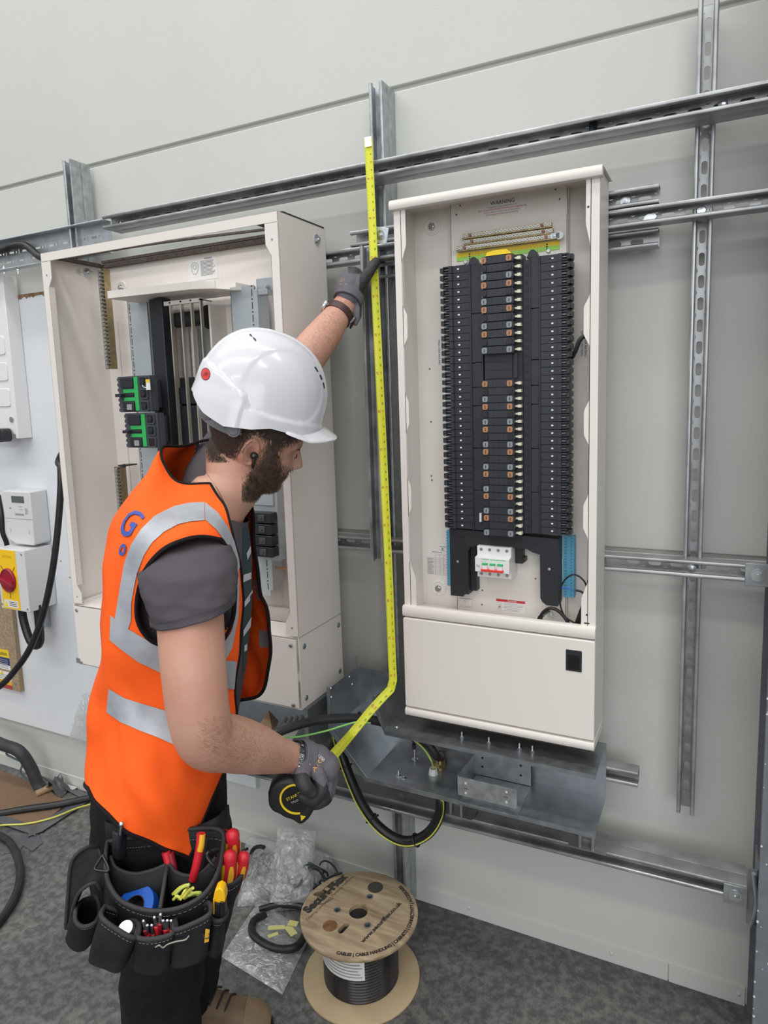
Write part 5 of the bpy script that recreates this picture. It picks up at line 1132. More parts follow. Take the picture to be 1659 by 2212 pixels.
BIND = fabric('black_binding', (.012, .008, .010))
TEE = fabric('grey_tshirt', (.088, .078, .090), var=.06)
TROU = fabric('black_trousers', (.012, .012, .014), var=.3, bump=.4)
POUCH = mat('black_pouch_fabric', (.016, .016, .019), .7, var=.35, vscale=14, bump=.4, bscale=500, spec=.3)
STITCH = mat('pale_stitching', (.20, .20, .20), .8)
GLOVE = mat('grey_glove_knit', (.155, .145, .165), .85, var=.12, vscale=20, bump=.5, bscale=900, spec=.2)
GLOVEB = mat('black_glove_coating', (.028, .028, .031), .6, var=.6, vscale=22, bump=.5, bscale=250)
HAIRM = mat('dark_brown_hair', (.040, .026, .019), .75)
HAIRB = mat('brown_beard', (.085, .050, .030), .5, var=.6, vscale=90)
def depth_of(p): return -((CAM_R.transposed() @ (Vector(p) - CAM_P)).z)
def pxm(p): return depth_of(p) / 1472.0          # metres per pixel at p
def topx(p):
    c = CAM_R.transposed() @ (Vector(p) - CAM_P); return 825.0 + 1472.0 * c.x / -c.z, 1053.0 - 1472.0 * c.y / -c.z
def chain(b, nodes, n=20, flat=1.0):             # nodes (point, radius): closed tapered limb
    P = curve_pts([q[0] for q in nodes], 5); R_ = curve_pts([Vector((q[1], 0, 0)) for q in nodes], 5)
    b.tube(P, [max(.001, r.x) for r in R_], n, flat=flat)
    b.ball(P[0], R_[0].x * .98, 16, 10); b.ball(P[-1], R_[-1].x * .98, 16, 10); return b
def ringE(c, a, bb, n=36, ex=2.3, ux=RGT, uy=FWD, tilt=0.0):
    out = []
    for i in range(n):
        t = 2 * math.pi * i / n; ct, st = math.cos(t), math.sin(t)
        x = math.copysign(abs(ct) ** (2 / ex), ct); y = math.copysign(abs(st) ** (2 / ex), st)
        out.append(Vector(c) + ux * (a * x) + uy * (bb * y) + UP * (tilt * a * x))
    return out
def fuse(name, b, voxel, mats, parent, smooth=6, matfn=None, disp=None, fac=.5):
    me = bpy.data.meshes.new(name); me.from_pydata([tuple(p) for p in b.v], [], b.f); me.update()
    o = bpy.data.objects.new('tmp', me); COL.objects.link(o)
    m = o.modifiers.new('r', 'REMESH'); m.mode = 'VOXEL'; m.voxel_size = voxel; m.use_smooth_shade = True
    if smooth: s = o.modifiers.new('s', 'SMOOTH'); s.iterations = smooth; s.factor = fac
    dg = bpy.context.evaluated_depsgraph_get(); dg.update()
    ev = bpy.data.meshes.new_from_object(o.evaluated_get(dg)); bpy.data.objects.remove(o)
    r = MB(); r.v = [v.co.copy() for v in ev.vertices]
    if disp: 
        nn = [v.normal.copy() for v in ev.vertices]; r.v = [p + q * disp(p, q) for p, q in zip(r.v, nn)]
    r.f = [tuple(p.vertices) for p in ev.polygons]
    r.m = [matfn(p.center) if matfn else 0 for p in ev.polygons]
    bpy.data.meshes.remove(ev)
    o = r.build(name, mats, parent, angle=180); return o, r
def bvh(r): return BVHTree.FromPolygons(r.v, r.f)
def inpoly(x, y, P):
    c = False; j = len(P) - 1
    for i in range(len(P)):
        if (P[i][1] > y) != (P[j][1] > y) and x < (P[j][0] - P[i][0]) * (y - P[i][1]) / (P[j][1] - P[i][1]) + P[i][0]: c = not c
        j = i
    return c
def hit(tree, px, py):
    d = _dir(px, py).normalized(); h = tree.ray_cast(CAM_P, d); return h
def drape(name, tree, top, bot, m, parent, off=.0016, nu=40, nv=6, smooth=True, sfn=None):
    """strip of cloth laid on a surface between two edge lines"""
    def along(P, t):
        L = [0]; 
        for i in range(1, len(P)): L.append(L[-1] + math.dist(P[i - 1], P[i]))
        d = t * L[-1]; i = 1
        while i < len(P) - 1 and L[i] < d: i += 1
        k = (d - L[i - 1]) / max(1e-6, L[i] - L[i - 1]); return (P[i - 1][0] + (P[i][0] - P[i - 1][0]) * k, P[i - 1][1] + (P[i][1] - P[i - 1][1]) * k)
    b = MB(); vs = []; ok = []
    for i in range(nu + 1):
        a = along(top, i / nu); c = along(bot, i / nu)
        for j in range(nv + 1):
            x = a[0] + (c[0] - a[0]) * j / nv; y = a[1] + (c[1] - a[1]) * j / nv; loc, nor, ix, ds = hit(tree, x, y)
            if loc is None: vs.append(None)
            else:
                if nor.dot(_dir(x, y)) > 0: nor = -nor
                vs.append(loc + nor * off)
    idx = {}; out = []
    for k, v in enumerate(vs):
        if v is not None: idx[k] = len(out); out.append(v)
    fs = []
    for i in range(nu):
        for j in range(nv):
            q = (i * (nv + 1) + j, i * (nv + 1) + j + 1, (i + 1) * (nv + 1) + j + 1, (i + 1) * (nv + 1) + j)
            if all(k in idx for k in q):
                pts = [out[idx[k]] for k in q]
                if max((pts[0] - pts[2]).length, (pts[1] - pts[3]).length) < .06: fs.append(tuple(idx[k] for k in q))
    if not fs: return None
    par = list(range(len(out)))
    def find(a):
        while par[a] != a: par[a] = par[par[a]]; a = par[a]
        return a
    for f in fs:
        for k in f[1:]: par[find(k)] = find(f[0])
    cnt = {}
    for f in fs: cnt.setdefault(find(f[0]), []).append(f)
    last = None
    for g in sorted(cnt.values(), key=len)[::-1]:
        if last is not None and len(g) < 8: break
        b = MB(); b.add(out, g); used = sorted({k for f in g for k in f}); mp_ = {k: i for i, k in enumerate(used)}
        b.v = [out[k] for k in used]; b.f = [tuple(mp_[k] for k in f) for f in g]; last = b.build(name, m, parent, angle=180)
    return last
def drape_line(name, tree, pts, r, m, parent, off=0.0, n=6, dense=6, closed=False, maxjump=.06):
    P = curve_pts([Vector((p[0], p[1], 0)) for p in (list(pts) + ([pts[0]] if closed else []))], dense); q = []
    for p in P:
        h = hit(tree, p.x, p.y)
        if h[0] is not None and (not q or (h[0] - q[-1]).length < maxjump): q.append(h[0] + (CAM_P - h[0]).normalized() * off)
    if len(q) < 3: return None
    b = MB(); b.tube(q, r, n); return b.build(name, m, parent, angle=60)
Wk = thing('person', 'worker in orange hi-vis vest and white hard hat leaning to measure between the two cabinets', 'person', (-1.08, -.72, 0))
# ---------------------------------------------------------------- head frame
HS = 1.425
HO = S(554, 949, HS)                                # between the ear canals
pit, yaw, rol = math.radians(22), math.radians(14), math.radians(20)
hx = (RGT * math.cos(yaw) + FWD * math.sin(yaw)); hy = UP.cross(hx); hx2 = hx * math.cos(pit) - UP * math.sin(pit); hz = hx2.cross(hy); hy = hy * math.cos(rol) + hz * math.sin(rol); hz = hx2.cross(hy)
HM = Matrix((hx2, hy, hz)).transposed()             # x forward, y the head's left (away from camera), z up
def H(x, y, z): return HO + HM @ Vector((x, y, z))
def Hinv(p): return HM.transposed() @ (Vector(p) - HO)
prof = [(.136, .008, -.030, .02), (.130, .035, -.065, .04), (.118, .056, -.084, .054), (.10, .072, -.098, .065), (.075, .084, -.108, .072), (.05, .090, -.111, .0755), (.034, .0915, -.110, .0755), (.024, .091, -.108, .075), (.012, .0855, -.104, .0735), (0.0, .085, -.099, .0725), (-.012, .0845, -.093, .071), (-.024, .084, -.087, .069), (-.036, .0845, -.08, .066), (-.046, .087, -.072, .0635), (-.056, .087, -.064, .0605), (-.066, .084, -.056, .057), (-.076, .085, -.047, .053), (-.088, .085, -.038, .0475), (-.098, .078, -.030, .040), (-.106, .062, -.02, .030), (-.110, .045, -.005, .018)]
zs_p = [p[0] for p in prof][::-1]
def pf(k, z): return float(np.interp(z, zs_p, [p[k] for p in prof][::-1]))
NOSE = ([-.044, -.038, -.033, -.028, -.022, -.012, 0, .010, .020, .03], [0, .006, .019, .0285, .029, .0225, .0145, .008, .003, 0]); NOSW = ([-.04, -.03, -.02, 0, .02], [.014, .0125, .010, .0075, .007])
hb = MB(); NT = 140; zz_ = np.concatenate([np.linspace(.136, .04, 16), np.linspace(.036, -.110, 62)])
rings = []
for z in zz_:
    xf, xb, w_ = pf(1, z), pf(2, z), pf(3, z); ring = []
    jaw = max(0, min(1, (-z - .02) / .08))
    for i in range(NT):
        t = 2 * math.pi * i / NT; c, s_ = math.cos(t), math.sin(t)
        ex = 2.25 if c > 0 else 2.2
        if c > 0: x = xf * c ** (2 / (2.35 - .25 * jaw)); 
        else: x = xb * (-c) ** (2 / 2.2)
        y = math.copysign(w_ * abs(s_) ** (2 / 2.2), s_)
        if c > 0:
            nh = np.interp(z, *NOSE); nw = np.interp(z, *NOSW); x += float(nh) * math.exp(-(y / float(nw)) ** 2 / 1.3)
            x += .005 * math.exp(-((z + .032) / .006) ** 2) * math.exp(-((abs(y) - .013) / .006) ** 2)
            x -= .0105 * math.exp(-((z - .008) / .010) ** 2) * math.exp(-((abs(y) - .030) / .014) ** 2)
            x += .0050 * math.exp(-((z - .006) / .006) ** 2) * math.exp(-((abs(y) - .031) / .010) ** 2)
            x += .0035 * math.exp(-((z - .024) / .006) ** 2) * math.exp(-((abs(y) - .026) / .02) ** 2)
            x += (.0045 * math.exp(-((z + .051) / .0035) ** 2) + .0045 * math.exp(-((z + .063) / .004) ** 2) - .003 * math.exp(-((z + .0573) / .002) ** 2)) * math.exp(-(y / .019) ** 2)
            x -= .003 * math.exp(-((z + .071) / .005) ** 2) * math.exp(-(y / .02) ** 2)
            x += .004 * math.exp(-((z + .015) / .016) ** 2) * math.exp(-((abs(y) - .042) / .016) ** 2)
        ring.append(H(x, y, z))
    rings.append(ring)
hb.loft(rings)
def ear(b, sd):
    vs = []; NR, NA = 14, 40; C0 = Vector((-.008, sd * .070, .002))
    for lay in (1, 0):
        for i in range(NR + 1):
            r = i / NR
            for k in range(NA):
                a = 2 * math.pi * k / NA; ca, sa = math.cos(a), math.sin(a)
                lobe = 1 - .22 * max(0, -sa) * (1 if ca < .3 else .6)
                x = .0185 * r * ca * lobe * (1.08 if ca < 0 else .85); z = .0315 * r * sa
                rim = .0055 * math.exp(-((r - .86) / .10) ** 2) * (1 if ca < .55 else .35)
                anti = .0035 * math.exp(-((r - .52) / .10) ** 2) * (1 if (ca < .2) else .2)
                bowl = -.0065 * math.exp(-(((x - .003) / .008) ** 2 + ((z + .004) / .011) ** 2))
                e = (.0105 + rim + anti + bowl + .010 * max(0, -ca * r)) if lay else (.0065 + .010 * max(0, -ca * r)) - .008 * (1 - r)
                X_ = x - .10 * z; vs.append(H(*(C0 + Vector((X_ * 1.0, sd * e, z + .10 * x)))))
    n1 = (NR + 1) * NA; fs = []
    for i in range(NR):
        for k in range(NA):
            k2 = (k + 1) % NA; q = (i * NA + k, i * NA + k2, (i + 1) * NA + k2, (i + 1) * NA + k)
            fs.append(q if sd < 0 else q[::-1]); q = tuple(n1 + t for t in q); fs.append(q[::-1] if sd < 0 else q)
    for k in range(NA):
        k2 = (k + 1) % NA; q = (NR * NA + k, NR * NA + k2, n1 + NR * NA + k2, n1 + NR * NA + k); fs.append(q if sd < 0 else q[::-1])
    b.add(vs, fs)
ear(hb, -1); ear(hb, 1)
# neck, chest core, arms: all one skin
NB = S(447, 1085, 1.385)
def ering(c, dirv, a, bb, n=32, ex=2.1):
    d = Vector(dirv).normalized(); ux = (RGT - d * RGT.dot(d)).normalized(); uy = d.cross(ux); return ringE(c, a, bb, n, ex, ux, uy)
nk = [(H(-.012, 0, .035), .066, .062), (H(-.020, 0, -.01), .066, .062), (H(-.028, 0, -.05), .064, .060), (S(506, 1048, 1.41), .060, .058), (S(478, 1074, 1.40), .064, .063), (S(450, 1110, 1.385), .072, .070), (S(432, 1150, 1.375), .080, .09), (S(418, 1200, 1.36), .09, .12), (S(405, 1300, 1.335), .095, .12), (S(390, 1500, 1.32), .095, .12), (S(355, 1680, 1.31), .09, .12)]
hb.loft([ering(c, (nk[min(i + 1, len(nk) - 1)][0] - nk[max(i - 1, 0)][0]), a, bb) for i, (c, a, bb) in enumerate(nk)])
RA = [(S(430, 1240, 1.22), .040), (S(418, 1265, 1.165), .050), (S(411, 1310, 1.13), .0555), (S(414, 1380, 1.11), .0550), (S(420, 1460, 1.095), .0535), (S(430, 1545, 1.09), .0515), (S(448, 1597, 1.105), .0500), (S(500, 1606, 1.155), .0500), (S(548, 1617, 1.20), .0455), (S(592, 1629, 1.245), .0365), (S(628, 1637, 1.28), .0300), (S(660, 1650, 1.31), .0290)]
hb2 = MB()
chain(hb, RA, 28)
b_el = S(412, 1604, 1.11); hb.ball(b_el, .026, 20, 12)
LA = [(S(480, 1060, 1.48), .040), (S(505, 1000, 1.53), .048), (S(560, 920, 1.60), .050), (S(625, 822, 1.67), .046), (S(665, 768, 1.715), .0475), (S(700, 722, 1.755), .043), (S(728, 683, 1.79), .0345), (S(744, 660, 1.81), .0305), (S(760, 632, 1.83), .0300)]
chain(hb, LA, 28)
body, bodyr = fuse('body', hb, .0028, SKIN, Wk, smooth=4)
body['label'] = 'bare arms, neck and bearded face turned down to the right'
BT = bvh(bodyr)
# eyes, brows
b = MB()
for sd in (-1, 1): 
    pts = [H(.0895 - .35 * max(0, abs(y) - .03) ** 1 - .002, sd * y, .0045 - .0006 * math.sin((y - .018) / .026 * math.pi)) for y in np.linspace(.019, .043, 9)]; b.tube(pts, .0011, 6)
b.build('eyelash_line', HAIRM, Wk)
rs = random.Random(11)
def strand(b, p, d, L, w_, up, curl=.15):
    d = d.normalized(); s = d.cross(up)
    if s.length < 1e-4: return
    s.normalize(); r = Vector((rs.gauss(0, 1), rs.gauss(0, 1), rs.gauss(0, 1))) * curl
    p1 = p + d * L * .5 + r * L * .15; p2 = p + (d + r * .5).normalized() * L
    o = len(b.v); b.v += [p - s * w_, p + s * w_, p1 - s * w_ * .8, p1 + s * w_ * .8, p2]
    b.f += [(o, o + 1, o + 3, o + 2), (o + 2, o + 3, o + 4)]; b.m += [0, 0]
def mirror(p):
    q = Hinv(p); q.y = -q.y; return H(*q)
def grow(name, poly, N, L, w_, dirf, m, tree=BT, soft=0, capm=None, mir=True, lift=.3, tone=None):
    b = MB(); xs = [p[0] for p in poly]; ys = [p[1] for p in poly]; k = 0; tries = 0
    while k < N and tries < N * 12:
        tries += 1; x = rs.uniform(min(xs), max(xs)); y = rs.uniform(min(ys), max(ys))
        if not inpoly(x + rs.gauss(0, soft), y + rs.gauss(0, soft), poly): continue
        loc, nor, ix, ds = hit(tree, x, y)
        if loc is None: continue
        k += 1; d = dirf(loc, nor, x, y); d = (d - nor * d.dot(nor)).normalized() + nor * lift; ln = L * rs.uniform(.6, 1.25)
        strand(b, loc - nor * .0004, d, ln, w_, nor)
        if mir:
            lm = mirror(loc); h2 = tree.find_nearest(lm)
            if h2[0] is not None and (h2[0] - lm).length < .012:
                q = HM.transposed() @ d; q.y = -q.y; strand(b, h2[0], HM @ q, ln, w_, h2[1])
    return b.build(name, m, Wk, smooth=False)
def cap(name, poly, m, off=.0009):
    b = MB(); keep = []
    for f in bodyr.f:
        c = sum((bodyr.v[i] for i in f), Vector()) / len(f); q = Hinv(c)
        if q.length > .2: continue
        fn = (bodyr.v[f[1]] - bodyr.v[f[0]]).cross(bodyr.v[f[2]] - bodyr.v[f[1]])
        if inpoly(*topx(c), poly) or (q.y > 0 and inpoly(*topx(H(q.x, -q.y, q.z)), poly)): keep.append(f)
    used = {}; 
    for f in keep:
        nn = (bodyr.v[f[1]] - bodyr.v[f[0]]).cross(bodyr.v[f[2]] - bodyr.v[f[1]]).normalized()
        for i in f: used.setdefault(i, []).append(nn)
    ids = {}; vs = []
    for i, nn in used.items(): ids[i] = len(vs); vs.append(bodyr.v[i] + sum(nn, Vector()).normalized() * off)
    b.add(vs, [tuple(ids[i] for i in f) for f in keep]); return b.build(name, m, Wk, angle=180)
HP = [(428, 868), (432, 935), (438, 972), (455, 992), (480, 996), (505, 986), (522, 964), (532, 945), (548, 936), (566, 938), (580, 948), (586, 965), (584, 985), (592, 985), (600, 968), (618, 956), (640, 950), (660, 938), (640, 930), (600, 912), (565, 905), (530, 912), (490, 902), (455, 872), (440, 855)]
HPs = [(425, 850), (432, 930), (442, 962), (462, 980), (490, 980), (512, 962), (528, 940), (550, 930), (572, 934), (586, 950), (592, 964), (608, 954), (632, 946), (640, 880), (560, 830), (470, 820)]
cap('hair_base', HPs, mat('short_hair_base', (.045, .030, .023), .8, var=.3, vscale=120), .0008)
grow('hair', HP, 20000, .0070, .00026, lambda p, q, x, y: HM @ Vector((.5 if x > 585 else -.1, 0, -1)), HAIRM, soft=6, lift=.22)
BP = [(579, 962), (591, 956), (598, 985), (603, 1008), (611, 1027), (618, 1023), (628, 1011), (634, 1014), (626, 1028), (614, 1042), (603, 1054), (592, 1066), (575, 1074), (548, 1081), (532, 1079), (522, 1066), (537, 1032), (555, 1011), (570, 995), (576, 978)]
BI2 = [(584, 985), (594, 985), (599, 1008), (607, 1030), (619, 1027), (626, 1018), (616, 1036), (602, 1050), (590, 1063), (572, 1070), (548, 1075), (534, 1068), (533, 1054), (545, 1034), (562, 1012), (578, 998)]
grow('beard', BP, 9000, .0080, .00026, lambda p, q, x, y: HM @ Vector((.25, 0, -1)), HAIRB, soft=7, lift=.45)
grow('beard_undergrowth', BI2, 4200, .0055, .00034, lambda p, q, x, y: HM @ Vector((.25, 0, -1)), HAIRB, soft=7, lift=.2)
grow('eyebrow', [(640, 974), (652, 967), (662, 960), (668, 962), (660, 970), (648, 975)], 500, .007, .0003, lambda p, q, x, y: HM @ Vector((-.6, 0, .3)), HAIRM, soft=.8, lift=.2)
AH = mat('arm_hair', (.26, .14, .09), .6)
grow('arm_hair', [(440, 1545), (530, 1545), (590, 1585), (632, 1606), (630, 1665), (560, 1668), (490, 1660), (420, 1620)], 2600, .009, .00009, lambda p, q, x, y: RGT * 1 - UP * .5, AH, soft=14, mir=False, lift=.2)
grow('arm_hair', [(645, 745), (730, 630), (765, 670), (715, 785), (690, 790)], 1800, .010, .00010, lambda p, q, x, y: RGT * .6 + UP * -.6, AH, soft=3, mir=False, lift=.2)
# earbud
b = MB(); e0 = hit(BT, 549, 985)[0] + (CAM_P - HO).normalized() * .003
b.ball(e0, .0085, 20, 12); b.tube([e0 + HM @ Vector((.001, -.004, -.002)), e0 + HM @ Vector((.0035, -.006, -.012)), e0 + HM @ Vector((.005, -.006, -.021))], [.0052, .0042, .0036], 12); b.ball(e0 + HM @ Vector((.005, -.006, -.021)), .0036, 12, 8)
tag(b.build('earbud', mat('glossy_black', (.01, .01, .011), .15, coat=.5), angle=60), 'glossy black wireless earbud in the worker\'s ear', 'earbud')
drape_line('neck_chain', BT, [(444, 1000), (443, 1014), (452, 1030), (466, 1050), (478, 1072), (486, 1088)], .0006, mat('fine_silver_chain', (.75, .68, .62), .25, .9), Wk, off=.0006, n=5)
# ---------------------------------------------------------------- hard hat
ppm = .000968
KS = HS; KO = S(565, 893, KS); ka = math.radians(17.6)
kyw = math.radians(9); kx0 = (RGT * math.cos(kyw) + FWD * math.sin(kyw)); ky = UP.cross(kx0); kx = kx0 * math.cos(ka) - UP * math.sin(ka); kz = kx.cross(ky); KM = Matrix((kx, ky, kz)).transposed()
def K(x, y, z): return KO + KM @ Vector((x, y, z))
rimA = [0, 25, 45, 75, 90, 112, 135, 160, 180]; rimV = [6, -8, -23, -22, -34, -42, -27, 6, 14]
def rimz(th): return float(np.interp(abs(math.degrees(th)), rimA, rimV)) * ppm
hh = MB(); NT, NZ = 180, 70; HT = .168; xc = -.012
def helm(th, k, inner=0.0):
    z0 = rimz(th); z = z0 + (HT - z0) * math.sin(k * math.pi / 2); f = (1 - (max(0, z) / HT) ** 2.35) ** (1 / 2.35) if z > 0 else 1.0
    if k >= 1: f = 0
    A_ = (.1405 if math.cos(th) > 0 else .1310); B_ = .110; x = xc + A_ * math.cos(th) * f; y = B_ * math.sin(th) * f * (1 + .02 * math.cos(th))
    e = 0.0
    Lz = float(np.interp(x / ppm, [-160, -145, -40, -28, 37, 129], [90, 82, 27, 5, 0, 8])) * ppm
    e += .0030 / (1 + math.exp((z - Lz) / .0009))
    cr = math.hypot((x - .032) / .078, (z - .058) / .078)
    if abs(y) > .03: e -= .0022 / (1 + math.exp((cr - 1) * 60)) * (1 if z > Lz else 0)
    if z > .03: e += .0030 / (1 + math.exp((abs(y) - .026) / .0012)) * min(1, (z - .03) / .04)
    if z < .03 and math.cos(th) < -.2: e += .003 * min(1, (.03 - z) / .03)
    nx = Vector((x - xc, y * 1.5, max(0, z) * .8)); nx = nx.normalized() if nx.length > 1e-6 else Vector((0, 0, 1)); nx = (nx + Vector((0, 0, 1)) * (1 - f) * .8).normalized()
    p = Vector((x, y, z)) + nx * (e - inner); return p
vs = []
for lay in (0, .0026):
    for j in range(NZ + 1):
        for i in range(NT): th = -math.pi + 2 * math.pi * i / NT; vs.append(K(*helm(th, j / NZ, lay)))
N1 = (NZ + 1) * NT; fs = []
for j in range(NZ):
    for i in range(NT):
        i2 = (i + 1) % NT; q = (j * NT + i, j * NT + i2, (j + 1) * NT + i2, (j + 1) * NT + i); fs += [q, tuple(N1 + t for t in q)[::-1]]
for i in range(NT): i2 = (i + 1) % NT; fs.append((i, N1 + i, N1 + i2, i2))
hh.add(vs, fs)
# peak
vs = []; NP, NR = 60, 10
for lay in (0, -.0028):
    for i in range(NP + 1):
        th = math.radians(-62 + 124 * i / NP); base = helm(th, 0.02); fade = math.cos(th / math.radians(62) * math.pi / 2) ** .6
        for j in range(NR + 1):
            k = j / NR; ext = .034 * fade * k; d = Vector((math.cos(th * .75), math.sin(th * .75), 0)); p = base + d * (ext - .003 * (1 - k)) + Vector((0, 0, -.004 * k ** 2 - .009 * fade * k + (.004 if j < 1 else 0) + lay - .001)); vs.append(K(*p))
n1 = (NP + 1) * (NR + 1); fs = []
for i in range(NP):
    for j in range(NR): q = (i * (NR + 1) + j, i * (NR + 1) + j + 1, (i + 1) * (NR + 1) + j + 1, (i + 1) * (NR + 1) + j); fs += [q, tuple(n1 + t for t in q)[::-1]]
    q = (i * (NR + 1) + NR, n1 + i * (NR + 1) + NR, n1 + (i + 1) * (NR + 1) + NR, (i + 1) * (NR + 1) + NR); fs.append(q)
hh.add(vs, fs)
HW = mat('white_helmet_plastic', (.66, .66, .70), .2, coat=.3)
hat = hh.build('hard_hat', HW, Wk, angle=60); hat['label'] = 'glossy white hard hat with short peak'
HT_ = bvh(hh)
b = MB()
for (x, y, dx_, dy_) in ((676, 792, 8, 11), (686, 811, 6, 11), (693, 829, 4, 9)):
    pass
for pts in ([(679, 793), (682, 792), (688, 802), (686, 804)], [(690, 810), (693, 809), (697, 819), (694, 821)], [(697, 827), (700, 826), (702, 838), (700, 840)], [(538, 723), (541, 721), (554, 734), (552, 737)]):
    hs = [hit(HT_, *p)[0] for p in pts]
    if all(h is not None for h in hs): v0 = [h + (CAM_P - h).normalized() * .0012 for h in hs]; bb_ = MB(); bb_.add(v0, [(0, 1, 2, 3)]); bb_.build('vent_slot', INK, hat)
cen = hit(HT_, 444, 808)
def onhat(px, py, off=.0010): h = hit(HT_, px, py); return h[0] + (CAM_P - h[0]).normalized() * off
b = MB(); 
for rad, mi, of in ((1.0, 1, .0008), (.90, 0, .0011)):
    ring = [onhat(444 + 10.2 * rad * math.cos(a * math.pi / 14) , 808 + 13.6 * rad * math.sin(a * math.pi / 14), of) for a in range(28)]; b.add(ring + [onhat(444 + 5 * rad * math.cos(a * math.pi / 14), 808 + 7 * rad * math.sin(a * math.pi / 14), of) for a in range(28)] + [onhat(444, 808, of)], [(a, (a + 1) % 28, 28 + (a + 1) % 28, 28 + a) for a in range(28)] + [(28 + a, 28 + (a + 1) % 28, 56) for a in range(28)], mi)
lg = b.build('maker_badge', [mat('badge_red', (.62, .03, .03), .35), INK], hat, smooth=False)
pr_ = onhat(452, 812) - onhat(436, 804); up2 = onhat(445, 800) - onhat(443.5, 816)
text('JSP', .0105, onhat(444, 808, .0022), pr_, up2 - pr_ * (up2.dot(pr_) / pr_.length_squared), INK, lg, shear=.25)
# ratchet strap
def hatband(pxs, w1, name, m, s0=1.332, th_=.004):
    b = MB(); P = curve_pts([S(x, y, s) for x, y, s in pxs], 6); vs = []
    for i, p in enumerate(P):
        t = (P[min(i + 1, len(P) - 1)] - P[max(i - 1, 0)]).normalized(); up3 = (-FWD).cross(t).normalized(); 
        if up3.z < 0: up3 = -up3
        for a, c in ((-1, 0), (1, 0), (1, 1), (-1, 1)): vs.append(p + up3 * a * w1 + FWD * c * th_)
    fs = []
    for i in range(len(P) - 1):
        for k in range(4): fs.append((i * 4 + k, i * 4 + (k + 1) % 4, (i + 1) * 4 + (k + 1) % 4, (i + 1) * 4 + k))
    fs += [(0, 3, 2, 1), tuple(len(vs) - 4 + k for k in (0, 1, 2, 3))]
    b.add(vs, fs); return b.build(name, m, hat, bevel=.0008)
SG = mat('strap_grey', (.13, .14, .155), .5)
hatband([(434, 872, 1.43), (438, 890, 1.39), (449, 904, 1.355), (470, 917, 1.335), (495, 928, 1.325), (522, 930, 1.325)], .0095, 'headband_strap', SG)
b = MB(); 
for (x, y, s, r_) in ((444, 892, 1.362, .013), (505, 929, 1.322, .014)):
    c = S(x, y, s); b2 = MB(); b2.cyl(c, c - FWD * .004, r_, n=28); b2.cyl(c - FWD * .004, c - FWD * .006, r_ * .7, n=24); b2.build('strap_buckle', SG, hat, bevel=.0008)
b2 = MB(); c = S(452, 893, 1.352); M = Matrix.Translation(c); b2.box((-.004, -.004, -.012), (.004, .004, .012), M=M); b2.build('strap_buckle', SG, hat, bevel=.001)
# ---------------------------------------------------------------- T-shirt
tb = MB()
T0 = [(S(461, 1088, 1.395), .071, .068, .55), (S(446, 1098, 1.39), .082, .085, .5), (S(428, 1125, 1.375), .098, .135, .35), (S(414, 1165, 1.36), .112, .175, .2), (S(408, 1230, 1.345), .122, .175, .0), (S(404, 1330, 1.33), .126, .158, 0), (S(396, 1450, 1.32), .124, .150, 0), (S(380, 1560, 1.315), .122, .155, 0), (S(356, 1680, 1.31), .118, .16, 0), (S(346, 1740, 1.31), .112, .16, 0)]
rings = []
for i, (c, a, bb, ti) in enumerate(T0):
    rg = ringE(c, a, bb, 64, 2.25); rings.append([p - UP * ((p - c).dot(RGT) * ti) for p in rg])
tb.loft(rings, cap=False)
def wr(p, f1, a1, seed): return a1 * mnoise.noise(Vector(p) * f1 + Vector((seed, 0, 0)))
tee = tb.build('tshirt', TEE, Wk, angle=180); tee['label'] = 'charcoal grey T-shirt with white and teal graphic'
TT = bvh(tb)
sl = MB(); SR = [(S(436, 1138, 1.27), .030, .050, .0), (S(426, 1152, 1.235), .050, .062, .0), (S(414, 1180, 1.19), .066, .074, 0), (S(408, 1225, 1.16), .0795, .078, 0), (S(410, 1275, 1.14), .0790, .072, .03), (S(415, 1310, 1.13), .0750, .068, .12), (S(416, 1328, 1.126), .0735, .066, .20)]
SR0 = SR; SR = []
for k in range(len(SR0) - 1):
    for q in range(5): t = q / 5; SR.append(tuple(SR0[k][m] + (SR0[k + 1][m] - SR0[k][m]) * t for m in range(4)))
SR.append(SR0[-1])
rings = []
for lay in (0, 1):
    for c, a, bb, ti in (SR if not lay else SR[::-1]):
        rg = ringE(c, a - .002 * lay, bb - .002 * lay, 56, 2.15, tilt=ti)
        rings.append([p + (p - c).normalized() * (wr(p, 14, .010, 2) + wr(Vector((p.x, p.y, p.z * 2.0)), 34, .004, 5)) for p in rg])
sl.loft(rings, cap=False); sleeve = sl.build('sleeve', TEE, tee, angle=180); SLT = bvh(sl)
rg = [topx(p) for p in rings[6]]
b = MB(); hem = [p + UP * .015 + (p - SR[-3][0]).normalized() * .0012 for p in rings[len(SR) - 1]]; b.tube(hem, .0007, 5, closed=True); b.build('hem_stitch', mat('dark_stitch', (.05, .045, .052), .8), sleeve)
fs_ = MB(); FR = [(S(455, 1090, 1.45), .070, .08), (S(470, 1045, 1.50), .074, .078), (S(500, 985, 1.545), .072, .075), (S(530, 935, 1.58), .068, .07), (S(548, 905, 1.60), .066, .068)]
dv = (FR[-1][0] - FR[0][0]).normalized(); fs_.loft([ering(c, dv, a, bb, 40) for c, a, bb in FR], cap=False); fs_.build('sleeve', TEE, tee, angle=180)
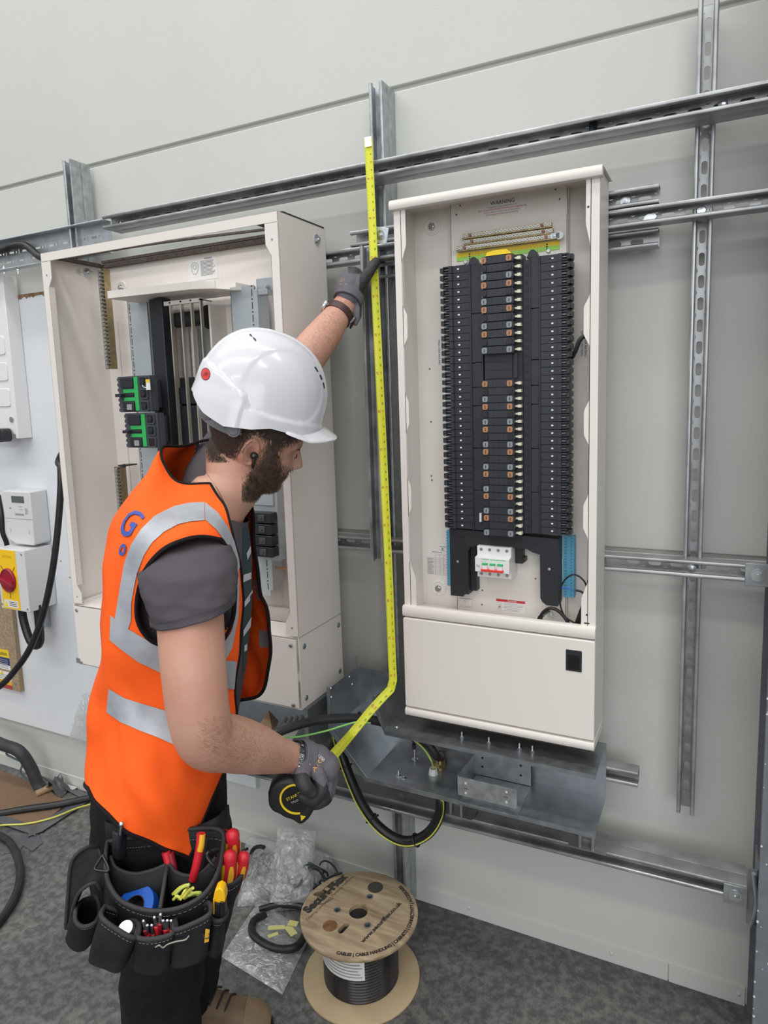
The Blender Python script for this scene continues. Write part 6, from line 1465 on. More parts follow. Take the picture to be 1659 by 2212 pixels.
# chest graphic
WH = mat('white_print', (.62, .62, .66), .7); TL = mat('teal_print', (.015, .045, .058), .7)
def poly_patch(name, tree, pts, m, parent, off=.0012, nu=6):
    A_, B_, C_, D_2 = pts; return drape(name, tree, [A_, B_], [D_2, C_], m, parent, off, nu, nu)
poly_patch('teal_print', TT, [(524, 1140), (560, 1140), (560, 1450), (524, 1450)], TL, tee, .0008, 14)
for q in ([(531, 1196), (545, 1168), (546, 1182), (533, 1210)], [(524, 1242), (541, 1236), (541, 1250), (524, 1258)], [(526, 1300), (556, 1256), (557, 1274), (526, 1313)], [(524, 1362), (553, 1312), (550, 1340), (524, 1375)], [(526, 1395), (532, 1390), (532, 1404), (526, 1408)]): poly_patch('white_print', TT, q, WH, tee, .0018, 5)
# ---------------------------------------------------------------- hi-vis vest
rows = [ # back py, near py, front py, far py, L, R, F, s_c, b, phi_front
 (962, 1046, 1075, 952, 360, 455, 470, 1.405, .078, 62), (975, 1075, 1090, 945, 350, 470, 500, 1.39, .115, 55), (1005, 1108, 1110, 938, 330, 488, 520, 1.375, .165, 46), (1055, 1145, 1135, 948, 302, 502, 538, 1.355, .205, 38), (1120, 1195, 1180, 1010, 275, 512, 553, 1.345, .222, 33),
 (1190, 1260, 1245, 1120, 259, 518, 560, 1.34, .212, 30), (1270, 1330, 1310, 1230, 251, 521, 566, 1.335, .196, 28), (1370, 1400, 1380, 1320, 241, 519, 580, 1.325, .188, 27), (1460, 1480, 1460, 1420, 236, 516, 580, 1.32, .186, 27), (1550, 1570, 1540, 1500, 234, 511, 566, 1.315, .190, 27),
 (1640, 1650, 1650, 1512, 242, 492, 530, 1.31, .198, 30), (1705, 1735, 1765, 1522, 246, 455, 500, 1.31, .208, 38), (1756, 1832, 1905, 1530, 246, 414, 470, 1.31, .226, 50)]
NV_, NU_ = 190, 200; tt = np.linspace(0, len(rows) - 1, NV_ + 1); cols_r = [curve_pts([Vector((r[k], 0, 0)) for r in rows], 40) for k in range(10)]
def rowv(k, t):
    L_ = cols_r[k]; x = t / (len(rows) - 1) * (len(L_) - 1); i = min(int(x), len(L_) - 2); return L_[i].x + (L_[i + 1].x - L_[i].x) * (x - i)
vb = MB(); vs = []
for t in tt:
    r = [rowv(k, t) for k in range(10)]; ph0 = math.radians(r[9]); ph1 = math.radians(360 - 22)
    for i in range(NU_ + 1):
        ph = ph0 + (ph1 - ph0) * i / NU_; c, s_ = math.cos(ph), math.sin(ph); w_ = abs(s_) ** (1.5 + .9 * max(0, (t - 9) / 3))
        base = r[2] + (r[0] - r[2]) * (1 - c) / 2; py = base * (1 - w_) + (r[1] if s_ > 0 else r[3]) * w_
        if s_ < 0 and t > 6: k_ = min(1, (t - 6)); fb_ = r[3] + (r[0] - r[3]) * (1 - c) / 2; py = py * (1 - k_) + k_ * (fb_ * (1 - w_) + r[3] * w_)
        if s_ > 0 and t > 8.6:
            sm = lambda x: max(0, min(1, x)) ** 2 * (3 - 2 * max(0, min(1, x)))
            py -= 62 * sm((.45 - c) / .8) * (1 - .75 * sm((-c - .6) / .4)) * min(1, (t - 8.6) / 3.4)
        if c < 0 and s_ > -.3 and t > 8.6: py -= 84 * (-c) ** 1.5 * min(1, (t - 8.6) / 3.4) * min(1, (s_ + .3) / .3)
        yb_ = r[0]; CL = S(r[4], base, r[7]); RR = S(r[5], r[2], r[7] - r[8] * math.sin(ph0)); FF = S(r[6], r[2], r[7] + r[8] * math.sin(math.radians(22)))
        xl_, xr_ = CL.dot(RGT), RR.dot(RGT); xf_ = FF.dot(RGT); a1 = (xr_ - xl_) / (1 + math.cos(ph0)); cx_ = xl_ + a1
        if s_ > 0 or c < 0: a_ = a1
        else: a_ = a1 + (((xf_ - cx_) / math.cos(math.radians(22))) - a1) * min(1, max(0, c) * 1.3)
        x = cx_ + a_ * c; s__ = r[7] - r[8] * (math.copysign(abs(s_) ** .85, s_)); px_guess = None
        zc = S(400, py, s__); z = zc.z; p0 = RGT * (x - zc.dot(RGT)) + zc
        hemk = max(0, (t - 7) / 5)
        d = Vector((c, -s_, 0)); n_ = (RGT * c - FWD * s_)
        fold = (1 + 1.0 * hemk) * .0085 * mnoise.noise(Vector((p0.x * 7, p0.y * 7, p0.z * 5))) * 1.6 + (1 + .6 * hemk) * .007 * mnoise.noise(Vector((p0.x * 18 + 4, p0.y * 18, p0.z * 13 + p0.dot(RGT) * 9))) * 1.2 + .003 * math.sin((p0.z * 1.0 + p0.dot(RGT) * .9) * 60) * hemk
        vs.append(p0 + n_ * fold)
HOLE = [(478, 1166), (440, 1160), (400, 1166), (352, 1188), (314, 1232), (297, 1288), (297, 1338), (316, 1374), (345, 1392), (400, 1400), (470, 1392), (500, 1345), (507, 1290), (505, 1235), (496, 1195)]
fs = []
for j in range(NV_):
    for i in range(NU_):
        q = (j * (NU_ + 1) + i, j * (NU_ + 1) + i + 1, (j + 1) * (NU_ + 1) + i + 1, (j + 1) * (NU_ + 1) + i)
        c = (vs[q[0]] + vs[q[2]]) / 2
        if i < NU_ * .5:
            x, y = topx(c)
            if inpoly(x, y, HOLE): continue
        else:
            if (c - FR[2][0]).length < .085: continue
        fs.append(q)
vb.add(vs, fs); VT = bvh(vb)
vest = vb.build('hi_vis_vest', ORANGE, Wk, angle=180); sm = vest.modifiers.new('s', 'SOLIDIFY'); sm.thickness = .0016; sm.offset = -1
vest['label'] = 'fluorescent orange sleeveless vest with silver reflective bands and black edging'
# edging along the real edges of the grid
def edge_tube(ids, name='black_edging', r_=.0038):
    b = MB(); b.tube([vs[k] for k in ids][::2], r_, 7); b.build(name, BIND, vest, angle=60)
W1 = NU_ + 1
edge_tube([NV_ * W1 + i for i in range(W1)]); edge_tube([i for i in range(W1)], r_=.0032); edge_tube([j * W1 for j in range(NV_ + 1)], r_=.0028); edge_tube([j * W1 + NU_ for j in range(NV_ + 1)])
full = MB(); full.add(vs, [(j * W1 + i, j * W1 + i + 1, (j + 1) * W1 + i + 1, (j + 1) * W1 + i) for j in range(NV_) for i in range(NU_)]); VF = bvh(full)
drape_line('black_edging', VF, HOLE, .0042, BIND, vest, closed=True)
# reflective bands (near side)
drape('reflective_band', VT, [(442, 1086), (410, 1087), (375, 1095), (335, 1115), (305, 1145), (283, 1180), (270, 1215), (262, 1260), (252, 1320), (248, 1345)], [(442, 1125), (410, 1128), (385, 1134), (355, 1150), (330, 1172), (312, 1200), (297, 1240), (285, 1300), (284, 1340), (277, 1362)], SILVER, vest, nu=60)
drape('reflective_band', VT, [(443, 1086), (470, 1108), (492, 1140), (505, 1170), (514, 1200), (517, 1225)], [(443, 1124), (465, 1143), (485, 1170), (497, 1190), (506, 1215), (512, 1235)], SILVER, vest, nu=40)
drape('reflective_band', VT, [(240, 1328), (262, 1348), (300, 1372), (332, 1390), (380, 1410), (440, 1420), (480, 1425), (520, 1430)], [(238, 1382), (262, 1402), (300, 1430), (342, 1450), (380, 1470), (440, 1480), (480, 1486), (515, 1490)], SILVER, vest, nu=60)
drape('reflective_band', VT, [(236, 1487), (270, 1508), (310, 1520), (360, 1535), (420, 1550), (480, 1560), (512, 1562)], [(231, 1538), (262, 1560), (300, 1577), (340, 1592), (380, 1610), (440, 1625), (490, 1630)], SILVER, vest, nu=60)
drape('reflective_band', VT, [(477, 1310), (500, 1295), (509, 1240), (514, 1230)], [(484, 1430), (500, 1400), (514, 1330), (516, 1260)], SILVER, vest, nu=30)
drape('reflective_band', VT, [(548, 1254), (556, 1253), (566, 1254)], [(548, 1294), (558, 1296), (570, 1296)], SILVER, vest, nu=16)
drape('reflective_band', VT, [(560, 1362), (570, 1361), (580, 1361)], [(562, 1398), (572, 1398), (582, 1398)], SILVER, vest, nu=16)
def grid_band(t0, t1, i0, i1):
    j0, j1 = int(t0 / (len(rows) - 1) * NV_), int(t1 / (len(rows) - 1) * NV_); b = MB(); q = []
    for j in range(j0, j1 + 1):
        cen_ = sum((vs[j * W1 + i] for i in range(0, W1, 10)), Vector()) / len(range(0, W1, 10))
        for i in range(i0, i1 + 1): p = vs[j * W1 + i]; d = (p - cen_); d.z = 0; q.append(p + d.normalized() * .0022)
    w2 = i1 - i0 + 1; b.add(q, [(j * w2 + i, j * w2 + i + 1, (j + 1) * w2 + i + 1, (j + 1) * w2 + i) for j in range(j1 - j0) for i in range(w2 - 1)])
    b.build('reflective_band', SILVER, vest, angle=180)
grid_band(7.15, 7.65, int(NU_ * .47), int(NU_ * .80)); grid_band(6.05, 6.5, int(NU_ * .47), int(NU_ * .80))
NAVY = mat('navy_print', (.04, .08, .36), .6)
def onvest(px, py, of=.0022): h = hit(VT, px, py); return (h[0] + (CAM_P - h[0]).normalized() * of) if h[0] is not None else S(px, py, 1.3)
for s, A2, B2, sz in (('G', (274, 1152), (290, 1112), .078), ('o', (264, 1192), (270, 1176), .042)):
    A_ = onvest(*A2); B_ = onvest(*B2); h = VT.find_nearest((A_ + B_) / 2); nn = h[1] if h[1].dot(CAM_P - h[0]) > 0 else -h[1]
    dx3 = UP.cross(nn).normalized(); up3 = nn.cross(dx3); mid = (A_ + B_) / 2
    def wp(x, y, mid=mid, dx3=dx3, up3=up3):
        p = mid + dx3 * x + up3 * y; q = VT.find_nearest(p)[0]; return q + nn * .003
    text(s, sz, (0, 0, 0), X, Z, NAVY, vest, warp=wp, bold=.001)
STN = mat('grey_stain', (.55, .10, .03), .85, var=.4, vscale=200)
# ---------------------------------------------------------------- trousers
tr = MB()
WA = [(S(350, 1640, 1.31), .120, .150), (S(350, 1740, 1.31), .128, .158), (S(352, 1820, 1.31), .134, .165), (S(355, 1900, 1.31), .132, .168)]
tr.loft([ringE(c, a, bb, 48, 2.3) for c, a, bb in WA])
def leg(b, P, n=40):
    b.loft([ringE(p, a, bb, n, 2.2) for p, a, bb in P])
hipn = S(362, 1880, 1.215); foot_n = Vector((0, 0, 0)) + FWD * 1.235 + RGT * S(352, 2212, 1.235).dot(RGT); foot_n += Vector((0, 0, 0)); base_n = CAM_P.copy(); 
def SX(px, py, s, z): p = S(px, py, s); return Vector((p.x, p.y, z))
NL = [(SX(358, 1860, 1.225, .83), .105, .100), (SX(363, 1960, 1.22, .74), .105, .098), (SX(366, 2060, 1.22, .65), .094, .092), (SX(366, 2150, 1.225, .56), .086, .086), (SX(362, 2212, 1.225, .49), .079, .080), (SX(352, 2212, 1.23, .38), .074, .076), (SX(346, 2212, 1.235, .25), .069, .072), (SX(345, 2212, 1.24, .13), .066, .068), (SX(346, 2212, 1.24, .07), .070, .072)]
leg(tr, NL)
toe = Vector((-1.007, -.589, 0)); ank = toe - RGT * .205
FLg = [(S(372, 1840, 1.40), .105, .095), (S(400, 1960, 1.425), .10, .092), (ank.lerp(S(400, 1960, 1.43), .62), .085, .082), (ank.lerp(S(395, 2000, 1.45), .40) + Vector((0, 0, .0)), .073, .073), (ank + Vector((0, 0, .28)), .066, .066), (ank + Vector((0, 0, .14)), .064, .064), (ank + Vector((0, 0, .09)), .068, .068)]
leg(tr, FLg)
def tdisp(p, q): return .006 * mnoise.noise(Vector((p.x * 11, p.y * 11, p.z * 16))) + .004 * mnoise.noise(p * 32)
tro, tror = fuse('trousers', tr, .008, TROU, Wk, smooth=3, disp=tdisp); tro['label'] = 'black work trousers'
fl = MB(); 
b = MB(); 
A_ = [S(198, 1690, 1.33), S(196, 1740, 1.31), S(208, 1765, 1.28), S(232, 1775, 1.24), S(262, 1760, 1.20)]; B_ = [S(205, 1640, 1.33), S(215, 1650, 1.31), S(230, 1660, 1.28), S(250, 1670, 1.24), S(270, 1680, 1.20)]
b.loft([curve_pts(B_, 5), curve_pts(A_, 5)], closed=False, cap=False); b.build('jacket_tail', TROU, Wk, angle=180)
# ---------------------------------------------------------------- boots
BOOT = mat('tan_suede', (.20, .135, .085), .75, var=.2, vscale=16, bump=.4, bscale=300); SOLE = mat('dark_sole', (.02, .018, .016), .7)
def boot(toe_, name, lab, hd=RGT):
    sd = UP.cross(hd)
    rb = MB(); secs = [(-.295, .040, .055, .13, .006), (-.27, .045, .062, .15, .006), (-.235, .046, .065, .16, .006), (-.19, .046, .066, .15, .006), (-.155, .047, .066, .118, .006), (-.11, .050, .064, .095, .006), (-.07, .052, .062, .080, .006), (-.035, .048, .056, .070, .008), (-.012, .036, .042, .055, .012), (0.0, .015, .020, .035, .018)]
    rings = []
    for u, hw, _, h, zb in secs:
        c = toe_ + hd * u; ring = []
        for i in range(28):
            t = 2 * math.pi * i / 28; y = hw * math.copysign(abs(math.cos(t)) ** .8, math.cos(t)); z = zb + .012 + (h - zb - .012) * (.5 + .5 * math.copysign(abs(math.sin(t)) ** .75, math.sin(t))); narrow = 1 - .25 * ((z - zb) / max(.02, h)) if z > h * .5 else 1
            ring.append(Vector((c.x, c.y, 0)) + sd * y * narrow + UP * z)
        rings.append(ring)
    rb.loft(rings); o = rb.build(name, BOOT, Wk, angle=80); o['label'] = lab
    so = MB(); outl = []
    for i in range(40):
        t = 2 * math.pi * i / 40; u = -.15 + .155 * math.cos(t); w_ = .052 * math.copysign(abs(math.sin(t)) ** .7, math.sin(t)) * (1 if u > -.12 else .9); outl.append(toe_ + hd * u + sd * w_)
    so.loft([[Vector((p.x, p.y, z)) for p in outl] for z in (0.0, .006, .024)]); so.build('sole', SOLE, o)
    tc_ = MB(); rr2 = [[toe_ + hd * (u) + sd * (w_ * math.cos(a)) + UP * (.03 + h * math.sin(a)) for a in np.linspace(0, math.pi, 20)] for u, w_, h in ((-.062, .0535, .052), (-.045, .0515, .048), (-.025, .044, .041), (-.008, .03, .028), (.001, .012, .012))]
    tc_.loft(rr2, closed=False, cap=False); tc_.build('toe_cap', mat('tan_toe_cap', (.25, .165, .10), .6, var=.15, vscale=20), o, angle=80)
    for k in range(5):
        u = -.10 - .018 * k; h = .093 + .011 * k; la = MB(); la.tube(curve_pts([toe_ + hd * (u + .006) + sd * .028 + UP * (h - .010), toe_ + hd * u + sd * .01 + UP * (h + .006), toe_ + hd * (u - .003) - sd * .01 + UP * (h + .006), toe_ + hd * (u - .012) - sd * .028 + UP * (h - .008)], 4), .0028, 7); la.build('lace', mat('boot_lace', (.03, .022, .018), .7), o)
    return o
boot(toe + RGT * .012, 'boot', 'tan suede work boot of the far foot')
boot(SX(346, 2212, 1.24, 0) + RGT * .19, 'boot', 'near tan suede work boot')
# ================================================================ GLOVES
def region(polys):                        # material index by where a patch of the glove lies
    return lambda c: next((i for i, P in polys if inpoly(*topx(c), P)), 0)
def knit(p, q): return .0009 * mnoise.noise(p * 70) + .0005 * mnoise.noise(p * 160)
gb = MB()
chain(gb, [(S(753, 642, 1.815), .0345), (S(754, 629, 1.822), .0365), (S(757, 615, 1.835), .038), (S(761, 604, 1.845), .034)], 24, flat=.85)
chain(gb, [(S(770, 640, 1.83), .024), (S(778, 615, 1.825), .021)], 20)
chain(gb, [(S(772, 632, 1.825), .021), (S(785, 606, 1.815), .0165), (S(797, 588, 1.812), .0140), (S(806, 574, 1.815), .0135), (S(812, 566, 1.82), .0120)], 18)
for a in (((750, 600, 1.855), (755, 589, 1.885), (768, 590, 1.905), (778, 600, 1.905)), ((757, 603, 1.865), (762, 597, 1.895), (774, 603, 1.91), (780, 614, 1.905)), ((755, 618, 1.865), (764, 613, 1.895), (775, 618, 1.905), (780, 628, 1.90)), ((754, 632, 1.86), (764, 628, 1.885), (775, 632, 1.895), (778, 642, 1.89))):
    chain(gb, [(S(*q), r_) for q, r_ in zip(a, (.0135, .0125, .0115, .0105))], 14)
chain(gb, [(S(768, 655, 1.815), .016), (S(771, 680, 1.80), .012), (S(768, 700, 1.795), .006)], 14)
BLK1 = [(786, 540), (830, 540), (830, 640), (800, 690), (778, 690), (775, 640), (776, 608)]
BLK1b = [(752, 575), (782, 578), (776, 592), (762, 590), (752, 588)]
gl1, g1r = fuse('glove', gb, .0022, [GLOVE, GLOVEB], Wk, smooth=5, matfn=region([(1, BLK1), (1, BLK1b)]), disp=knit); gl1['label'] = 'grey knit work glove with black coated thumb, on the raised hand'
G1T = bvh(g1r)
b = MB(); c0 = S(752, 646, 1.812); ax = (S(757, 615, 1.835) - S(728, 683, 1.79)).normalized()
def ringpts(c, axis, ra, rb, n=32, up=UP):
    u = (up - axis * up.dot(axis)).normalized(); v = axis.cross(u); return [c + u * ra * math.cos(2 * math.pi * i / n) + v * rb * math.sin(2 * math.pi * i / n) for i in range(n)]
for k in range(5): b.tube(ringpts(c0 - ax * (.004 - .004 * k), ax, .0365, .0365), .0034, 7, closed=True)
b.build('cuff', GLOVE, gl1, angle=60)
for s, a, c, sz, m_ in (('ATG', (733, 622), (744, 596), .009, mat('ochre_print', (.50, .30, .10), .7)), ('EN388', (738, 630), (750, 612), .006, WH)):
    A_ = hit(G1T, *a)[0]; B_ = hit(G1T, *c)[0]; sz *= 1.25
    if A_ and B_: dx = (B_ - A_).normalized(); nn = (CAM_P - A_).normalized(); text(s, sz, (A_ + B_) / 2 + nn * .003, dx, nn.cross(dx), m_, gl1)
# right glove
gb = MB()
chain(gb, [(S(640, 1640, 1.285), .0330), (S(662, 1645, 1.30), .0385), (S(682, 1650, 1.305), .041), (S(697, 1658, 1.305), .036)], 26, flat=.88)
FG = (((700, 1645, 1.345), (716, 1672, 1.35), (708, 1712, 1.345), (682, 1738, 1.335)), ((702, 1655, 1.318), (714, 1690, 1.318), (700, 1728, 1.308), (670, 1738, 1.30)), ((696, 1664, 1.292), (705, 1700, 1.287), (690, 1733, 1.275), (660, 1732, 1.27)), ((686, 1670, 1.268), (693, 1704, 1.258), (677, 1728, 1.25), (652, 1718, 1.248)))
for a in FG: chain(gb, [(S(*q), r_) for q, r_ in zip(a, (.0150, .0145, .0135, .0115))], 16)
chain(gb, [(S(660, 1655, 1.272), .018), (S(652, 1678, 1.245), .0165), (S(660, 1698, 1.232), .0145), (S(672, 1712, 1.232), .0125)], 16)
BLK2 = [(690, 1652), (700, 1690), (725, 1680), (725, 1760), (620, 1760), (625, 1680), (640, 1672), (668, 1668), (676, 1680)]
BLK2 = [(610, 1668), (636, 1672), (660, 1668), (684, 1690), (700, 1700), (706, 1690), (712, 1712), (725, 1760), (600, 1760)]
gl2, g2r = fuse('glove', gb, .0020, [GLOVE, GLOVEB], Wk, smooth=5, matfn=region([(1, BLK2)]), disp=knit); gl2['label'] = 'grey knit work glove with black coated fingers, gripping the tape measure'
G2T = bvh(g2r)
b = MB(); c1 = S(648, 1642, 1.292); ax2 = (S(682, 1650, 1.305) - S(628, 1637, 1.28)).normalized()
for k in range(5): b.tube(ringpts(c1 + ax2 * (.0045 * k - .004), ax2, .0385, .0375), .0036, 7, closed=True)
b.build('cuff', GLOVE, gl2, angle=60)
for s, a, c, sz, m_ in (('CE EN388', (668, 1616), (700, 1642), .0095, WH), ('4131X', (664, 1628), (692, 1650), .0085, WH), ('ATG', (674, 1668), (698, 1636), .015, mat('orange_print', (.75, .38, .10), .7)), ('K77', (668, 1655), (678, 1640), .008, WH)):
    A_ = hit(G2T, *a)[0]; B_ = hit(G2T, *c)[0]
    if A_ and B_:
        dx = (B_ - A_).normalized(); nn = (CAM_P - A_).normalized(); up3 = nn.cross(dx); mid = (A_ + B_) / 2
        def wp(x, y, mid=mid, dx=dx, up3=up3):
            p = mid + dx * x + up3 * y; q = G2T.find_nearest(p)[0]; return q + (CAM_P - q).normalized() * .0008
        text(s, sz, (0, 0, 0), X, Z, m_, gl2, warp=wp)
# ---------------------------------------------------------------- wrist watch and bracelet
def band(c, axis, ra, wd, th, up=UP, n=48, ry=None):
    u = (up - axis * up.dot(axis)).normalized(); v = axis.cross(u); b = MB(); vs = []; ry = ry or ra
    for i in range(n):
        a = 2 * math.pi * i / n; d = u * math.cos(a) + v * math.sin(a); e = u * math.cos(a) * ra + v * math.sin(a) * ry
        for o, w_ in ((0, -1), (0, 1), (th, .92), (th, -.92)): vs.append(c + e + d * o + axis * w_ * wd / 2)
    fs = [(i * 4 + k, i * 4 + (k + 1) % 4, ((i + 1) % n) * 4 + (k + 1) % 4, ((i + 1) % n) * 4 + k) for i in range(n) for k in range(4)]
    b.add(vs, fs); return b, u, v
wc = S(731, 679, 1.797); axw = (S(744, 660, 1.81) - S(700, 722, 1.755)).normalized()
wt = thing('wrist_watch', 'silver wrist watch on a dark brown leather strap on the raised wrist', 'watch', wc)
b, u, v = band(wc, axw, .0362, .021, .003); b.build('strap', mat('brown_leather', (.055, .022, .018), .45, bump=.3, bscale=300), wt)
dl = (S(702, 660, 1.80) - wc); dl = (dl - axw * dl.dot(axw)).normalized(); cc = wc + dl * .0385
b = MB(); b.lathe(cc - dl * .003, dl, [(.018, 0), (.0195, .003), (.0195, .007), (.017, .010), (0, .010)], 32); b.build('watch_case', mat('polished_steel', (.8, .8, .82), .15, 1.0), wt)
br = (S(758, 702, 1.79) - wc); br = (br - axw * br.dot(axw)).normalized(); cb = wc + br * .040; tg = axw.cross(br)
b = MB(); b.tube([cb + axw * a * .012 + tg * c * .009 for a, c in ((-1, -1), (1, -1), (1, 1), (-1, 1))], .0016, 6, closed=True); b.build('buckle', mat('polished_steel', (.8, .8, .82), .15, 1.0), wt)
b = MB(); b.box((-.002, -.009, -.016), (.002, .009, .016), M=Matrix.Translation(cb + br * .003) @ Matrix((br, axw, tg)).transposed().to_4x4()); b.build('strap_end', mat('brown_leather', (.055, .022, .018), .45), wt)
bc = S(636, 1640, 1.286); axb = ax2
bt = thing('bracelet', 'black cord bracelet with a silver Greek-key plate on the lower wrist', 'bracelet', bc)
b, u, v = band(bc, axb, .0335, .008, .0028, ry=.0325); b.build('cord', BLKPL, bt)
STL = mat('polished_steel', (.8, .8, .82), .15, 1.0)
pd = (CAM_P - bc); pd = (pd - axb * pd.dot(axb)).normalized(); pd = (pd + UP * .35).normalized(); pt = axb.cross(pd)
def arcp(a, w_, r_=.0372): d = pd * math.cos(a) + pt * math.sin(a); return bc + d * r_ + axb * w_
b = MB()
for k in range(8):
    a0_, a1_ = -.42 + .105 * k, -.42 + .105 * (k + 1); b.add([arcp(a0_, -.0055), arcp(a1_, -.0055), arcp(a1_, .0055), arcp(a0_, .0055)], [(0, 1, 2, 3)])
pl_ = b.build('plate', STL, bt)
b = MB()
for k in range(3):
    a0_ = -.36 + .25 * k
    for (aa, w0, ab, w1_) in ((0, -.004, .19, -.004), (0, -.004, 0, .004), (0, .004, .19, .004), (.19, .004, .19, -.001), (.19, -.001, .08, -.001), (.08, -.001, .08, .0015)): b.tube([arcp(a0_ + aa, w0, .0376), arcp(a0_ + ab, w1_, .0376)], .0006, 4)
b.build('greek_key', INK, pl_)
for a in (-.55, .55): b = MB(); b.cyl(arcp(a - .06, 0, .036), arcp(a + .06, 0, .036), .0042, n=14); b.build('bead', STL, bt)
# ================================================================ TAPE MEASURE
tm = thing('tape_measure', 'black tape measure in the lower glove with its yellow blade drawn up the upright', 'tape measure', S(632, 1712, 1.27))
TP = [W(795, 298, -.176), W(802, 440, -.184), W(809, 600, -.196), W(826, 950, -.228), W(840, 1250, -.262), W(847, 1430, -.284), W(849, 1468, -.289), W(844, 1489, -.294), W(830, 1503, -.305), W(800, 1536, -.335), W(760, 1585, -.385), S(716, 1636, 1.335), S(700, 1655, 1.325)]
pts = []
for i in range(len(TP) - 1):
    for k in range(8): pts.append(TP[i].lerp(TP[i + 1], k / 8))
pts.append(TP[-1])
YB_ = mat('tape_yellow', (.70, .72, .035), .38); b = MB(); vs = []; ND = 6; frames = []; pw = None
for i, p in enumerate(pts):
    t = (pts[min(i + 1, len(pts) - 1)] - pts[max(i - 1, 0)]).normalized(); nn = (CAM_P - p); 
    nn = (Vector((0.15, -1, 0.1)) if i < 60 else (CAM_P - p).normalized()); nn = (nn - t * nn.dot(t)).normalized(); s_ = t.cross(nn)
    if i > 60: s_ = s_.lerp((Vector((0, 0, 1)) * .2 + s_), .0)
    frames.append((p, t, nn, s_))
    for k in range(ND + 1): a = (k / ND - .5) * 2; vs.append(p + s_ * (.0109 * a) - nn * (.0022 * (1 - a * a)) )
b.add(vs, [(i * (ND + 1) + k, i * (ND + 1) + k + 1, (i + 1) * (ND + 1) + k + 1, (i + 1) * (ND + 1) + k) for i in range(len(pts) - 1) for k in range(ND)])
bl = b.build('blade', YB_, tm, angle=180); so = bl.modifiers.new('s', 'SOLIDIFY'); so.thickness = .0004
# scale marks
cum = [0]
for i in range(1, len(pts)): cum.append(cum[-1] + (pts[i] - pts[i - 1]).length)
def at(d):
    i = 1
    while i < len(pts) - 1 and cum[i] < d: i += 1
    k = (d - cum[i - 1]) / (cum[i] - cum[i - 1]); p = pts[i - 1].lerp(pts[i], k); f = frames[i]; return p, f[1], f[2], f[3]
b = MB()
def mark(d, a0_, a1_, wd):
    p, t, nn, s_ = at(d); q = []
    for a, o in ((a0_, -wd), (a1_, -wd), (a1_, wd), (a0_, wd)): q.append(p + s_ * (.0109 * a) - nn * (.0022 * (1 - a * a)) + t * o + nn * .0005)
    b.add(q, [(0, 1, 2, 3)])
mk_ = 0; d = .02
while d < cum[-1] - .02:
    k = round(d / .005); mark(d, .95, .95 - (.32 if k % 2 == 0 else .16), .00022); mark(d, -.95, -.95 + (.3 if k % 5 == 0 else .18), .00022); d += .005
b.build('scale_mark', INK, bl, smooth=False)
k = 2
while k * .01 < cum[-1] - .02:
    p, t, nn, s_ = at(k * .01); m_ = REDINK if k % 10 == 0 else INK
    text(str(k), .0062, p + s_ * (-.0045) + nn * .0004 - nn * .0018, -t if p.z < .9 else t, s_ if p.z < .9 else -s_, m_, bl, 'numeral')
    if k % 5 == 0: text(str(int(k / 2.54) + 1), .0085, p + s_ * (.0052) + nn * -.0012, t, -s_, m_, bl, 'numeral')
    k += 2
p, t, nn, s_ = frames[0]; b = MB(); M = Matrix.Translation(p) @ Matrix((s_, -nn, t)).transposed().to_4x4()
b.box((-.0085, -.0015, 0), (.0085, .0000, .022), M=M); b.box((-.0095, -.002, -.0018), (.0095, .010, 0), M=M)
for z in (.005, .012, .018): b.cyl(M @ Vector((0, -.0014, z)), M @ Vector((0, -.0028, z)), .002, n=10)
b.build('end_hook', mat('polished_steel', (.8, .8, .82), .15, 1.0), tm)
# case: rounded D shape lying in the hand
tc0 = S(630, 1716, 1.272); ang_ = math.radians(-28); du = RGT * math.cos(ang_) + UP * math.sin(ang_); dv2 = -RGT * math.sin(ang_) + UP * math.cos(ang_)
def TC(u, v, w_): return tc0 + du * u + dv2 * v + FWD * w_
out = [(-.046, -.005), (-.047, .012), (-.040, .030), (-.024, .042), (-.004, .045), (.016, .042), (.034, .036), (.045, .026), (.050, .010), (.050, -.012), (.047, -.026), (.040, -.036), (.022, -.034), (.006, -.036), (-.008, -.034), (-.022, -.034), (-.034, -.027)]
oc = curve_pts([Vector((p[0], p[1], 0)) for p in out + [out[0]]], 4)[:-1]
b = MB(); b.loft([[TC(p.x * k, p.y * k, w_) for p in oc] for k, w_ in ((.80, -.027), (.93, -.0255), (1, -.019), (1.0, .019), (.93, .025), (.8, .027))]); cs = b.build('case', mat('black_rubber', (.015, .015, .016), .5, bump=.15, bscale=200), tm, angle=50)
b = MB(); o1 = [TC(.031 * math.cos(a) + .008, .030 * math.sin(a) + .012, -.0283) for a in np.linspace(math.pi * .62, math.pi * 1.72, 24)]; b.tube(o1, .0022, 6); b.build('yellow_ring', YEL, cs)
b = MB(); b.lathe(TC(.008, .012, -.0268), -FWD, [(.028, 0), (.028, .0008), (0, .0008)], 36); b.build('round_badge', mat('gloss_black', (.008, .008, .009), .2), cs)
text('STANLEY', .0085, TC(.002, .016, -.0278), du * .6 + dv2 * .8, -du * .8 + dv2 * .6, YEL, cs); text('TYLON', .006, TC(.009, .008, -.0278), du * .6 + dv2 * .8, -du * .8 + dv2 * .6, WH, cs)
b = MB(); tq = [TC(.030, -.015, -.0272), TC(.041, -.013, -.0272), TC(.037, -.026, -.0272)]; b.add(tq, [(0, 1, 2)]); b.build('yellow_triangle', YEL, cs)
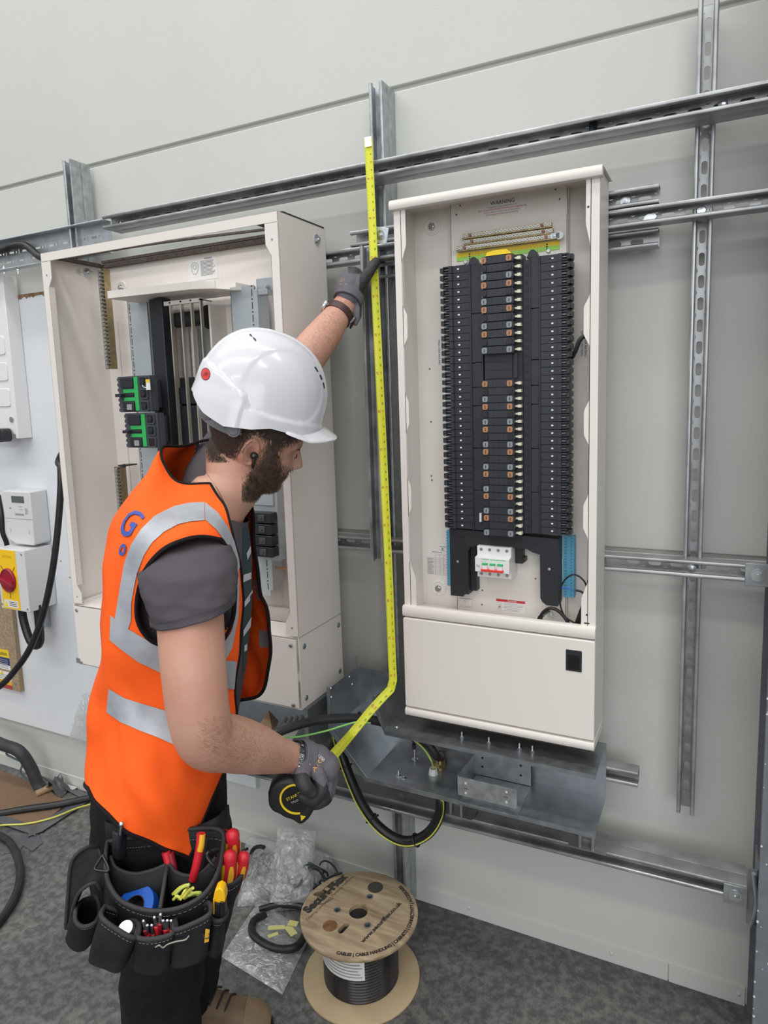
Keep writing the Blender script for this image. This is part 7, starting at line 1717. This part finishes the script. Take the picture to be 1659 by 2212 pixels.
# ================================================================ TOOL BELT
tbt = thing('tool_belt', 'black fabric tool belt hung with stitched pouches around the hips', 'tool belt', S(340, 1900, 1.1))
def pouch(name, rim, bot, th=.004, parent=tbt, cap=True, rib=True, n=5):
    """open-topped pocket: closed rim loop and closed base loop, both as (px, py, s)"""
    R_ = curve_pts([S(*p) for p in rim + [rim[0]]], n)[:-1]; B_ = curve_pts([S(*p) for p in bot + [bot[0]]], n)[:-1]
    rings = [];
    for k in range(9):
        t = k / 8; rings.append([a.lerp(c, t) + ((a.lerp(c, t)) - tbc).normalized() * (.004 * mnoise.noise(a.lerp(c, t) * 22)) for a, c in zip(R_, B_)])
    b = MB(); b.loft(rings, cap=False)
    if cap: m = len(b.v); N = len(R_); b.f.append(tuple(range(m - N, m))); b.m.append(0)
    o = b.build(name, POUCH, parent, angle=60); sm = o.modifiers.new('s', 'SOLIDIFY'); sm.thickness = th; sm.offset = 0
    if rib:
        b = MB(); b.tube(R_, .0038, 8, closed=True); b.build('binding', BIND2, o, angle=60)
        b = MB(); st = rings[1]; 
        for i in range(0, len(st)):
            p, q = st[i], st[(i + 1) % len(st)]; d = (q - p)
            if (CAM_P - p).dot(p - tbc) < 0: continue
            nn = (CAM_P - p).normalized(); m_ = max(1, int(d.length / .005))
            for j in range(m_): a = p + d * (j / m_); c = p + d * ((j + .6) / m_); s_ = d.normalized().cross(nn) * .0004; b.add([a - s_ + nn * .0045, c - s_ + nn * .0045, c + s_ + nn * .0045, a + s_ + nn * .0045], [(0, 1, 2, 3)])
        if b.f: b.build('stitching', STITCH, o, smooth=False)
    return o
BIND2 = mat('worn_black_binding', (.032, .032, .035), .75, bump=.4, bscale=400)
tbc = S(345, 1960, 1.12)
b = MB(); bw = [S(232, 1790, 1.20), S(238, 1800, 1.155), S(290, 1812, 1.15), S(350, 1815, 1.145), S(420, 1808, 1.15), S(466, 1790, 1.155), S(486, 1770, 1.21), S(492, 1760, 1.28)]
p1_ = curve_pts(bw, 6); b.loft([[p + UP * .022 for p in p1_], [p - UP * .022 for p in p1_]], closed=False, cap=False); o = b.build('belt_strap', POUCH, tbt, angle=60); sm = o.modifiers.new('s', 'SOLIDIFY'); sm.thickness = .004
pouch('main_pouch', [(232, 1818, 1.14), (228, 1860, 1.09), (234, 1905, 1.055), (262, 1946, 1.03), (320, 1967, 1.02), (385, 1962, 1.02), (438, 1934, 1.03), (468, 1890, 1.06), (480, 1840, 1.10), (478, 1795, 1.14), (420, 1790, 1.135), (350, 1800, 1.13), (290, 1810, 1.13)],
      [(232, 1990, 1.13), (228, 2010, 1.09), (234, 2030, 1.06), (262, 2050, 1.045), (320, 2066, 1.04), (385, 2062, 1.04), (438, 2046, 1.045), (462, 2020, 1.06), (470, 1990, 1.10), (468, 1975, 1.14), (420, 1975, 1.145), (350, 1980, 1.14), (290, 1985, 1.14)])
def wallp(name, top, bot, n=6, bind=True, parent=tbt):
    T_2 = curve_pts([S(*p) for p in top], n); B_2 = curve_pts([S(*p) for p in bot], n); b = MB(); b.loft([T_2, [a.lerp(c, .5) for a, c in zip(T_2, B_2)], B_2], closed=False, cap=False)
    o = b.build(name, POUCH, parent, angle=60); sm = o.modifiers.new('s', 'SOLIDIFY'); sm.thickness = .003
    if bind: b = MB(); b.tube(T_2, .0034, 7); b.build('binding', BIND2, o, angle=60)
    return o
wallp('inner_pocket', [(238, 1850, 1.11), (252, 1876, 1.095), (290, 1888, 1.09), (330, 1880, 1.09), (358, 1868, 1.095)], [(238, 1960, 1.10), (252, 1970, 1.09), (290, 1985, 1.09), (330, 1980, 1.09), (358, 1968, 1.09)])
wallp('inner_pocket', [(364, 1866, 1.095), (380, 1884, 1.09), (410, 1892, 1.09), (440, 1880, 1.095), (466, 1852, 1.11)], [(364, 1968, 1.09), (380, 1980, 1.09), (410, 1985, 1.09), (440, 1975, 1.095), (462, 1960, 1.10)])
wallp('pouch_divider', [(362, 1866, 1.10), (356, 1900, 1.06), (346, 1962, 1.025)], [(362, 1960, 1.10), (356, 1985, 1.07), (348, 2020, 1.035)], bind=True)
pouch('front_pocket', [(226, 1958, 1.035), (219, 1980, 1.0), (250, 2006, .985), (291, 2026, .985), (300, 1996, 1.02), (262, 1972, 1.04)], [(215, 2045, 1.04), (194, 2072, 1.01), (222, 2088, .995), (256, 2099, .995), (281, 2060, 1.03), (250, 2050, 1.045)])
pouch('front_pocket', [(300, 1994, 1.025), (296, 2024, .988), (335, 2028, .98), (375, 2014, .985), (376, 1985, 1.025), (338, 1988, 1.03)], [(302, 2070, 1.035), (292, 2095, 1.0), (328, 2104, .995), (361, 2092, 1.0), (368, 2062, 1.035), (338, 2066, 1.04)])
pouch('front_pocket', [(380, 1984, 1.025), (377, 2008, .987), (415, 1996, .985), (453, 1974, .99), (450, 1950, 1.03), (415, 1968, 1.035)], [(380, 2058, 1.035), (373, 2086, 1.0), (408, 2084, .995), (440, 2070, 1.0), (444, 2045, 1.035), (412, 2050, 1.04)])
pouch('knife_pocket', [(458, 1962, 1.05), (457, 1984, 1.02), (472, 1990, 1.015), (487, 1980, 1.03), (488, 1962, 1.06)], [(452, 2040, 1.05), (450, 2058, 1.025), (462, 2066, 1.02), (474, 2056, 1.035), (478, 2040, 1.06)])
pouch('screwdriver_holder', [(476, 1884, 1.12), (474, 1908, 1.09), (500, 1908, 1.09), (524, 1888, 1.11), (520, 1868, 1.15), (496, 1872, 1.15)], [(474, 2000, 1.12), (470, 2020, 1.10), (482, 2026, 1.10), (490, 2010, 1.11), (490, 1995, 1.14), (482, 1995, 1.15)])
# holster at the left
pouch('holster', [(180, 1944, 1.10), (165, 1962, 1.07), (164, 1990, 1.055), (182, 2002, 1.05), (208, 1990, 1.06), (216, 1962, 1.09), (206, 1938, 1.115)], [(158, 2010, 1.10), (143, 2026, 1.08), (150, 2046, 1.07), (168, 2055, 1.065), (190, 2044, 1.07), (206, 2016, 1.09), (196, 2000, 1.11)])
b = MB(); fo = curve_pts([S(*p) for p in [(212, 1830, 1.12), (190, 1830, 1.10), (165, 1845, 1.085), (152, 1872, 1.08), (147, 1930, 1.08), (143, 1985, 1.08), (143, 2005, 1.085), (152, 1990, 1.08), (158, 1960, 1.07), (170, 1930, 1.06), (190, 1912, 1.055), (208, 1908, 1.06), (219, 1920, 1.07), (222, 1880, 1.10), (212, 1830, 1.12)]], 5)[:-1]
b.add(fo + [p + FWD * .005 for p in fo], [tuple(range(len(fo))), tuple(range(2 * len(fo) - 1, len(fo) - 1, -1))] + [(i, i + len(fo), (i + 1) % len(fo) + len(fo), (i + 1) % len(fo)) for i in range(len(fo))]); fl_ = b.build('holster_flap', POUCH, tbt)
b = MB(); b.tube(fo, .0032, 7, closed=True); b.build('binding', BIND2, fl_, angle=60)
def ringshape(pts, r_, name, m):
    b = MB(); b.tube(curve_pts([S(*p) for p in pts + [pts[0]]], 4)[:-1], r_, 8, closed=True); b.build(name, m, tbt, angle=60)
for pts_ in ([(222, 1848, 1.055), (234, 1874, 1.04), (231, 1882, 1.035), (208, 1880, 1.04), (206, 1872, 1.045)], [(474, 1834, 1.08), (452, 1840, 1.055), (447, 1850, 1.05), (460, 1868, 1.045), (468, 1870, 1.05)]): ringshape(pts_, .0028, 'triangle_ring', mat('gloss_black', (.008, .008, .009), .2))
b = MB(); tgp = [S(444, 2006, .983), S(453, 2008, .986), S(451, 2034, .986), S(441, 2037, .983)]; b.add(tgp, [(0, 1, 2, 3)]); tg_ = b.build('brand_tag', mat('amber_tag', (.75, .42, .03), .5), tbt); text('C', .016, sum(tgp, Vector()) / 4 - FWD * .001, UP, -RGT, INK, tg_)
b = MB(); b.tube(curve_pts([S(*p) for p in [(336, 2046, .975), (344, 2042, .972), (352, 2047, .975), (362, 2040, .975), (380, 2034, .972), (400, 2030, .975), (408, 2022, .975)]], 5), .0012, 6); b.build('loose_cord', mat('pale_cord', (.30, .28, .24), .7), tbt)
# ---------------------------------------------------------------- tools in the belt
RED = mat('tool_red', (.62, .02, .035), .38); YLW = mat('tool_yellow', (.80, .42, .02), .42)
def driver(px, py, s, bx, by, sc, lab):
    top = S(px, py, s); bot = S(bx, by, s + .01); ax_ = (bot - top).normalized(); L = (bot - top).length; r = thing('screwdriver', lab, 'screwdriver', bot)
    R0 = .0132 * sc
    b = MB(); b.lathe(top - ax_ * R0 * .7, ax_, [(0, 0), (R0 * .5, R0 * .1), (R0 * .82, R0 * .45), (R0 * .93, R0 * 1.0), (R0 * .93, R0 * 1.5), (R0 * 1.08, R0 * 2.1), (R0 * 1.14, R0 * 3.2), (R0 * 1.12, R0 * 4.2), (R0 * .86, R0 * 5.2), (R0 * .74, R0 * 5.9), (R0 * .92, R0 * 6.8), (R0 * .9, max(L, R0 * 7.5))], 24); b.build('handle', RED, r, angle=60)
    u = ax_.orthogonal().normalized(); v = ax_.cross(u)
    for k in range(6):
        a = 2 * math.pi * k / 6 + .35; d = u * math.cos(a) + v * math.sin(a); s_ = ax_.cross(d); c = top + ax_ * R0 * 2.6
        rows_ = []
        for t in np.linspace(-1, 1, 7): 
            hw = R0 * .40 * math.sqrt(max(.05, 1 - t * t * .8)); rad = R0 * (1.25 - .16 * t * t); rows_.append([c + ax_ * t * R0 * 1.75 + d * rad * math.cos(q * .33) + s_ * (q * hw) + d * R0 * .02 for q in (-1, 0, 1)])
        b = MB(); b.loft(rows_, closed=False, cap=False); b.build('grip_inlay', YLW, r, angle=180)
    b = MB(); b.cyl(bot - ax_ * .02, bot + ax_ * .05, .0028, n=10); b.build('shaft', ZINC, r)
driver(503, 1802, 1.13, 497, 1875, 1.0, 'red and yellow insulated screwdriver, uppermost of three in the belt')
driver(497, 1848, 1.095, 488, 1925, .98, 'red and yellow insulated screwdriver, left one of the lower pair in the belt')
driver(527, 1850, 1.115, 505, 1925, .88, 'red and yellow insulated screwdriver, rightmost in the belt')
b = MB(); q0_ = S(484, 1797, 1.16); b.cyl(q0_, q0_ - UP * .06, .008, n=16); b.cyl(q0_ + UP * .0004, q0_ + UP * .0006, .005, n=14, mi=1); tag(b.build('nut_driver', [RED, BLKPL]), 'plain red tool handle end behind the uppermost screwdriver', 'tool')
def pliers(name, lab, segs):
    r = thing(name, lab, 'pliers', S(*segs[0][0][1]))
    for P, m_, w_ in segs: b = MB(); b.tube(curve_pts([S(*p) for p in P], 5), w_, 10); b.build('handle', m_, r, angle=60)
    return r
pliers('pliers', 'pliers with red and yellow handles standing in the rear pocket under the vest tip', [([(434, 1800, 1.10), (432, 1830, 1.095), (424, 1870, 1.09), (416, 1900, 1.09)], RED, .0075), ([(437, 1802, 1.097), (435, 1825, 1.092), (432, 1838, 1.09)], YLW, .0055), ([(444, 1806, 1.105), (440, 1840, 1.10), (428, 1890, 1.095)], BLKPL, .006)])
pliers('pliers', 'pliers with plain red handles beside the pouch divider', [([(358, 1840, 1.105), (366, 1870, 1.10), (372, 1895, 1.10)], RED, .0075), ([(368, 1842, 1.105), (374, 1868, 1.10), (378, 1890, 1.10)], mat('dark_red', (.25, .01, .02), .4), .006)])
rl = thing('tape_roll', 'roll of bright blue insulation tape in the main pouch', 'tape roll', S(288, 1950, 1.055))
c = S(288, 1960, 1.062); nn = (UP * .75 - FWD * .45 - RGT * .25).normalized(); b = MB(); b.lathe(c - nn * .02, nn, [(.020, 0), (.036, 0), (.037, .001), (.037, .018), (.036, .019), (.020, .019), (.020, 0)], 44); b.build('roll', mat('blue_tape', (.01, .12, .60), .35), rl, angle=40)
b = MB(); b.lathe(c - nn * .0195, nn, [(.0185, 0), (.020, 0), (.020, .0188), (.0185, .0188), (.0185, 0)], 36); b.build('core', INK, rl)
rw = random.Random(4)
for k in range(9):
    a = (360 + rw.uniform(0, 60), 1945 - rw.uniform(0, 14), 1.05 + rw.uniform(-.01, .012)); q = (a[0] + rw.uniform(15, 34), a[1] - rw.uniform(-2, 26), a[2] + rw.uniform(-.01, .01)); mid = ((a[0] + q[0]) / 2, (a[1] + q[1]) / 2 - rw.uniform(2, 8), a[2])
    b = MB(); b.tube(curve_pts([S(*a), S(*mid), S(*q)], 5), .0026, 8); o = b.build('wire_offcut', mat('yellow_green_wire', (.50, .62, .12), .4) if k % 2 else mat('yellow_stripe_wire', (.62, .60, .10), .4)); tag(o, 'short yellow-green wire offcut lying in the right half of the main pouch', 'wire', 'yellow-green wire offcuts in the pouch')
c = S(271, 2004, 1.0); nn = (UP * .85 - FWD * .45).normalized(); b = MB(); b.lathe(c, nn, [(.0125, -.05), (.0125, -.002), (.0115, 0), (0, 0)], 32)
tag(b.build('torch', mat('brushed_aluminium', (.45, .45, .47), .4, .9)), 'small silver torch end in the left front pocket', 'torch')
for k in range(8):
    x = 312 + 8.4 * k + rw.uniform(-2, 2); y = 2012 - rw.uniform(0, 14) - (14 if k in (3, 4) else 0); p = S(x, y, 1.005); nn = (UP + RGT * rw.uniform(-.15, .15)).normalized()
    r = thing('screwdriver_bit', ('short screwdriver bit, %s in the middle front pocket' % ('leftmost', 'second from the left', 'third from the left', 'fourth from the left', 'fourth from the right', 'third from the right', 'second from the right', 'rightmost')[k]), 'bit', p - nn * .03, 'bits in the middle front pocket')
    b = MB(); b.cyl(p - nn * .03, p - nn * .008, .0042, n=10); b.build('handle', RED if k % 2 else mat('dark_red', (.25, .01, .02), .4), r); b = MB(); b.cyl(p - nn * .008, p + nn * .008, .0026, n=8); b.ball(p + nn * .008, .003, 10, 6); b.build('tip', ZINC, r)
kn = thing('utility_knife', 'utility knife with a yellow end and black body in the narrow pocket', 'knife', S(470, 1990, 1.035))
def slab(P, s0, s1, name, m_, bev=.002): 
    b = MB(); A_ = [S(x, y, s0) for x, y in P]; B_ = [p + FWD * (s1 - s0) for p in A_]; N = len(P); b.add(A_ + B_, [tuple(range(N)), tuple(range(2 * N - 1, N - 1, -1))] + [(i, i + N, (i + 1) % N + N, (i + 1) % N) for i in range(N)]); return b.build(name, m_, kn, bevel=bev)
slab([(461, 1938), (464, 1924), (474, 1918), (483, 1924), (487, 1940), (486, 1950), (476, 1953), (460, 1948)], 1.022, 1.042, 'yellow_cap', mat('bright_amber', (.90, .50, .01), .35)); slab([(460, 1948), (476, 1953), (486, 1950), (487, 1975), (482, 1995), (462, 1995), (459, 1975)], 1.024, 1.040, 'body', BLKPL); slab([(474, 1950), (483, 1950), (481, 1992), (474, 1992)], 1.019, 1.024, 'pocket_clip', mat('gloss_black', (.008, .008, .009), .2), .001); slab([(460, 1942), (463, 1942), (463, 1976), (460, 1976)], 1.021, 1.025, 'side_stripe', YLW, .0005)
pn = thing('pen', 'silver-topped pen clipped in the rear left pocket of the belt', 'pen', S(256, 1830, 1.10)); b = MB(); b.cyl(S(262, 1780, 1.072), S(257, 1832, 1.085), .0042, n=12); b.build('barrel', BLKPL, pn); b = MB(); b.cyl(S(262.5, 1779, 1.068), S(260, 1803, 1.073), .002, n=8); b.ball(S(262.5, 1780, 1.07), .0045, 12, 8); b.build('clip', ZINC, pn)
wallp('pen_loop', [(246, 1798, 1.095), (258, 1803, 1.085), (272, 1799, 1.095)], [(246, 1850, 1.10), (258, 1855, 1.09), (272, 1850, 1.10)])
